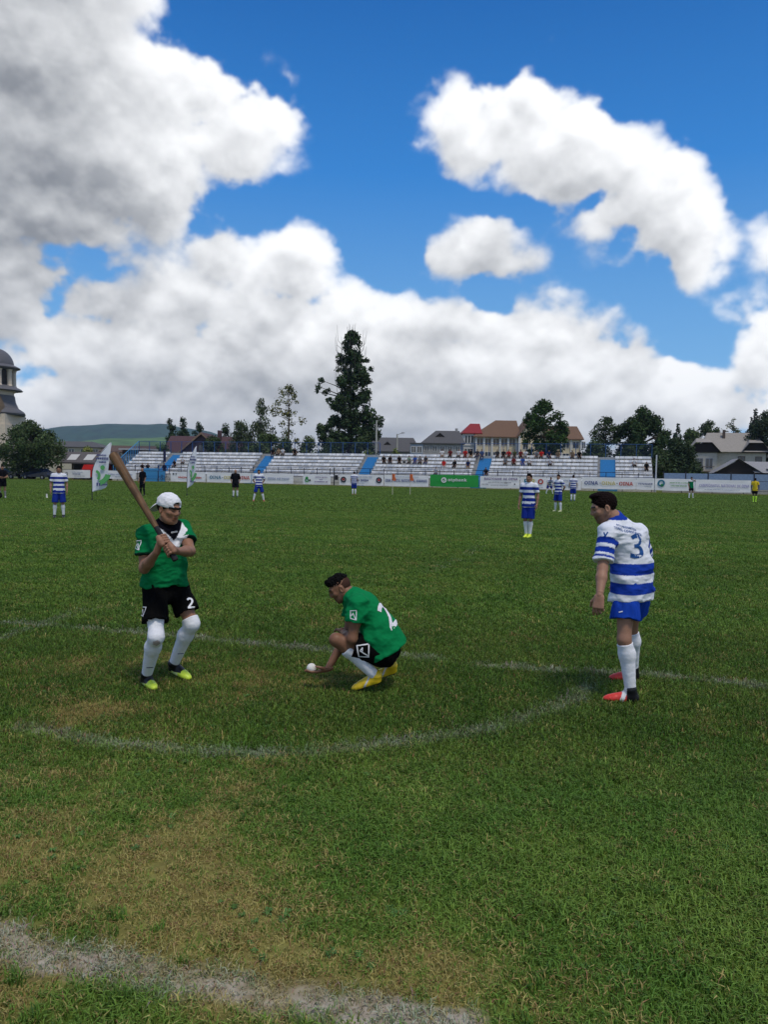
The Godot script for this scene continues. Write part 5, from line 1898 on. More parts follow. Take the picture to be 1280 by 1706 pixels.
	for b: Array in list:
		var w: float = b[1] - b[0]
		var o := thing("banner", b[5], "banner", STAND_AT + turn * Vector3((b[0] + b[1]) / 2.0, 0.0, 0.09), STAND_TURN, "banners on the touchline fence")
		var h: float = b[3]
		part(o, "cloth", cloth_panel(w, h, 0.10, int(b[0] * 10)), vinyl if b[4] == 0 else vinyl_green, Vector3(0, b[2], 0))
		for p: Array in b[6]:
			var at := Vector3(w * (p[2] - 0.5), b[2] + h * p[3], 0.062)
			match p[0]:
				"text":
					part(o, "lettering", flat_text(p[1], p[4], p[5]), p[6], at)
				"line":
					# small print that cannot be made out: a row of word-long strokes
					var words := Shape.new()
					var x: float = -p[5] / 2.0
					while x < p[5] / 2.0 - p[4]:
						var long := minf(rng.randf_range(1.2, 4.0) * p[4], p[5] / 2.0 - x)
						var c := x
						while c < x + long:
							words.box(Vector3(c + p[4] * 0.16, rng.randf_range(-0.06, 0.06) * p[4], 0), Vector3(p[4] * 0.30, p[4] * rng.randf_range(0.55, 1.0), 0.004))
							c += p[4] * 0.48
						x += long + p[4] * 0.6
					part(o, "lettering", words.commit(), p[6], at)
				"ring":
					part(o, "emblem", ring(p[4], p[4] * 0.55), p[6], at)
				"disc":
					part(o, "emblem", ring(p[4], 0.0), p[6], at)
				"slash":
					var s := Shape.new()
					s.box(Vector3(0.05, 0.0, 0.004), Vector3(0.34, 0.08, 0.004), Basis(Vector3.BACK, 0.6))
					part(o, "emblem", s.commit(), p[6], at)
	# the fence that carries them: posts and pipes
	var fence := thing("touchline_fence", "low dark pipe fence that carries the banners along the touchline", "fence", STAND_AT, STAND_TURN)
	var iron := mat(Color(0.03, 0.035, 0.05), 0.6)
	var s := -46.0
	while s < 46.0:
		part(fence, "post", bar_mesh(Vector3(s, 0, 0), Vector3(s, 1.42, 0), 0.04, -1.0, 6), iron)
		s += 3.05
	part(fence, "pipe", bar_mesh(Vector3(-46, 1.40, 0), Vector3(46, 1.40, 0), 0.03, -1.0, 6), iron)
	part(fence, "pipe", bar_mesh(Vector3(-46, 0.35, 0), Vector3(46, 0.35, 0), 0.025, -1.0, 6), iron)
	# blue panel fence that goes on to the right of the stand
	var pf := thing("panel_fence", "pale blue sheet fence on dark posts right of the stand", "fence", STAND_AT + turn * Vector3(31.6, 0, -2.2), STAND_TURN)
	var sheet := grained(Color(0.19, 0.27, 0.40), 0.15, 0.5, 0.6, 53)
	for k in 7:
		part(pf, "panel", span_mesh(Vector3(2.3 * k + 0.06, 0.5, -0.02), Vector3(2.3 * k + 2.24, 2.15, 0.02)), sheet)
		part(pf, "post", span_mesh(Vector3(2.3 * k - 0.05, 0, -0.06), Vector3(2.3 * k + 0.05, 2.3, 0.06)), iron)
	part(pf, "base", span_mesh(Vector3(-0.1, 0, -0.12), Vector3(16.2, 0.48, 0.12)), grained(Color(0.34, 0.33, 0.31), 0.2, 0.5, 0.9, 54))
	# dark post with a round bin lid between two banners
	var post := thing("lamp_post", "dark post with black drum standing between two short white banners", "post", STAND_AT + turn * Vector3(-6.3, 0, 0.25), STAND_TURN)
	part(post, "pole", bar_mesh(Vector3.ZERO, Vector3(0, 2.2, 0), 0.06), mat(Color(0.012, 0.012, 0.014), 0.5))
	part(post, "drum", bar_mesh(Vector3(0.30, 0.70, 0), Vector3(0.30, 1.30, 0), 0.20, -1.0, 14), mat(Color(0.012, 0.012, 0.014), 0.5))
	part(post, "bracket", span_mesh(Vector3(0.05, 0.95, -0.03), Vector3(0.12, 1.02, 0.03)), mat(Color(0.012, 0.012, 0.014), 0.5))


# ---------------------------------------------------------------- hills, houses, church
func ridge(called: String, label: String, pts: Array, depth: float, thick: float, color: Color, spread: float, seed_: int) -> void:
	# pts: x, height along the crest; the slope falls towards the viewer
	var n := FastNoiseLite.new()
	n.seed = seed_
	n.frequency = 0.004
	n.fractal_octaves = 5
	var s := Shape.new()
	var nx := 90
	var nz := 14
	var x0: float = pts[0][0]
	var x1: float = pts[pts.size() - 1][0]
	var grid := []
	for j in nz + 1:
		var row := []
		for i in nx + 1:
			var x := lerpf(x0, x1, float(i) / nx)
			var k := 0
			while k < pts.size() - 2 and pts[k + 1][0] < x:
				k += 1
			var t: float = smoothstep(0.0, 1.0, clampf((x - pts[k][0]) / (pts[k + 1][0] - pts[k][0]), 0, 1))
			var h: float = lerpf(pts[k][1], pts[k + 1][1], t)
			var v := float(j) / nz
			var y := h * sin(v * PI / 2.0) * (1.0 + 0.10 * n.get_noise_2d(x, v * 500.0) * (1.0 - v * 0.7)) - 2.0 + h * 0.03 * n.get_noise_2d(x * 3.0, v * 90.0)
			row.append(Vector3(x, y, -(depth - thick * (1.0 - v))))
		grid.append(row)
	for j in nz:
		for i in nx:
			s.quad(grid[j][i], grid[j][i + 1], grid[j + 1][i + 1], grid[j + 1][i])
	var m := grained(color, spread, 0.004, 0.95, seed_, 0.02)
	var o := structure(called, s.commit(), m)
	tag(o, label)

func wall_box(parent: Node, called: String, lo: Vector3, hi: Vector3, m: Material) -> MeshInstance3D:
	return part(parent, called, span_mesh(lo, hi), m)

# a window set in a wall that looks towards +z: recessed pane, frame proud of the wall, sill
func window(parent: Node, at: Vector3, w: float, h: float, frame_m: Material, glass: Material, bars := 2) -> void:
	var s := Shape.new()
	s.span(at + Vector3(-w / 2 - 0.07, -h / 2 - 0.07, 0.0), at + Vector3(w / 2 + 0.07, -h / 2, 0.06))
	s.span(at + Vector3(-w / 2 - 0.07, h / 2, 0.0), at + Vector3(w / 2 + 0.07, h / 2 + 0.07, 0.06))
	s.span(at + Vector3(-w / 2 - 0.07, -h / 2, 0.0), at + Vector3(-w / 2, h / 2, 0.06))
	s.span(at + Vector3(w / 2, -h / 2, 0.0), at + Vector3(w / 2 + 0.07, h / 2, 0.06))
	for k in range(1, bars):
		var x := -w / 2 + w * k / bars
		s.span(at + Vector3(x - 0.04, -h / 2, 0.0), at + Vector3(x + 0.04, h / 2, 0.05))
	var f := part(parent, "window", s.commit(), frame_m)
	part(f, "pane", span_mesh(at + Vector3(-w / 2, -h / 2, 0.004), at + Vector3(w / 2, h / 2, 0.018)), glass)

# pitched roof over a rectangle: ridge along x, hip share at each end (0 gable, 1 full hip), eaves out by "out"
func roof_mesh(lo: Vector3, hi: Vector3, rise: float, hip_l: float, hip_r: float, out := 0.5, thick := 0.18) -> ArrayMesh:
	var s := Shape.new()
	var y := lo.y
	var x0 := lo.x - out
	var x1 := hi.x + out
	var z0 := lo.z - out
	var z1 := hi.z + out
	var zm := (z0 + z1) / 2.0
	var half := (z1 - z0) / 2.0
	var a := Vector3(x0 + hip_l * half, y + rise, zm)
	var b := Vector3(x1 - hip_r * half, y + rise, zm)
	var p := [Vector3(x0, y, z1), Vector3(x1, y, z1), Vector3(x1, y, z0), Vector3(x0, y, z0)]
	s.quad(p[0], p[1], b, a)
	s.quad(p[2], p[3], a, b)
	s.tri(p[1], p[2], b)
	s.tri(p[3], p[0], a)
	# eaves with thickness
	var d := Vector3.DOWN * thick
	for k in 4:
		s.quad(p[k] + d, p[(k + 1) % 4] + d, p[(k + 1) % 4], p[k])
	s.quad(p[3] + d, p[2] + d, p[1] + d, p[0] + d)
	return s.commit()

func make_buildings() -> void:
	ridge("hills", "dark wooded mountain ridge on the left horizon", [[-1980, 36], [-1500, 90], [-1226, 133], [-1074, 149], [-944, 161], [-794, 158], [-660, 141], [-480, 96], [-240, 48], [60, 18]], 2700.0, 540.0, Color(0.022, 0.060, 0.036), 0.55, 61)
	ridge("hills", "lower green hillside in front of the mountain ridge", [[-1240, 25], [-868, 45], [-665, 53], [-505, 67], [-382, 70], [-248, 43], [-62, 12]], 1610.0, 540.0, Color(0.075, 0.15, 0.045), 0.55, 62)
	var glass := mat(Color(0.05, 0.06, 0.07), 0.12, 0.6)
	var white := mat(Color(0.66, 0.66, 0.64), 0.7)
	var dark := mat(Color(0.02, 0.018, 0.016), 0.8)
	# --- school: long cream block with brown roof, pale pilasters and two storeys of windows
	var cream := grained(Color(0.70, 0.60, 0.41), 0.10, 0.3, 0.9, 71)
	var brown := grained(Color(0.155, 0.095, 0.062), 0.25, 0.35, 0.85, 72)
	var sc := thing("school_building", "long cream building with brown tiled roof, white pilasters and a gabled middle", "building", Vector3(0, 0, -156))
	wall_box(sc, "wall", Vector3(18.6, 0, -10), Vector3(27.2, 9.4, 0), cream)
	part(sc, "roof", roof_mesh(Vector3(18.6, 9.4, -10), Vector3(27.2, 9.4, 0), 3.7, 0.95, 0.0, 0.6), brown)
	for k in 6:
		wall_box(sc, "pilaster", Vector3(18.5 + 1.66 * k, 0, 0.01), Vector3(18.85 + 1.66 * k, 9.2, 0.22), white)
	for k in 5:
		for f in 3:
			window(sc, Vector3(19.52 + 1.66 * k, 8.3 - 2.55 * f, 0.0), 1.15, [1.35, 0.95, 1.1][f], white, grained(Color(0.20, 0.16, 0.12), 0.3, 0.4, 0.4, 73) if f == 0 else glass, 2)
	# gabled cross wing, its end wall to the pitch
	wall_box(sc, "wing_wall", Vector3(27.25, 0, -9), Vector3(32.6, 9.6, 1.6), cream)
	var gable := Shape.new()
	gable.tri(Vector3(27.25, 9.6, 1.6), Vector3(32.6, 9.6, 1.6), Vector3(29.9, 13.0, 1.6))
	part(sc, "gable", gable.commit(), cream)
	var wr := Shape.new()
	for e in [-1.0, 1.0]:
		var eave := Vector3(29.92 + e * 3.3, 9.2, 0)
		wr.quad(eave + Vector3(0, 0, 2.2), Vector3(29.92, 13.35, 2.2), Vector3(29.92, 13.35, -9), eave + Vector3(0, 0, -9))
		wr.quad(eave + Vector3(0, -0.25, 2.2), Vector3(29.92, 13.10, 2.2), Vector3(29.92, 13.35, 2.2), eave + Vector3(0, 0, 2.2))
	part(sc, "wing_roof", wr.commit(), brown)
	window(sc, Vector3(28.6, 7.6, 1.6), 1.0, 1.4, white, glass, 2)
	window(sc, Vector3(31.2, 7.6, 1.6), 1.0, 1.4, white, glass, 2)
	wall_box(sc, "wing_pilaster", Vector3(27.15, 0, 1.61), Vector3(27.55, 9.5, 1.85), white)
	# right wing
	wall_box(sc, "wall", Vector3(32.65, 0, -9.5), Vector3(40.4, 9.2, -0.4), cream)
	part(sc, "roof", roof_mesh(Vector3(32.65, 9.2, -9.5), Vector3(40.4, 9.2, -0.4), 2.9, 0.0, 0.05, 0.5), brown)
	for k in 4:
		wall_box(sc, "pilaster", Vector3(34.2 + 2.0 * k, 0, -0.39), Vector3(34.5 + 2.0 * k, 9.0, -0.18), white)
		for f in 3:
			window(sc, Vector3(35.35 + 2.0 * k - (0.4 if k == 3 else 0.0), 8.0 - 2.5 * f, -0.4), 1.2 if k < 3 else 0.6, 1.3, white, glass, 2)
	# --- red roofed stair tower at the school's left
	var tw := thing("red_roofed_house", "white house with dark red roof and tall windows at the school's left end", "house", Vector3(0, 0, -157))
	var redtile := grained(Color(0.24, 0.028, 0.030), 0.20, 0.35, 0.7, 74)
	wall_box(tw, "wall", Vector3(16.2, 0, -8), Vector3(18.45, 10.1, 0.6), grained(Color(0.60, 0.59, 0.56), 0.08, 0.3, 0.9, 75))
	part(tw, "roof", roof_mesh(Vector3(16.2, 10.1, -8), Vector3(19.6, 10.1, 0.6), 2.2, 0.45, 0.0, 0.35), redtile)
	for k in 3:
		window(tw, Vector3(16.7 + 0.62 * k, 8.8, 0.6), 0.42, 1.5, white, glass, 1)
		window(tw, Vector3(16.7 + 0.62 * k, 6.4, 0.6), 0.42, 0.9, white, glass, 1)
	wall_box(tw, "string_course", Vector3(16.1, 7.5, 0.61), Vector3(18.5, 7.65, 0.72), white)
	# --- grey roofed house
	var gh := thing("grey_roofed_house", "pale house with big grey roof and a small dark dormer", "house", Vector3(0, 0, -148))
	var slate := grained(Color(0.095, 0.095, 0.098), 0.22, 0.4, 0.85, 76)
	var plaster := grained(Color(0.33, 0.33, 0.33), 0.12, 0.3, 0.9, 77)
	wall_box(gh, "wall", Vector3(7.4, 0, -7.5), Vector3(15.2, 7.6, 0.0), plaster)
	part(gh, "roof", roof_mesh(Vector3(7.4, 7.6, -7.5), Vector3(15.2, 7.6, 0.0), 2.6, 0.75, 0.2, 0.45), slate)
	var dorm := Shape.new()
	dorm.tri(Vector3(9.9, 8.85, -1.55), Vector3(11.7, 8.85, -1.55), Vector3(10.8, 9.55, -1.55))
	dorm.quad(Vector3(9.75, 8.8, -1.45), Vector3(10.8, 9.65, -1.45), Vector3(10.8, 9.65, -3.4), Vector3(9.75, 8.8, -3.0))
	dorm.quad(Vector3(10.8, 9.65, -1.45), Vector3(11.85, 8.8, -1.45), Vector3(11.85, 8.8, -3.0), Vector3(10.8, 9.65, -3.4))
	part(gh, "dormer", dorm.commit(), dark)
	for k in 5:
		window(gh, Vector3(8.2 + 1.5 * k, 6.5, 0.0), 0.75, 0.95, white, glass, 2)
		window(gh, Vector3(8.2 + 1.5 * k, 4.6, 0.0), 0.75, 0.95, white, glass, 2)
	wall_box(gh, "chimney", Vector3(14.0, 9.9, -4.2), Vector3(14.5, 10.7, -3.6), plaster)
	var annex := thing("glazed_annex", "pale blue glazed porch before the grey roofed house", "annex", Vector3(0, 0, -146.5))
	wall_box(annex, "wall", Vector3(4.9, 0, -1.2), Vector3(7.3, 7.3, 0.4), grained(Color(0.30, 0.36, 0.44), 0.1, 0.3, 0.6, 78))
	wall_box(annex, "roof", Vector3(4.8, 7.31, -1.3), Vector3(7.4, 7.5, 0.6), slate)
	for k in 2:
		window(annex, Vector3(5.5 + 1.15 * k, 6.2, 0.4), 0.8, 1.1, white, glass, 2)
		window(annex, Vector3(5.5 + 1.15 * k, 4.3, 0.4), 0.8, 1.1, white, glass, 2)
	# --- long far roof
	var fr := thing("long_low_house", "long low building with dark grey roof left of the grey roofed house", "house", Vector3(0, 0, -168))
	wall_box(fr, "wall", Vector3(-3.0, 0, -8), Vector3(7.5, 6.4, 0), plaster)
	part(fr, "roof", roof_mesh(Vector3(-3.0, 6.4, -8), Vector3(7.5, 6.4, 0), 3.2, 0.1, 0.35, 0.5), slate)
	var fd := Shape.new()
	fd.tri(Vector3(-0.6, 7.6, -1.5), Vector3(1.6, 7.6, -1.5), Vector3(0.5, 8.5, -1.5))
	fd.quad(Vector3(-0.7, 7.5, -1.4), Vector3(0.5, 8.6, -1.4), Vector3(0.5, 8.6, -3.2), Vector3(-0.7, 7.5, -2.8))
	fd.quad(Vector3(0.5, 8.6, -1.4), Vector3(1.7, 7.5, -1.4), Vector3(1.7, 7.5, -2.8), Vector3(0.5, 8.6, -3.2))
	part(fr, "dormer", fd.commit(), dark)
	for k in 4:
		window(fr, Vector3(-1.6 + 2.4 * k, 4.8, 0.0), 1.0, 1.1, white, glass, 2)
	# --- violet gabled house on the left
	var vh := thing("brown_gabled_house", "house with broad reddish brown gable roof and chimney behind the far stand", "house", Vector3(0, 0, -138))
	var plum := grained(Color(0.085, 0.050, 0.055), 0.2, 0.4, 0.85, 79)
	var mauve := grained(Color(0.085, 0.062, 0.080), 0.2, 0.4, 0.9, 80)
	wall_box(vh, "wall", Vector3(-37.2, 0, -8), Vector3(-29.6, 4.8, 0), mauve)
	var vg := Shape.new()
	vg.tri(Vector3(-37.2, 4.8, 0.0), Vector3(-29.6, 4.8, 0.0), Vector3(-33.4, 8.0, 0.0))
	part(vh, "gable", vg.commit(), mauve)
	var vr := Shape.new()
	for e in [-1.0, 1.0]:
		vr.quad(Vector3(-33.4 + e * 4.5, 4.55, 0.6), Vector3(-33.4, 8.45, 0.6), Vector3(-33.4, 8.45, -9), Vector3(-33.4 + e * 4.5, 4.55, -9))
	part(vh, "roof", vr.commit(), plum)
	var barge := Shape.new()
	for e in [-1.0, 1.0]:
		barge.quad(Vector3(-33.4 + e * 4.5, 4.15, 0.62), Vector3(-33.4, 8.05, 0.62), Vector3(-33.4, 8.45, 0.62), Vector3(-33.4 + e * 4.5, 4.55, 0.62))
	part(vh, "barge_board", barge.commit(), mat(Color(0.20, 0.14, 0.10), 0.7))
	wall_box(vh, "chimney", Vector3(-31.3, 7.2, -4.0), Vector3(-30.6, 9.0, -3.4), plum)
	part(vh, "rear_roof", roof_mesh(Vector3(-40.6, 4.8, -8), Vector3(-26.5, 4.8, -1.2), 3.1, 0.15, 0.15, 0.3), plum)
	wall_box(vh, "rear_wall", Vector3(-40.5, 0, -7.9), Vector3(-26.6, 4.6, -1.3), mauve)
	window(vh, Vector3(-33.4, 5.6, 0.0), 1.1, 1.1, dark, glass, 2)
	# --- white house with pale hipped roof on the right
	var wh := thing("white_house", "white house with steep pale grey roof and dark gables among the trees on the right", "house", Vector3(54.0, 0, -117.5), -0.32)
	var shingle := grained(Color(0.30, 0.28, 0.25), 0.16, 0.4, 0.9, 81)
	var lime := grained(Color(0.50, 0.48, 0.42), 0.12, 0.3, 0.9, 82)
	wall_box(wh, "wall", Vector3(-4.2, 0, -7.0), Vector3(4.6, 5.8, 0.0), lime)
	wall_box(wh, "bay_wall", Vector3(-6.2, 0, -6.0), Vector3(-2.4, 5.6, 1.4), lime)
	var hr := Shape.new()
	# main roof with ridge along x, broken by two half hipped cross gables
	hr.quad(Vector3(-4.9, 5.75, 0.7), Vector3(5.4, 5.75, 0.7), Vector3(3.2, 8.9, -3.5), Vector3(-3.6, 8.9, -3.5))
	hr.quad(Vector3(5.4, 5.75, -7.6), Vector3(-4.9, 5.75, -7.6), Vector3(-3.6, 8.9, -3.5), Vector3(3.2, 8.9, -3.5))
	hr.tri(Vector3(5.4, 5.75, 0.7), Vector3(5.4, 5.75, -7.6), Vector3(3.2, 8.9, -3.5))
	hr.tri(Vector3(-4.9, 5.75, -7.6), Vector3(-4.9, 5.75, 0.7), Vector3(-3.6, 8.9, -3.5))
	part(wh, "roof", hr.commit(), shingle)
	for g in [[-4.4, 2.6, 2.1], [3.1, 2.2, 0.9]]:
		var cg := Shape.new()
		var cx: float = g[0]
		var hw: float = g[1]
		var zf: float = g[2]
		cg.quad(Vector3(cx - hw, 5.55, zf), Vector3(cx - hw * 0.45, 7.15, zf), Vector3(cx - hw * 0.30, 8.0, -3.0), Vector3(cx - hw, 5.55, -3.0))
		cg.quad(Vector3(cx + hw * 0.45, 7.15, zf), Vector3(cx + hw, 5.55, zf), Vector3(cx + hw, 5.55, -3.0), Vector3(cx + hw * 0.30, 8.0, -3.0))
		cg.quad(Vector3(cx - hw * 0.45, 7.15, zf), Vector3(cx + hw * 0.45, 7.15, zf), Vector3(cx + hw * 0.30, 8.0, -3.0), Vector3(cx - hw * 0.30, 8.0, -3.0))
		part(wh, "cross_roof", cg.commit(), shingle)
		var gp := Shape.new()
		gp.quad(Vector3(cx - hw * 0.92, 5.6, zf - 0.5), Vector3(cx + hw * 0.92, 5.6, zf - 0.5), Vector3(cx + hw * 0.42, 7.0, zf - 0.5), Vector3(cx - hw * 0.42, 7.0, zf - 0.5))
		part(wh, "dark_gable", gp.commit(), mat(Color(0.022, 0.018, 0.016), 0.85))
	wall_box(wh, "chimney", Vector3(-1.4, 7.6, -2.6), Vector3(-1.0, 9.3, -2.2), mat(Color(0.09, 0.07, 0.06), 0.8))
	window(wh, Vector3(-4.9, 3.9, 1.4), 0.9, 1.5, mat(Color(0.25, 0.28, 0.33), 0.6), glass, 2)
	window(wh, Vector3(-3.5, 3.9, 1.4), 0.9, 1.5, mat(Color(0.25, 0.28, 0.33), 0.6), glass, 2)
	window(wh, Vector3(1.2, 4.6, 0.0), 0.9, 0.9, mat(Color(0.12, 0.09, 0.07), 0.6), glass, 2)
	window(wh, Vector3(3.6, 4.6, 0.0), 0.8, 0.8, mat(Color(0.12, 0.09, 0.07), 0.6), glass, 1)
	wall_box(wh, "balcony", Vector3(-6.0, 2.6, 1.41), Vector3(-2.8, 2.78, 2.6), mat(Color(0.20, 0.16, 0.13), 0.8))
	wall_box(wh, "balcony_rail", Vector3(-6.0, 3.35, 2.5), Vector3(-2.8, 3.45, 2.58), mat(Color(0.12, 0.10, 0.09), 0.8))
	var sh := thing("low_shed", "low dark boarded shed with patched pale roof in front of the white house", "shed", Vector3(50.6, 0, -104.5), -0.25)
	wall_box(sh, "wall", Vector3(-4.4, 0, -4.0), Vector3(6.0, 2.6, 0.0), mat(Color(0.025, 0.020, 0.018), 0.9))
	var sg := Shape.new()
	sg.tri(Vector3(-4.4, 2.6, 0.0), Vector3(1.0, 2.6, 0.0), Vector3(-1.7, 4.2, 0.0))
	part(sh, "gable", sg.commit(), mat(Color(0.025, 0.020, 0.018), 0.9))
	var sr := Shape.new()
	sr.quad(Vector3(-4.9, 2.4, 0.5), Vector3(-1.7, 4.4, 0.5), Vector3(-1.7, 4.4, -4.4), Vector3(-4.9, 2.4, -4.4))
	sr.quad(Vector3(-1.7, 4.4, 0.5), Vector3(1.4, 2.5, 0.5), Vector3(1.4, 2.5, -4.4), Vector3(-1.7, 4.4, -4.4))
	sr.quad(Vector3(0.4, 2.5, 0.45), Vector3(6.4, 2.4, 0.45), Vector3(6.4, 4.0, -2.2), Vector3(-1.0, 4.1, -2.2))
	part(sh, "roof", sr.commit(), grained(Color(0.27, 0.27, 0.28), 0.25, 0.5, 0.7, 83))
	part(sh, "roof_patch", span_mesh(Vector3(2.0, 3.05, -0.5), Vector3(3.1, 3.12, 0.2)), mat(Color(0.5, 0.5, 0.5), 0.6))
	# --- left side beyond the fence
	var ls := thing("timber_shed", "low open shed with weathered roof and two pale roof sheets on the far left", "shed", Vector3(-42.6, 0, -106.5), STAND_TURN)
	wall_box(ls, "back_wall", Vector3(-3.6, 0, -3.0), Vector3(4.6, 2.4, -2.8), mat(Color(0.05, 0.04, 0.035), 0.9))
	for k in 5:
		wall_box(ls, "post", Vector3(-3.5 + 1.9 * k, 0, 0.0), Vector3(-3.32 + 1.9 * k, 2.35, 0.18), mat(Color(0.14, 0.10, 0.07), 0.9))
	part(ls, "roof", roof_mesh(Vector3(-3.9, 2.4, -3.2), Vector3(4.7, 2.4, 0.3), 1.5, 0.1, 0.0, 0.3), grained(Color(0.11, 0.10, 0.10), 0.3, 0.5, 0.9, 84))
	for k in 2:
		var sk := Shape.new()
		var x := -2.4 + 2.7 * k
		sk.quad(Vector3(x, 2.75, 0.18), Vector3(x + 1.5, 2.75, 0.18), Vector3(x + 1.5, 3.55, -0.80), Vector3(x, 3.55, -0.80))
		part(ls, "roof_sheet", sk.commit(), mat(Color(0.52, 0.52, 0.50), 0.6))
	var bg := thing("cream_bungalow", "cream bungalow with long grey roof below the hills on the left", "house", Vector3(-73.5, 0, -178))
	wall_box(bg, "wall", Vector3(-7.5, 0, -8), Vector3(6.8, 6.5, 0), grained(Color(0.46, 0.42, 0.32), 0.1, 0.3, 0.9, 85))
	part(bg, "roof", roof_mesh(Vector3(-7.5, 6.5, -8), Vector3(6.8, 6.5, 0), 1.4, 0.9, 0.9, 0.5), slate)
	for k in 5:
		window(bg, Vector3(-5.8 + 2.8 * k, 5.3, 0.0), 1.2, 1.3, white, glass, 2)
	var bg2 := thing("brown_roofed_bungalow", "low house with brown roof right of the cream bungalow", "house", Vector3(-59.0, 0, -172))
	wall_box(bg2, "wall", Vector3(-5.5, 0, -7), Vector3(6.5, 5.4, 0), grained(Color(0.36, 0.32, 0.26), 0.1, 0.3, 0.9, 86))
	part(bg2, "roof", roof_mesh(Vector3(-5.5, 5.4, -7), Vector3(6.5, 5.4, 0), 1.5, 0.3, 0.3, 0.5), grained(Color(0.10, 0.07, 0.06), 0.25, 0.35, 0.85, 87))
	for k in 4:
		window(bg2, Vector3(-4.0 + 2.6 * k, 4.3, 0.0), 1.1, 1.1, white, glass, 2)
	var hut := thing("flat_roofed_hut", "small hut with pale flat roof behind the stand's left end", "hut", Vector3(-38.6, 0, -117), STAND_TURN)
	wall_box(hut, "wall", Vector3(-2.2, 0, -2.5), Vector3(1.8, 4.5, 0), grained(Color(0.30, 0.26, 0.24), 0.15, 0.4, 0.9, 88))
	wall_box(hut, "dark_band", Vector3(-2.25, 3.9, 0.005), Vector3(1.2, 4.45, 0.06), mat(Color(0.06, 0.035, 0.035), 0.8))
	wall_box(hut, "roof", Vector3(-2.6, 4.52, -2.9), Vector3(2.2, 4.75, 0.5), mat(Color(0.40, 0.42, 0.44), 0.7))
	window(hut, Vector3(-0.8, 3.1, 0.0), 1.6, 0.8, white, glass, 3)
	# --- church: stepped tower with dome at the left edge
	var ch := thing("church_tower", "cream church tower with grey dome and stepped grey roofs at the left edge", "church", Vector3(-103.0, 0, -200))
	var stone := grained(Color(0.60, 0.52, 0.41), 0.10, 0.2, 0.9, 91)
	var lead := grained(Color(0.115, 0.115, 0.125), 0.15, 0.3, 0.5, 92)
	wall_box(ch, "nave_wall", Vector3(-16, 0, -8), Vector3(5.9, 12.4, 6.2), stone)
	part(ch, "nave_roof", roof_mesh(Vector3(-16, 12.41, -8), Vector3(-5.2, 12.41, 6.2), 4.2, 0.3, 0.0, 0.5), lead)
	wall_box(ch, "tower_wall", Vector3(-5.1, 12.42, -5.4), Vector3(5.6, 15.1, 5.8), stone)
	for k in 4:
		window(ch, Vector3(-14.2 + 2.6 * k, 8.6, 6.2), 1.0, 2.6, stone, glass, 1)
	var ph := Shape.new()
	ph.lathe(Vector3.ZERO, [Vector2(7.6, 15.0), Vector2(7.9, 15.5), Vector2(7.7, 15.9), Vector2(6.2, 16.9), Vector2(5.4, 18.6), Vector2(5.15, 20.2)], 8)
	part(ch, "lower_roof", ph.commit(), lead)
	var dr := Shape.new()
	dr.lathe(Vector3.ZERO, [Vector2(4.9, 16.0), Vector2(4.9, 21.0), Vector2(5.5, 21.3)], 8)
	part(ch, "lower_drum", dr.commit(), stone)
	var c2 := Shape.new()
	c2.lathe(Vector3.ZERO, [Vector2(5.5, 21.3), Vector2(6.9, 21.5), Vector2(6.4, 22.0), Vector2(4.8, 22.8)], 16)
	part(ch, "middle_cornice", c2.commit(), lead)
	var bf := Shape.new()
	bf.lathe(Vector3.ZERO, [Vector2(3.5, 22.5), Vector2(3.5, 26.9)], 16)
	part(ch, "belfry_core", bf.commit(), mat(Color(0.05, 0.045, 0.04), 0.9))
	for k in 10:
		var a := TAU * (k + 0.35) / 10.0
		var q := Vector3(cos(a), 0, sin(a)) * 4.6
		var col := Shape.new()
		col.lathe(q, [Vector2(0.75, 22.6), Vector2(0.62, 23.0), Vector2(0.6, 26.4), Vector2(0.8, 26.9)], 10)
		part(ch, "column", col.commit(), stone)
	var c1 := Shape.new()
	c1.lathe(Vector3.ZERO, [Vector2(4.2, 26.8), Vector2(5.4, 27.0), Vector2(6.3, 27.3), Vector2(6.3, 27.5), Vector2(4.9, 28.2)], 20)
	part(ch, "upper_cornice", c1.commit(), lead)
	var dm := Shape.new()
	var prof := []
	for k in 11:
		var a := PI / 2.0 * k / 10.0
		prof.append(Vector2(cos(a) * 4.75, 28.1 + sin(a) * 4.5))
	dm.lathe(Vector3.ZERO, prof, 24)
	part(ch, "dome", dm.commit(), lead)
	var cr := Shape.new()
	cr.lathe(Vector3.ZERO, [Vector2(0.5, 32.5), Vector2(0.45, 33.5), Vector2(0.1, 34.0)], 8)
	cr.box(Vector3(0, 34.8, 0), Vector3(0.22, 2.4, 0.22))
	cr.box(Vector3(0, 35.2, 0), Vector3(1.4, 0.22, 0.24))
	part(ch, "cross", cr.commit(), mat(Color(0.05, 0.045, 0.04), 0.5))
	# a smaller apse roof that leans on the tower
	var ap := Shape.new()
	ap.lathe(Vector3(1.4, 0, 4.6), [Vector2(3.6, 15.4), Vector2(3.4, 17.0), Vector2(2.4, 19.6), Vector2(1.0, 21.4), Vector2(0.1, 22.0)], 16)
	part(ch, "apse_roof", ap.commit(), mat(Color(0.13, 0.095, 0.06), 0.7))
	for k in 3:
		window(ch, Vector3(-3.4 + 3.4 * k, 9.4, 6.2), 1.1, 2.6, stone, glass, 1)
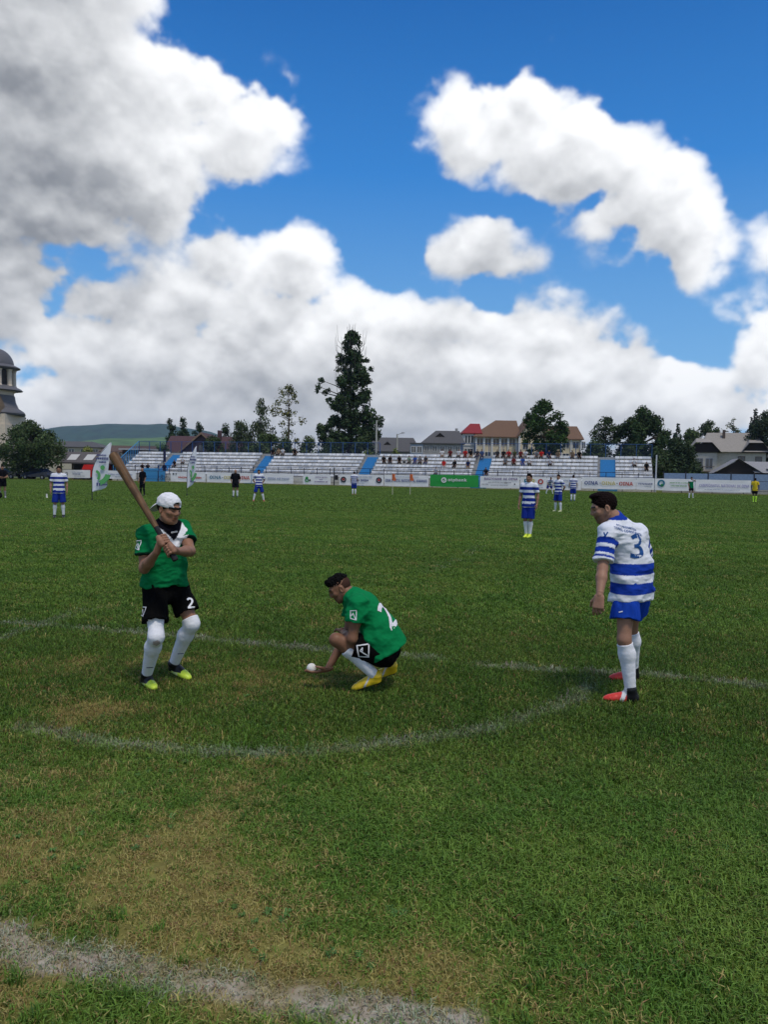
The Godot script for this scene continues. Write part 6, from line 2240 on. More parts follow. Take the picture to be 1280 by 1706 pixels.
	# lamp posts behind the stand
	for p in [[-1.4, 9.9, -120.0, "tall white lamp post behind the stand beside the dark poplar"], [2.05, 8.3, -130.0, "shorter white lamp post before the long low building"]]:
		var lp := thing("street_lamp", p[3], "lamp post", Vector3(p[0], 0, p[2]), 0.0, "lamp posts behind the stand")
		part(lp, "pole", bar_mesh(Vector3.ZERO, Vector3(0, p[1], 0), 0.22, 0.12, 10), mat(Color(0.42, 0.42, 0.38), 0.7))
		part(lp, "arm", bar_mesh(Vector3(0, p[1] - 0.1, 0), Vector3(0.9, p[1] + 0.15, 0), 0.05, 0.04, 6), mat(Color(0.2, 0.2, 0.2), 0.6))
		part(lp, "lamp_head", span_mesh(Vector3(0.7, p[1] + 0.12, -0.12), Vector3(1.25, p[1] + 0.26, 0.12)), mat(Color(0.25, 0.25, 0.25), 0.6))
	# parasols left
	for p in [[-39.8, -110.5, 3.6, Color(0.55, 0.24, 0.10), "orange garden parasol left of the stand by the bat's tip"], [-27.2, -121.0, 5.2, Color(0.50, 0.14, 0.07), "folded orange parasol leaning on the stand's top by the brown house"]]:
		var o := thing("parasol", p[4], "parasol", Vector3(p[0], 0, p[1]), 0.0, "orange parasols")
		var s := Shape.new()
		if p[2] < 4.0:
			s.lathe(Vector3.ZERO, [Vector2(1.7, p[2] - 0.9), Vector2(0.9, p[2] - 0.35), Vector2(0.05, p[2])], 8)
			part(o, "canopy", s.commit(), mat(p[3], 0.8))
		else:
			s.bar(Vector3(0, p[2] - 1.6, 0), Vector3(0.9, p[2] + 0.6, 0), 0.42, 0.12, 10)
			part(o, "canopy", s.commit(), mat(p[3], 0.8))
		part(o, "pole", bar_mesh(Vector3.ZERO, Vector3(0, p[2] - 0.05 if p[2] < 4.0 else p[2] - 1.5, 0), 0.04, -1.0, 6), mat(Color(0.4, 0.38, 0.35), 0.6))


# ---------------------------------------------------------------- trees: tapered trunk, limbs, crown of many leaf faces in clumps
var leaf_mat: StandardMaterial3D

func leaf_mats() -> void:
	leaf_mat = vmat(0.7, 0.25)
	leaf_mat.backlight_enabled = true
	leaf_mat.backlight = lin(0.22, 0.25, 0.12)

func make_tree(called: String, label: String, at: Vector3, clumps: Array, trunk: Array, color: Color, leaf: float, per: int, seed_: int, droop := 0.0, flat := 0.0) -> Node3D:
	# clumps: [centre, radius]; trunk: points with radius [x, y, z, r]
	var r := RandomNumberGenerator.new()
	r.seed = seed_
	var root := thing(called, label, "tree", at, 0.0, "trees behind the stand")
	var bark := grained(Color(0.075, 0.062, 0.05), 0.35, 1.2, 0.95, 101)
	var t := Shape.new()
	for k in trunk.size() - 1:
		var a: Array = trunk[k]
		var b: Array = trunk[k + 1]
		t.bar(Vector3(a[0], a[1], a[2]), Vector3(b[0], b[1], b[2]), a[3], b[3], 8, false)
	# limbs run from the nearest lower trunk point into the clumps
	for c: Array in clumps:
		var p: Vector3 = c[0]
		var best := Vector3(trunk[0][0], trunk[0][1], trunk[0][2])
		for k in trunk.size() - 1:
			for m in 6:
				var a: Array = trunk[k]
				var b: Array = trunk[k + 1]
				var q := Vector3(a[0], a[1], a[2]).lerp(Vector3(b[0], b[1], b[2]), m / 6.0)
				if q.y < p.y - 0.25 * absf(p.x - q.x) and q.distance_to(p) < best.distance_to(p):
					best = q
		var thick := clampf(0.02 * best.distance_to(p), 0.03, 0.12)
		var mid := best.lerp(p, 0.5) + Vector3(r.randf_range(-0.2, 0.2), 0.15, r.randf_range(-0.2, 0.2))
		t.bar(best, mid, thick, thick * 0.7, 5, false)
		t.bar(mid, p, thick * 0.7, thick * 0.3, 5, false)
	part(root, "trunk", t.commit(), bark)
	var s := Shape.new()
	for c: Array in clumps:
		var p: Vector3 = c[0]
		var rad: float = c[1]
		var tone := r.randf_range(0.72, 1.28)
		var n := int(2.1 * per * rad * rad * (c[2] if c.size() > 2 else 1.0))
		for k in n:
			var d := Vector3(r.randfn(), r.randfn(), r.randfn()).normalized()
			var q := p + d * rad * pow(r.randf(), 0.45) * Vector3(1.0, 1.0 - flat, 1.0)
			q.y -= droop * r.randf() * rad
			var nn := (d + Vector3(r.randfn(), r.randfn() + 0.5, r.randfn()) * 0.7).normalized()
			var x := nn.cross(Vector3(r.randfn(), r.randfn(), r.randfn())).normalized()
			var y := nn.cross(x)
			if droop > 0.3:
				y = (y + Vector3.DOWN * droop * 1.5).normalized()
			var sz := leaf * r.randf_range(0.55, 1.3)
			var v := 1.45 * tone * r.randf_range(0.6, 1.4)
			s.col = Color(color.r * v * r.randf_range(0.85, 1.2), color.g * v, color.b * v * r.randf_range(0.8, 1.15))
			s.tri(q - x * sz * 0.5, q + y * sz, q + x * sz * 0.5)
			s.tri(q - x * sz * 0.5, q + x * sz * 0.5, q - y * sz * 0.7 + nn * sz * 0.2)
	part(root, "crown", s.commit(), leaf_mat)
	return root

# clumps filling an egg: base height, top height, widest radius, where it is widest (share of height)
func egg(r: RandomNumberGenerator, y0: float, y1: float, rad: float, n: int, c0: float, c1: float, wide_at := 0.4, gap := 0.15) -> Array:
	var out := []
	for k in n:
		var t := r.randf()
		var w := sin(PI * pow(t, log(0.5) / log(wide_at))) if t > 0.0 else 0.0
		w = pow(maxf(w, 0.0), 0.6)
		var a := r.randf() * TAU
		var m := sqrt(r.randf_range(gap, 1.0))
		var cr := r.randf_range(c0, c1)
		out.append([Vector3(cos(a) * m * maxf(rad * w - cr * 0.5, 0.1), lerpf(y0, y1 - cr * 0.6, t), sin(a) * m * maxf(rad * w - cr * 0.5, 0.1)), cr])
	return out

func conifer(r: RandomNumberGenerator, y0: float, y1: float, rad: float) -> Array:
	var out := []
	var y := y0
	while y < y1:
		var t := (y - y0) / (y1 - y0)
		var w := rad * (1.0 - t) + 0.12
		var n := maxi(1, int(w * 4.5))
		for k in n:
			var a := TAU * k / n + r.randf()
			out.append([Vector3(cos(a) * w * 0.72, y - 0.12 * w, sin(a) * w * 0.72), maxf(0.28, w * 0.52)])
		out.append([Vector3(0, y, 0), maxf(0.2, w * 0.4)])
		y += maxf(0.32, w * 0.34)
	return out

func make_trees() -> void:
	leaf_mats()
	var r := RandomNumberGenerator.new()
	r.seed = 500
	# great dark poplar
	var cl := []
	for k in 190:
		var t := pow(r.randf(), 0.8)
		var y := lerpf(3.0, 24.3, t)
		var w := 3.7 * pow(1.0 - t, 0.50) + 0.4
		if y < 9.0:
			w = 4.2
		var a := r.randf() * TAU
		var m := sqrt(r.randf())
		cl.append([Vector3(0.2 + cos(a) * w * m, y, sin(a) * w * m), r.randf_range(0.6, 1.25) * (1.15 - 0.5 * t), r.randf_range(0.6, 1.2)])
	for k in 14:
		cl.append([Vector3(-2.4 - r.randf() * 2.8, 6.0 + r.randf() * 4.2, r.randf_range(-2, 2)), r.randf_range(0.6, 1.0)])
		cl.append([Vector3(2.2 + r.randf() * 2.8, 5.5 + r.randf() * 5.2, r.randf_range(-2, 2)), r.randf_range(0.6, 1.05)])
	for q in [[-5.2, 15.6, 0.55], [-4.7, 16.6, 0.6], [-5.5, 14.8, 0.4], [-4.2, 14.6, 0.5], [-3.4, 13.4, 0.6], [-2.6, 12.4, 0.6], [5.0, 9.6, 0.6], [5.3, 10.4, 0.5], [4.4, 8.4, 0.8], [-3.6, 15.0, 0.45], [3.2, 16.6, 0.55], [3.4, 18.6, 0.5], [2.6, 20.0, 0.6], [-1.8, 20.6, 0.6], [-2.1, 18.4, 0.55]]:
		cl.append([Vector3(q[0], q[1], 0), q[2]])
	var pop := make_tree("poplar_tree", "tallest dark poplar rising behind the middle of the stand with bare twigs at its top", Vector3(-5.9, 0, -125), cl, [[0, 0, 0, 0.55], [0.1, 8, 0, 0.42], [0.0, 16, 0.1, 0.25], [0.2, 24, 0, 0.06]], Color(0.026, 0.046, 0.018), 0.30, 70, 1)
	var tw := Shape.new()
	for k in 46:
		var y := r.randf_range(14.0, 22.5)
		var a := r.randf() * TAU
		var from := Vector3(cos(a) * 1.3, y, sin(a) * 1.3) * Vector3(1, 1, 1)
		var mid := from + Vector3(cos(a) * 1.1, 0.9, sin(a) * 1.1)
		var to := mid + Vector3(cos(a) * 0.25, r.randf_range(1.4, 2.6), sin(a) * 0.25)
		tw.bar(from, mid, 0.035, 0.028, 4, false)
		tw.bar(mid, to, 0.028, 0.012, 4, false)
	for k in 9:
		var x := r.randf_range(-0.8, 0.8)
		tw.bar(Vector3(x * 0.4, 22.0, r.randf_range(-0.4, 0.4)), Vector3(x, r.randf_range(25.0, 26.2), r.randf_range(-0.5, 0.5)), 0.035, 0.012, 4, false)
	part(pop, "bare_twigs", tw.commit(), mat(Color(0.13, 0.12, 0.11), 0.9)).set_meta("kind", "stuff")
	# airy tree to its left
	var thin := egg(r, 4.0, 16.2, 3.6, 44, 0.45, 0.95, 0.55, 0.1)
	make_tree("broadleaf_tree", "thin yellowish tree with open crown left of the tallest poplar", Vector3(-16.5, 0, -128), thin, [[0, 0, 0, 0.28], [0.1, 5, 0, 0.22], [0.2, 10, 0, 0.13], [0.1, 15, 0, 0.04]], Color(0.098, 0.105, 0.040), 0.24, 34, 2)
	# weeping birches
	make_tree("birch_tree", "tall drooping birch left of the thin yellowish tree", Vector3(-21.4, 0, -130), egg(r, 3.0, 14.3, 2.5, 46, 0.6, 1.1, 0.45, 0.1), [[0, 0, 0, 0.22], [0, 7, 0, 0.14], [0, 13.5, 0, 0.04]], Color(0.050, 0.068, 0.034), 0.22, 62, 3, 1.1)
	make_tree("birch_tree", "shorter drooping birch behind the stand beside the tall birch", Vector3(-24.9, 0, -131), egg(r, 2.5, 11.0, 2.6, 40, 0.6, 1.1, 0.4, 0.1), [[0, 0, 0, 0.2], [0, 5, 0, 0.13], [0, 10.2, 0, 0.04]], Color(0.044, 0.064, 0.030), 0.22, 62, 4, 1.1)
	make_tree("broadleaf_tree", "low leafy tree filling the gap under the birches", Vector3(-19.0, 0, -124), egg(r, 1.5, 7.8, 4.2, 44, 0.7, 1.2, 0.4, 0.0), [[0, 0, 0, 0.25], [0, 3, 0, 0.2], [0, 6.5, 0, 0.05]], Color(0.044, 0.068, 0.024), 0.26, 50, 5)
	make_tree("broadleaf_tree", "low green tree at the poplar's left foot", Vector3(-12.2, 0, -122), egg(r, 1.5, 7.2, 3.4, 34, 0.7, 1.2, 0.4, 0.0), [[0, 0, 0, 0.2], [0, 3, 0, 0.15], [0, 6, 0, 0.05]], Color(0.050, 0.072, 0.026), 0.26, 50, 6)
	# round topped dark trees by the brown house
	for q in [[-42.6, 11.6, 1.45, "leftmost dark round topped tree beside the brown gabled house"], [-40.2, 12.3, 1.55, "tallest dark round topped tree left of the brown gabled house"], [-36.9, 11.0, 1.6, "dark round topped tree behind the brown house's ridge"], [-31.7, 10.7, 1.5, "dark round topped tree right of the brown house's chimney"]]:
		make_tree("dark_tree", q[3], Vector3(q[0], 0, -150), egg(r, 2.0, q[1], q[2], 40, 0.5, 0.85, 0.6, 0.0), [[0, 0, 0, 0.2], [0, 6, 0, 0.14], [0, q[1] - 1.0, 0, 0.04]], Color(0.022, 0.040, 0.016), 0.22, 80, 10 + int(q[0]))
	make_tree("bush", "green bush before the brown gabled house behind the stand", Vector3(-38.6, 0, -131), egg(r, 0.3, 6.4, 1.9, 26, 0.6, 1.0, 0.45, 0.0), [[0, 0, 0, 0.12], [0, 5, 0, 0.03]], Color(0.040, 0.070, 0.028), 0.22, 60, 19)
	make_tree("bush", "yellow green bush by the roofs under the hills", Vector3(-51.5, 0, -131), egg(r, 0.3, 5.3, 2.3, 26, 0.6, 0.9, 0.45, 0.0), [[0, 0, 0, 0.1], [0, 3.4, 0, 0.03]], Color(0.15, 0.17, 0.045), 0.22, 60, 20)
	# wide bush tree at the left edge of the pitch
	make_tree("willow_tree", "wide leafy tree shading parked cars at the left edge", Vector3(-47.6, 0, -101.5), egg(r, 1.6, 7.9, 4.7, 88, 0.7, 1.25, 0.42, 0.15), [[0, 0, 0, 0.32], [0.2, 2.6, 0, 0.26], [0.1, 6.6, 0, 0.06]], Color(0.042, 0.066, 0.026), 0.20, 85, 21, 0.35)
	# round tree in front of the school
	make_tree("broadleaf_tree", "round dark green tree standing before the cream school", Vector3(23.4, 0, -112), egg(r, 4.2, 13.0, 3.7, 84, 0.55, 1.0, 0.42, 0.12), [[0, 0, 0, 0.3], [0, 5, 0, 0.24], [0.1, 11.5, 0, 0.05]], Color(0.026, 0.052, 0.014), 0.24, 80, 22, 0.0)
	# right group
	make_tree("broadleaf_tree", "large dense dark tree right of the stand's last section", Vector3(42.4, 0, -125), egg(r, 2.0, 13.1, 4.8, 140, 0.7, 1.25, 0.55, 0.0), [[0, 0, 0, 0.4], [0, 5, 0, 0.3], [0, 11.5, 0, 0.06]], Color(0.024, 0.044, 0.015), 0.26, 76, 23)
	make_tree("broadleaf_tree", "thin ragged tree left of the large dense one", Vector3(36.6, 0, -126), egg(r, 2.0, 11.8, 2.9, 80, 0.5, 0.95, 0.5, 0.0), [[0, 0, 0, 0.22], [0.1, 6, 0, 0.14], [0, 11.0, 0, 0.04]], Color(0.032, 0.050, 0.020), 0.22, 55, 24)
	make_tree("broadleaf_tree", "low dark tree under the ragged one behind the blue stair", Vector3(33.6, 0, -122), egg(r, 1.0, 7.2, 2.8, 34, 0.7, 1.1, 0.4, 0.0), [[0, 0, 0, 0.2], [0, 6, 0, 0.05]], Color(0.030, 0.048, 0.020), 0.24, 60, 25)
	make_tree("spruce_tree", "slim spruce top between the dense tree and the white house", Vector3(42.3, 0, -110), conifer(r, 1.0, 9.4, 2.0), [[0, 0, 0, 0.2], [0, 9.2, 0, 0.03]], Color(0.020, 0.038, 0.022), 0.20, 90, 26)
	make_tree("hedge_tree", "wide dark bush tree filling the ground right of the stand", Vector3(40.6, 0, -106), egg(r, 0.4, 7.0, 3.6, 74, 0.7, 1.15, 0.35, 0.0), [[0, 0, 0, 0.2], [0, 5.8, 0, 0.05]], Color(0.022, 0.038, 0.017), 0.24, 70, 27)
	make_tree("hedge_tree", "green bush tree touching the white house's left wall", Vector3(44.9, 0, -112), egg(r, 0.4, 6.6, 2.6, 44, 0.7, 1.1, 0.35, 0.0), [[0, 0, 0, 0.18], [0, 5.4, 0, 0.05]], Color(0.036, 0.058, 0.024), 0.24, 66, 28)
	make_tree("broadleaf_tree", "rounded green tree behind the white house's ridge", Vector3(64.0, 0, -150), egg(r, 3.0, 13.0, 3.4, 54, 0.7, 1.1, 0.5, 0.0), [[0, 0, 0, 0.25], [0, 11.5, 0, 0.05]], Color(0.036, 0.056, 0.024), 0.26, 66, 29)
	make_tree("broadleaf_tree", "lower green tree left of the white house's roof", Vector3(57.2, 0, -142), egg(r, 3.0, 10.6, 3.2, 50, 0.7, 1.1, 0.45, 0.0), [[0, 0, 0, 0.25], [0, 9.4, 0, 0.05]], Color(0.046, 0.070, 0.026), 0.26, 66, 30)
	make_tree("spruce_tree", "tall dark spruce right of the white house's roof", Vector3(61.2, 0, -126), conifer(r, 1.5, 13.2, 2.9), [[0, 0, 0, 0.25], [0, 13.0, 0, 0.03]], Color(0.016, 0.030, 0.018), 0.22, 90, 31)
	make_tree("dark_tree", "broad dark tree cut by the right edge beside the spruce", Vector3(59.6, 0, -119), egg(r, 1.5, 12.2, 3.4, 70, 0.7, 1.15, 0.5, 0.0), [[0, 0, 0, 0.3], [0, 10.5, 0, 0.06]], Color(0.022, 0.036, 0.018), 0.24, 72, 32)
	make_tree("birch_tree", "pale thin tree between the white house and the spruce", Vector3(62.4, 0, -136), egg(r, 5.0, 12.8, 1.6, 26, 0.4, 0.7, 0.5, 0.1), [[0, 0, 0, 0.15], [0, 12.0, 0, 0.03]], Color(0.070, 0.085, 0.050), 0.20, 55, 33)
	make_tree("bush", "green bush beside the low shed at the right edge", Vector3(54.6, 0, -103.5), egg(r, 0.3, 3.9, 1.4, 22, 0.5, 0.8, 0.45, 0.0), [[0, 0, 0, 0.1], [0, 3.0, 0, 0.03]], Color(0.030, 0.050, 0.022), 0.2, 66, 34)
	for q in [[-27.5, -121.0, 7.0, 3.0, "dark bush left of the birches behind the stand"], [-15.6, -119.5, 6.6, 3.0, "dark bush below the thin yellowish tree"], [-8.6, -119.0, 6.8, 2.8, "dark bush at the left of the poplar's trunk"], [-3.4, -121.0, 7.4, 3.0, "dark bush at the right of the poplar's trunk"], [30.4, -110.0, 6.6, 2.6, "dark bush behind the last blue stair"], [34.6, -107.0, 6.2, 2.6, "dark bush behind the stand's right end"], [37.6, -104.0, 5.6, 2.4, "dark low bush just right of the stand's end post"]]:
		make_tree("bush", q[4], Vector3(q[0], 0, q[1]), egg(r, 0.2, q[2], q[3], 40, 0.7, 1.15, 0.42, 0.0), [[0, 0, 0, 0.12], [0, q[2] - 1.2, 0, 0.03]], Color(0.034, 0.054, 0.022), 0.24, 60, 60 + int(q[0]))
	# hedges low behind the stand between the lamp posts
	for q in [[1.6, -118.0, 5.4, 1.6, "yellow green shrub at the foot of the shorter lamp post"], [-2.6, -116.0, 5.3, 1.5, "green shrub at the foot of the tall lamp post"]]:
		make_tree("shrub", q[4], Vector3(q[0], 0, q[1]), egg(r, 0.4, q[2], q[3], 22, 0.5, 0.8, 0.5, 0.0), [[0, 0, 0, 0.1], [0, q[2] - 1.0, 0, 0.03]], Color(0.095, 0.125, 0.03), 0.2, 66, 40 + int(q[0]))


# ---------------------------------------------------------------- people farther out
func spin(j: Dictionary, a: float) -> Dictionary:
	var out := {}
	var b := Basis(Vector3.UP, a)
	for k in j:
		out[k] = b * j[k]
	return out

func standing(a: float, o: Dictionary = {}) -> Dictionary:
	var st: float = o.get("stride", 0.12)
	var j := {"hip_l": Vector3(0.095, 0.90, 0), "hip_r": Vector3(-0.095, 0.90, 0), "knee_l": Vector3(0.06 + st * 0.5, 0.49, 0.03), "knee_r": Vector3(-0.06 - st * 0.5, 0.49, 0.03), "ankle_l": Vector3(0.02 + st, 0.09, -0.01), "ankle_r": Vector3(-0.02 - st, 0.09, -0.01),
		"sh_l": Vector3(0.185, 1.43, 0), "sh_r": Vector3(-0.185, 1.43, 0), "el_l": Vector3(0.245, 1.16, -0.02), "el_r": Vector3(-0.245, 1.16, -0.02), "wr_l": Vector3(0.255, 0.92, 0.06), "wr_r": Vector3(-0.255, 0.92, 0.06), "neck": Vector3(0, 1.505, -0.01), "head": Vector3(0, 1.625, 0.015), "hem": Vector3(0, 0.84, 0)}
	for k in o:
		if j.has(k):
			j[k] = o[k]
	return spin(j, a)

func seated(a: float, r: RandomNumberGenerator) -> Dictionary:
	var lean := r.randf_range(-0.02, 0.16)
	var tilt := r.randf_range(-0.06, 0.06)
	var j := {"hip_l": Vector3(0.095, 0.52, -0.05), "hip_r": Vector3(-0.095, 0.52, -0.05), "knee_l": Vector3(0.15, 0.50, 0.36), "knee_r": Vector3(-0.15, 0.50, 0.36), "ankle_l": Vector3(0.13 + r.randf_range(-0.05, 0.05), 0.09, 0.36 + r.randf_range(-0.1, 0.1)), "ankle_r": Vector3(-0.13, 0.09, 0.36 + r.randf_range(-0.1, 0.1)),
		"sh_l": Vector3(0.18 + tilt, 1.03, lean), "sh_r": Vector3(-0.18 + tilt, 1.03, lean), "el_l": Vector3(0.25, 0.78, lean + 0.10), "el_r": Vector3(-0.25, 0.78, lean + 0.10), "wr_l": Vector3(0.13, 0.62, 0.30), "wr_r": Vector3(-0.13, 0.62, 0.30), "neck": Vector3(tilt, 1.105, lean + 0.01), "head": Vector3(tilt, 1.225, lean + 0.04), "hem": Vector3(0, 0.47, -0.04)}
	return spin(j, a)

func hoops(j: Dictionary) -> Callable:
	var white := Color(0.74, 0.77, 0.85)
	var blue := Color(0.012, 0.035, 0.26)
	return func(p: Vector3) -> Color:
		return blue if fposmod((1.50 - p.y) / 0.152 + 0.25, 1.0) < 0.53 and p.y < 1.46 and p.y > 0.84 else white

func make_field_people() -> void:
	var skin := Color(0.29, 0.16, 0.10)
	var hair := Color(0.012, 0.009, 0.008)
	var navy := Color(0.012, 0.035, 0.26)
	var white := Color(0.76, 0.78, 0.82)
	# place, turn (0 looks at the camera, + to his left), label, extra joints, extra look
	var list := [
		[Vector3(-10.96, 0, -25.43), 0.38, "hooped shirt player standing square, arms hanging, in front of the left feather flag", {"stride": 0.12}, {"shoe": flat_tint(Color(0.012, 0.012, 0.012))}, 0.016],
		[Vector3(3.94, 0, -20.56), -0.55, "nearest hooped fielder in neon yellow boots looking left", {"stride": 0.03}, {"shoe": flat_tint(Color(0.62, 0.75, 0.05))}, 0.014],
		[Vector3(8.13, 0, -35.29), -0.9, "hooped player in pale boots with arms behind, second from the leaning fielder", {"stride": 0.14, "wr_l": Vector3(0.12, 0.98, -0.16), "wr_r": Vector3(-0.12, 0.98, -0.16), "el_l": Vector3(0.28, 1.16, -0.10), "el_r": Vector3(-0.28, 1.16, -0.10)}, {"shoe": flat_tint(Color(0.5, 0.52, 0.3))}, 0.02],
		[Vector3(12.6, 0, -50.44), 2.9, "far hooped player seen from behind, right of the other two in line", {"stride": 0.08}, {"shoe": flat_tint(Color(0.06, 0.10, 0.2))}, 0.024],
		[Vector3(14.99, 0, -68.57), 0.1, "farthest hooped player crouching between the nearer two in front of the banner", {"stride": 0.28, "sh_l": Vector3(0.18, 1.22, 0.22), "sh_r": Vector3(-0.18, 1.22, 0.22), "neck": Vector3(0, 1.30, 0.26), "head": Vector3(0, 1.40, 0.34), "el_l": Vector3(0.26, 0.98, 0.22), "el_r": Vector3(-0.26, 0.98, 0.22), "wr_l": Vector3(0.2, 0.78, 0.3), "wr_r": Vector3(-0.2, 0.78, 0.3), "hip_l": Vector3(0.1, 0.82, -0.1), "hip_r": Vector3(-0.1, 0.82, -0.1), "hem": Vector3(0, 0.78, -0.06)}, {"shoe": flat_tint(Color(0.5, 0.5, 0.5))}, 0.03],
		[Vector3(-6.85, 0, -41.19), 0.25, "hooped player with legs wide apart beside the black clad referee", {"stride": 0.26, "el_l": Vector3(0.30, 1.18, -0.08), "el_r": Vector3(-0.30, 1.18, -0.08), "wr_l": Vector3(0.18, 0.98, -0.02), "wr_r": Vector3(-0.18, 0.98, -0.02)}, {"shoe": flat_tint(Color(0.35, 0.10, 0.06))}, 0.02],
		[Vector3(-2.23, 0, -55.59), 3.1, "hooped player seen from behind in mid field before the crested banner", {"stride": 0.08}, {"shoe": flat_tint(Color(0.3, 0.12, 0.08))}, 0.026],
	]
	for e: Array in list:
		var j := standing(e[1], e[3])
		var f := Basis(Vector3.UP, e[1]) * Vector3(0, 0, 1)
		var look := {"skin": skin, "hair": hair, "face": f, "shirt": hoops(j), "shorts": flat_tint(navy), "short_leg": 0.90, "sock": flat_tint(white), "sock_top_l": 0.08, "sock_top_r": 0.08, "hair_shape": short_hair, "toes_l": f, "toes_r": f, "sleeve": 0.72}
		look.merge(e[4], true)
		make_person("person", e[2], e[0], j, look, e[5], "players in hooped shirts")
	var ref := standing(0.25, {"stride": 0.10, "el_l": Vector3(0.27, 1.15, -0.06), "el_r": Vector3(-0.27, 1.15, -0.06), "wr_l": Vector3(0.24, 0.96, 0.02), "wr_r": Vector3(-0.24, 0.96, 0.02)})
	var rf := Basis(Vector3.UP, 0.25) * Vector3(0, 0, 1)
	make_person("person", "referee in black long sleeves and shorts with white socks", Vector3(-9.24, 0, -46.85), ref, {"skin": skin * 1.1, "hair": Color(0.25, 0.22, 0.2), "face": rf, "shirt": flat_tint(Color(0.01, 0.01, 0.012)), "shorts": flat_tint(Color(0.01, 0.01, 0.012)), "sleeve": 0.98, "bulk": 1.12, "sock": flat_tint(white), "shoe": flat_tint(Color(0.02, 0.02, 0.02)), "toes_l": rf, "toes_r": rf}, 0.02)
	var gr := standing(0.2, {"stride": 0.16, "el_l": Vector3(0.36, 1.42, 0.02), "wr_l": Vector3(0.14, 1.50, 0.10)})
	make_person("person", "far player in green shirt with one arm raised before the right banner", Vector3(25.35, 0, -62.44), gr, {"skin": skin, "hair": hair, "face": Vector3(0, 0, 1), "shirt": func(p: Vector3) -> Color: return Color(0.6, 0.6, 0.62) if p.y > 1.36 else Color(0.006, 0.15, 0.06), "shorts": flat_tint(Color(0.01, 0.01, 0.012)), "sock": flat_tint(white), "shoe": flat_tint(Color(0.5, 0.5, 0.5)), "hair_shape": short_hair, "toes_l": Vector3(0, 0, 1), "toes_r": Vector3(0, 0, 1)}, 0.026)
	var ye := standing(2.6, {"stride": 0.06})
	var yf := Basis(Vector3.UP, 2.6) * Vector3(0, 0, 1)
	make_person("person", "far player in yellow shirt and neon green socks at the right edge", Vector3(26.59, 0, -54.23), ye, {"skin": Color(0.12, 0.07, 0.05), "hair": hair, "face": yf, "shirt": flat_tint(Color(0.62, 0.46, 0.03)), "shorts": flat_tint(Color(0.01, 0.01, 0.012)), "sock": flat_tint(Color(0.45, 0.80, 0.06)), "shoe": flat_tint(Color(0.4, 0.7, 0.06)), "hair_shape": short_hair, "toes_l": yf, "toes_r": yf}, 0.024)
	var su := standing(-0.5, {"stride": 0.14})
	var sf := Basis(Vector3.UP, -0.5) * Vector3(0, 0, 1)
	var black := Color(0.009, 0.009, 0.012)
	var suit := {"skin": skin, "hair": Color(0.22, 0.2, 0.19), "face": sf, "shirt": flat_tint(black), "shirt_name": "jacket", "sleeve": 0.98, "shorts": flat_tint(black), "shorts_name": "trousers", "short_leg": 1.0, "short_w": 0.075, "sock": flat_tint(black), "sock_top_l": 0.02, "sock_top_r": 0.02, "shoe": flat_tint(black), "bulk": 1.05, "toes_l": sf, "toes_r": sf}
	make_person("person", "person in black suit standing on the grass near the blue panel wall", Vector3(-15.15, 0, -47.3), su, suit, 0.02)
	var turn := Basis(Vector3.UP, STAND_TURN)
	for q in [[-33.9, "person in black standing by the blue wall, left of two"], [-33.1, "person in black standing by the blue wall, right of two"]]:
		var j2 := standing(0.1, {"stride": 0.06, "el_l": Vector3(0.25, 1.22, 0.12), "wr_l": Vector3(0.08, 1.44, 0.26), "el_r": Vector3(-0.25, 1.22, 0.12), "wr_r": Vector3(-0.06, 1.44, 0.26)})
		var k2 := suit.duplicate()
		k2.merge({"face": Vector3(0, 0, 1), "hair": hair, "hair_shape": short_hair, "toes_l": Vector3(0, 0, 1), "toes_r": Vector3(0, 0, 1)}, true)
		make_person("person", q[1], STAND_AT + turn * Vector3(q[0], 0.68, -1.27), j2, k2, 0.03)
	var up := standing(0.2, {"stride": 0.05})
	var k3 := suit.duplicate()
	k3.merge({"shirt": flat_tint(Color(0.012, 0.02, 0.06)), "face": Vector3(0, 0, 1), "hair": hair, "hair_shape": short_hair}, true)
	make_person("person", "person in navy standing at the foot of the first blue stair", STAND_AT + turn * Vector3(-30.6, 0.68, -1.27), up, k3, 0.03)
	# left edge: black sports clothes, bag at the feet
	var le := standing(0.5, {"stride": 0.12, "el_l": Vector3(0.24, 1.14, 0.08), "el_r": Vector3(-0.24, 1.14, 0.08), "wr_l": Vector3(0.02, 1.08, 0.24), "wr_r": Vector3(-0.02, 1.12, 0.24)})
	var lf := Basis(Vector3.UP, 0.5) * Vector3(0, 0, 1)
	make_person("person", "person in black shirt and shorts with arms folded at the left edge", Vector3(-20.45, 0, -40.43), le, {"skin": skin, "hair": hair, "face": lf, "shirt": flat_tint(Color(0.01, 0.01, 0.012)), "shorts": flat_tint(Color(0.01, 0.01, 0.012)), "sock": flat_tint(Color(0.25, 0.25, 0.26)), "sock_top_l": 0.6, "sock_top_r": 0.6, "shoe": flat_tint(Color(0.3, 0.3, 0.3)), "hair_shape": short_hair, "toes_l": lf, "toes_r": lf}, 0.02)
	var bag := thing("sports_bag", "black sports bag on the grass at the left edge", "bag", Vector3(-20.62, 0, -39.9))
	var bf := Field.new(Vector3(-0.45, -0.05, -0.3), Vector3(0.45, 0.5, 0.3), 0.03)
	bf.cap(Vector3(-0.25, 0.17, 0), Vector3(0.25, 0.17, 0), 0.17, 0.17, 0.03)
	bf.cut(Vector3(0, 0.005, 0), Vector3.DOWN)
	part(bag, "body", skin_of(bf, flat_tint(Color(0.012, 0.012, 0.014))), cloth_mat)
	var hd := Shape.new()
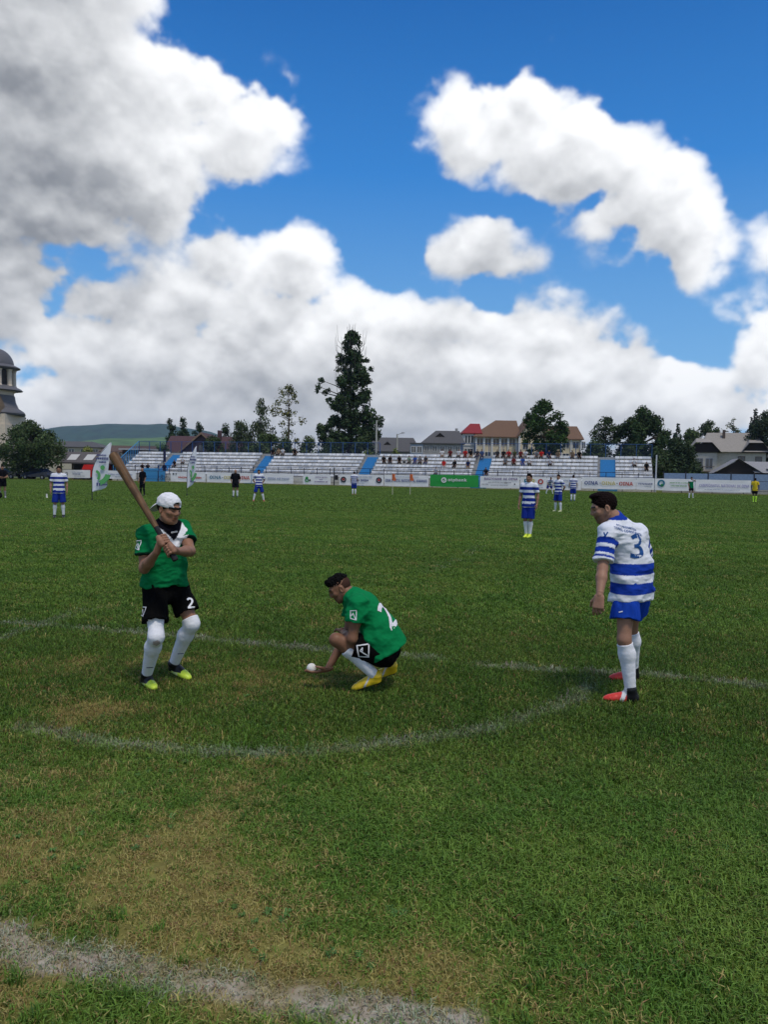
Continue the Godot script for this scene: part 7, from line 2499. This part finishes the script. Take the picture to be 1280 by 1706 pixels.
	for k in 8:
		var a0 := PI * k / 8.0
		var a1 := PI * (k + 1) / 8.0
		hd.bar(Vector3(cos(a0) * 0.14, 0.30 + sin(a0) * 0.14, 0.05), Vector3(cos(a1) * 0.14, 0.30 + sin(a1) * 0.14, 0.05), 0.014, 0.014, 5, false)
	part(bag, "handle", hd.commit(), mat(Color(0.02, 0.02, 0.02), 0.8))

func make_crowd() -> void:
	var r := RandomNumberGenerator.new()
	r.seed = 314
	var turn := Basis(Vector3.UP, STAND_TURN)
	for c: Array in CROWD:
		var a := r.randf_range(-0.35, 0.35) - 0.15
		var j := seated(a, r)
		var f := Basis(Vector3.UP, a + r.randf_range(-0.4, 0.4)) * Vector3(0, -0.05, 1)
		var sk := Color(0.29, 0.165, 0.11) * r.randf_range(0.8, 1.15)
		var top: Color = PALETTE[c[2]]
		var leg: Color = PALETTE[c[3]]
		var bare: bool = c[3] == "sk"
		var look := {"skin": sk, "hair": [Color(0.012, 0.009, 0.008), Color(0.03, 0.02, 0.012), Color(0.10, 0.09, 0.085)][r.randi() % 3], "face": f, "shirt": flat_tint(top), "sleeve": r.randf_range(0.55, 0.98), "hem_w": 0.16, "short_leg": 0.6 if bare else 0.98, "short_w": 0.085, "shorts": flat_tint(Color(0.02, 0.02, 0.025) if bare else leg), "shorts_name": "trousers",
			"sock": flat_tint(sk if bare else leg), "sock_top_l": 0.02, "sock_top_r": 0.02, "shoe": flat_tint([Color(0.02, 0.02, 0.02), Color(0.4, 0.4, 0.4), Color(0.1, 0.06, 0.04)][r.randi() % 3]), "hair_shape": short_hair, "shirt_name": "top", "toes_l": Basis(Vector3.UP, a) * Vector3(0.1, 0, 1), "toes_r": Basis(Vector3.UP, a) * Vector3(-0.1, 0, 1)}
		if (c[4] as String).contains("hat") or (c[4] as String).contains("pale cap"):
			look.hair = Color(0.42, 0.36, 0.24)
		var p := make_person("person", c[4], STAND_AT + turn * Vector3(c[0], row_y(c[1]), row_z(c[1]) - 0.25), j, look, 0.034, "people sitting in the stand")
		if (c[4] as String).contains("hat"):
			var s := Shape.new()
			var h: Vector3 = j.head
			s.lathe(h, [Vector2(0.24, 0.045), Vector2(0.23, 0.06), Vector2(0.11, 0.07), Vector2(0.10, 0.15), Vector2(0.0, 0.16)], 14)
			part(p, "hat", s.commit(), mat(Color(0.40, 0.33, 0.22), 0.9))

# ---------------------------------------------------------------- flags, poles, bicycle, vehicles
func feather_flag(label: String, at: Vector3, turn: float, tall: float, wide: float) -> void:
	var o := thing("feather_flag", label, "flag", at, turn, "white feather flags")
	var dark := mat(Color(0.02, 0.022, 0.03), 0.5)
	# pole: straight, then bent over at the top
	var pts := []
	for k in 15:
		var t := k / 14.0
		var bend := maxf(0.0, t - 0.42) / 0.58
		pts.append(Vector3(wide * 1.05 * bend * bend, tall * t * (1.0 - 0.02 * bend), 0))
	var ps := Shape.new()
	for k in 14:
		ps.bar(pts[k], pts[k + 1], 0.022 - 0.001 * k, 0.021 - 0.001 * k, 6, false)
	part(o, "pole", ps.commit(), dark)
	# sail: from the pole out to a free edge, its foot cut in a sweep
	var sail := Shape.new()
	var rows := 26
	var y0 := tall * 0.16
	var lines := []
	for k in rows + 1:
		var y := lerpf(y0, tall * 0.985, float(k) / rows)
		var t := y / tall
		var bend := maxf(0.0, t - 0.42) / 0.58
		var left := wide * 1.05 * bend * bend
		var foot := clampf((y - y0) / (tall * 0.075), 0.0, 1.0)
		var right := maxf(left + 0.01, wide * (0.06 + 0.64 * pow(foot, 0.75) + 0.38 * t))
		var row := []
		for m in 7:
			var u := m / 6.0
			row.append(Vector3(lerpf(left, right, u), y, 0.05 * sin(u * 3.2 + t * 7.0) * u))
		lines.append(row)
	for k in rows:
		for m in 6:
			sail.quad(lines[k][m], lines[k][m + 1], lines[k + 1][m + 1], lines[k + 1][m])
	part(o, "sail", sail.commit(), grained(Color(0.66, 0.69, 0.76), 0.05, 0.8, 0.7, 111))
	# print: green figure, two dark lines of text, small marks at the foot
	var green := mat(Color(0.10, 0.36, 0.12), 0.7)
	var pf := Field.new(Vector3(-0.2, 0, -0.6), Vector3(wide * 1.4, tall, 0.6), 0.05)
	for q in [[0.60, 0.565, 0.115, 0.0, 0.0, TAU], [0.16, 0.43, 0.30, 0.17, -0.9, 1.25], [0.22, 0.50, 0.74, 0.50, -1.25, -0.25]]:
		var m := ring(q[2] * wide * 1.1, q[3] * wide * 1.1, q[4], q[5], 20)
		part(o, "print", m, green, Vector3(q[0] * wide, q[1] * tall, 0.062))
		part(o, "print", m, green, Vector3(q[0] * wide, q[1] * tall, -0.058))
	for q in [[0.52, 0.77, 0.10, 0.46], [0.56, 0.715, 0.13, 0.60], [0.60, 0.655, 0.10, 0.34], [0.70, 0.28, 0.07, 0.28], [0.34, 0.285, 0.16, 0.14]]:
		var s := Shape.new()
		var x: float = -q[3] * wide / 2.0
		while x < q[3] * wide / 2.0:
			s.box(Vector3(x + q[2] * 0.2, 0, 0), Vector3(q[2] * 0.5, q[2] * rng.randf_range(0.7, 1.0), 0.004))
			x += q[2] * 0.7
		part(o, "print", s.commit(), mat(Color(0.07, 0.08, 0.22), 0.7), Vector3(q[0] * wide, q[1] * tall, 0.062))
	part(o, "spike", bar_mesh(Vector3(0, -0.05, 0), Vector3(0, 0.12, 0), 0.035), dark)

func wheel_of(parent: Node, at: Vector3, r: float, spokes := true) -> void:
	var w := Shape.new()
	for k in 24:
		var a0 := TAU * k / 24.0
		var a1 := TAU * (k + 1) / 24.0
		w.bar(Vector3(cos(a0), sin(a0), 0) * r, Vector3(cos(a1), sin(a1), 0) * r, 0.022, 0.022, 6, false)
	var o := part(parent, "wheel", w.commit(), mat(Color(0.012, 0.012, 0.012), 0.8), at)
	if spokes:
		var s := Shape.new()
		for k in 12:
			var a := TAU * k / 12.0
			s.bar(Vector3(cos(a), sin(a), 0) * 0.03, Vector3(cos(a), sin(a), 0) * r * 0.96, 0.003, 0.003, 4, false)
		part(o, "spokes", s.commit(), mat(Color(0.4, 0.4, 0.4), 0.3, 0.5, 0.8))

func car(label: String, at: Vector3, turn: float, c: Color, van := false) -> void:
	var o := thing("van" if van else "parked_car", label, "van" if van else "car", at, turn, "" if van else "cars parked under the tree")
	var paint := mat(c, 0.25, 0.55)
	var glass := mat(Color(0.02, 0.025, 0.03), 0.08, 0.6)
	var prof := [[-2.1, 0.35], [-2.15, 0.75], [-1.95, 0.95], [-1.35, 1.02], [-0.75, 1.45], [0.85, 1.48], [1.6, 1.02], [2.05, 0.92], [2.15, 0.6], [2.1, 0.35]]
	if van:
		prof = [[-2.3, 0.4], [-2.35, 1.0], [-2.2, 1.2], [-1.7, 1.35], [-1.3, 2.1], [2.2, 2.2], [2.35, 1.9], [2.35, 0.4]]
	var s := Shape.new()
	var hw := 0.85 if not van else 0.95
	var n := prof.size()
	for k in n:
		var a: Array = prof[k]
		var b: Array = prof[(k + 1) % n]
		var ia := 0.16 if a[1] > 1.2 else 0.0
		var ib := 0.16 if b[1] > 1.2 else 0.0
		s.quad(Vector3(a[0], a[1], -hw + ia), Vector3(a[0], a[1], hw - ia), Vector3(b[0], b[1], hw - ib), Vector3(b[0], b[1], -hw + ib))
	for e in [-1.0, 1.0]:
		for k in range(1, n - 1):
			var q := [prof[0], prof[k], prof[k + 1]]
			var p := []
			for w: Array in q:
				p.append(Vector3(w[0], w[1], e * (hw - (0.16 if w[1] > 1.2 else 0.0))))
			if e > 0:
				s.tri(p[0], p[2], p[1])
			else:
				s.tri(p[0], p[1], p[2])
	part(o, "body", s.commit(), paint)
	for e in [-1.0, 1.0]:
		var g := Shape.new()
		var z: float = e * (hw + 0.006)
		var zt: float = e * (hw - 0.12)
		if van:
			g.quad(Vector3(-1.45, 1.38, z), Vector3(-0.5, 1.38, z), Vector3(-0.5, 1.95, zt + e * 0.03), Vector3(-1.2, 1.95, zt + e * 0.03))
		else:
			g.quad(Vector3(-1.15, 1.06, z), Vector3(1.35, 1.06, z), Vector3(0.8, 1.40, zt + e * 0.02), Vector3(-0.75, 1.40, zt + e * 0.02))
		part(o, "side_window", g.commit(), glass)
		for x in [-1.35, 1.35]:
			part(o, "wheel", bar_mesh(Vector3(x, 0.32, e * (hw - 0.18)), Vector3(x, 0.32, e * (hw + 0.02)), 0.32, -1.0, 18), mat(Color(0.014, 0.014, 0.014), 0.8))
			part(o, "hubcap", bar_mesh(Vector3(x, 0.32, e * (hw + 0.005)), Vector3(x, 0.32, e * (hw + 0.03)), 0.17, -1.0, 14), mat(Color(0.3, 0.3, 0.31), 0.4))
		part(o, "headlight", span_mesh(Vector3(-2.17, 0.66, e * 0.62 - 0.15), Vector3(-2.05, 0.80, e * 0.62 + 0.15)), mat(Color(0.6, 0.6, 0.6), 0.2))

func make_objects() -> void:
	feather_flag("near white feather flag with green figure, left of the bat", Vector3(-14.98, 0, -38.7), 0.05, 3.05, 0.92)
	feather_flag("far white feather flag with green figure seen almost edge on, above the batter", Vector3(-12.6, 0, -48.2), 1.16, 3.25, 0.92)
	for q in [[0.62, -57.5, "left one of two white poles with orange flags before the banners"], [2.0, -58.5, "right one of two white poles with orange flags before the banners"]]:
		var o := thing("flag_pole", q[2], "pole", Vector3(q[0], 0, q[1]), 0.0, "white poles with orange flags")
		part(o, "pole", bar_mesh(Vector3.ZERO, Vector3(0, 1.62, 0), 0.022, -1.0, 6), mat(Color(0.6, 0.56, 0.45), 0.6))
		var s := Shape.new()
		for k in 5:
			var y0 := 1.12 + 0.1 * k
			var w0 := 0.10 + 0.05 * sin(k * 1.3)
			var w1 := 0.10 + 0.05 * sin((k + 1) * 1.3)
			s.quad(Vector3(-0.02, y0, 0.03), Vector3(w0 + 0.10, y0 - 0.05, 0.05), Vector3(w1 + 0.12, y0 + 0.06, 0.04), Vector3(-0.02, y0 + 0.1, 0.03))
			s.quad(Vector3(-0.05, y0, 0.0), Vector3(0.06, y0, 0.07), Vector3(0.06, y0 + 0.1, 0.07), Vector3(-0.05, y0 + 0.1, 0.0))
		part(o, "flag", s.commit(), mat(Color(0.55, 0.14, 0.05), 0.8))
	var cone := thing("marker_cone", "tiny white marker on the grass beside the left hooped player", "marker", Vector3(-18.6, 0, -41.6))
	var cs := Shape.new()
	cs.lathe(Vector3.ZERO, [Vector2(0.10, 0.0), Vector2(0.095, 0.02), Vector2(0.05, 0.05), Vector2(0.04, 0.22), Vector2(0.0, 0.23)], 14)
	part(cone, "cone", cs.commit(), mat(Color(0.66, 0.66, 0.62), 0.6))
	# bicycle against the fence
	var turn := Basis(Vector3.UP, STAND_TURN)
	var b := thing("bicycle", "dark bicycle leaning on the white wall left of the red lettered banner", "bicycle", STAND_AT + turn * Vector3(-29.7, 0, 0.42), STAND_TURN + 0.06)
	b.rotation.x = -0.12
	wheel_of(b, Vector3(-0.52, 0.345, 0), 0.325)
	wheel_of(b, Vector3(0.52, 0.345, 0), 0.325)
	var f := Shape.new()
	for l in [[-0.52, 0.345, -0.12, 0.34], [-0.12, 0.34, -0.25, 0.80], [-0.25, 0.80, -0.52, 0.345], [-0.22, 0.72, 0.34, 0.76], [-0.12, 0.34, 0.36, 0.70], [0.34, 0.88, 0.52, 0.345]]:
		f.bar(Vector3(l[0], l[1], 0), Vector3(l[2], l[3], 0), 0.02, 0.02, 6)
	part(b, "frame", f.commit(), mat(Color(0.02, 0.02, 0.024), 0.4))
	part(b, "saddle", span_mesh(Vector3(-0.38, 0.85, -0.07), Vector3(-0.12, 0.91, 0.07)), mat(Color(0.012, 0.012, 0.012), 0.6))
	part(b, "seat_post", bar_mesh(Vector3(-0.25, 0.80, 0), Vector3(-0.26, 0.86, 0), 0.015), mat(Color(0.3, 0.3, 0.3), 0.4))
	part(b, "handlebar", bar_mesh(Vector3(0.32, 0.98, -0.28), Vector3(0.32, 0.98, 0.28), 0.015, -1.0, 6), mat(Color(0.02, 0.02, 0.02), 0.5))
	part(b, "stem", bar_mesh(Vector3(0.34, 0.86, 0), Vector3(0.32, 0.98, 0), 0.018, -1.0, 6), mat(Color(0.02, 0.02, 0.02), 0.5))
	# dark slim flag on a pole beside the first stair
	var df := thing("dark_banner", "slim dark navy hanging flag on a pole by the first blue stair", "flag", STAND_AT + turn * Vector3(-30.3, 0, -0.55), STAND_TURN)
	part(df, "pole", bar_mesh(Vector3.ZERO, Vector3(0, 4.2, 0), 0.03, -1.0, 6), mat(Color(0.02, 0.02, 0.025), 0.5))
	part(df, "cloth", span_mesh(Vector3(0.03, 2.6, -0.02), Vector3(0.36, 4.15, 0.02)), mat(Color(0.018, 0.024, 0.07), 0.8))
	car("black parked car under the wide tree, left one", Vector3(-51.2, 0, -102.6), STAND_TURN, Color(0.012, 0.013, 0.016))
	car("dark blue parked car under the wide tree, right one", Vector3(-46.4, 0, -101.2), STAND_TURN, Color(0.015, 0.022, 0.05))
	car("red van parked by the open shed behind the near feather flag", Vector3(-40.4, 0, -105.5), 1.25, Color(0.42, 0.02, 0.015), true)
	var bag := thing("dark_bag", "small dark bag on the seats among the row of seven", "bag", STAND_AT + turn * Vector3(1.15, row_y(4) + 0.43, row_z(4) - 0.30), STAND_TURN)
	var bf := Field.new(Vector3(-0.3, -0.1, -0.25), Vector3(0.3, 0.4, 0.25), 0.03)
	bf.cap(Vector3(-0.1, 0.11, 0), Vector3(0.1, 0.11, 0), 0.11, 0.11, 0.02)
	part(bag, "body", skin_of(bf, flat_tint(Color(0.012, 0.012, 0.016))), cloth_mat)
	part(bag, "strap", bar_mesh(Vector3(-0.1, 0.20, 0), Vector3(0.1, 0.20, 0), 0.02, -1.0, 6), mat(Color(0.02, 0.02, 0.02), 0.8))
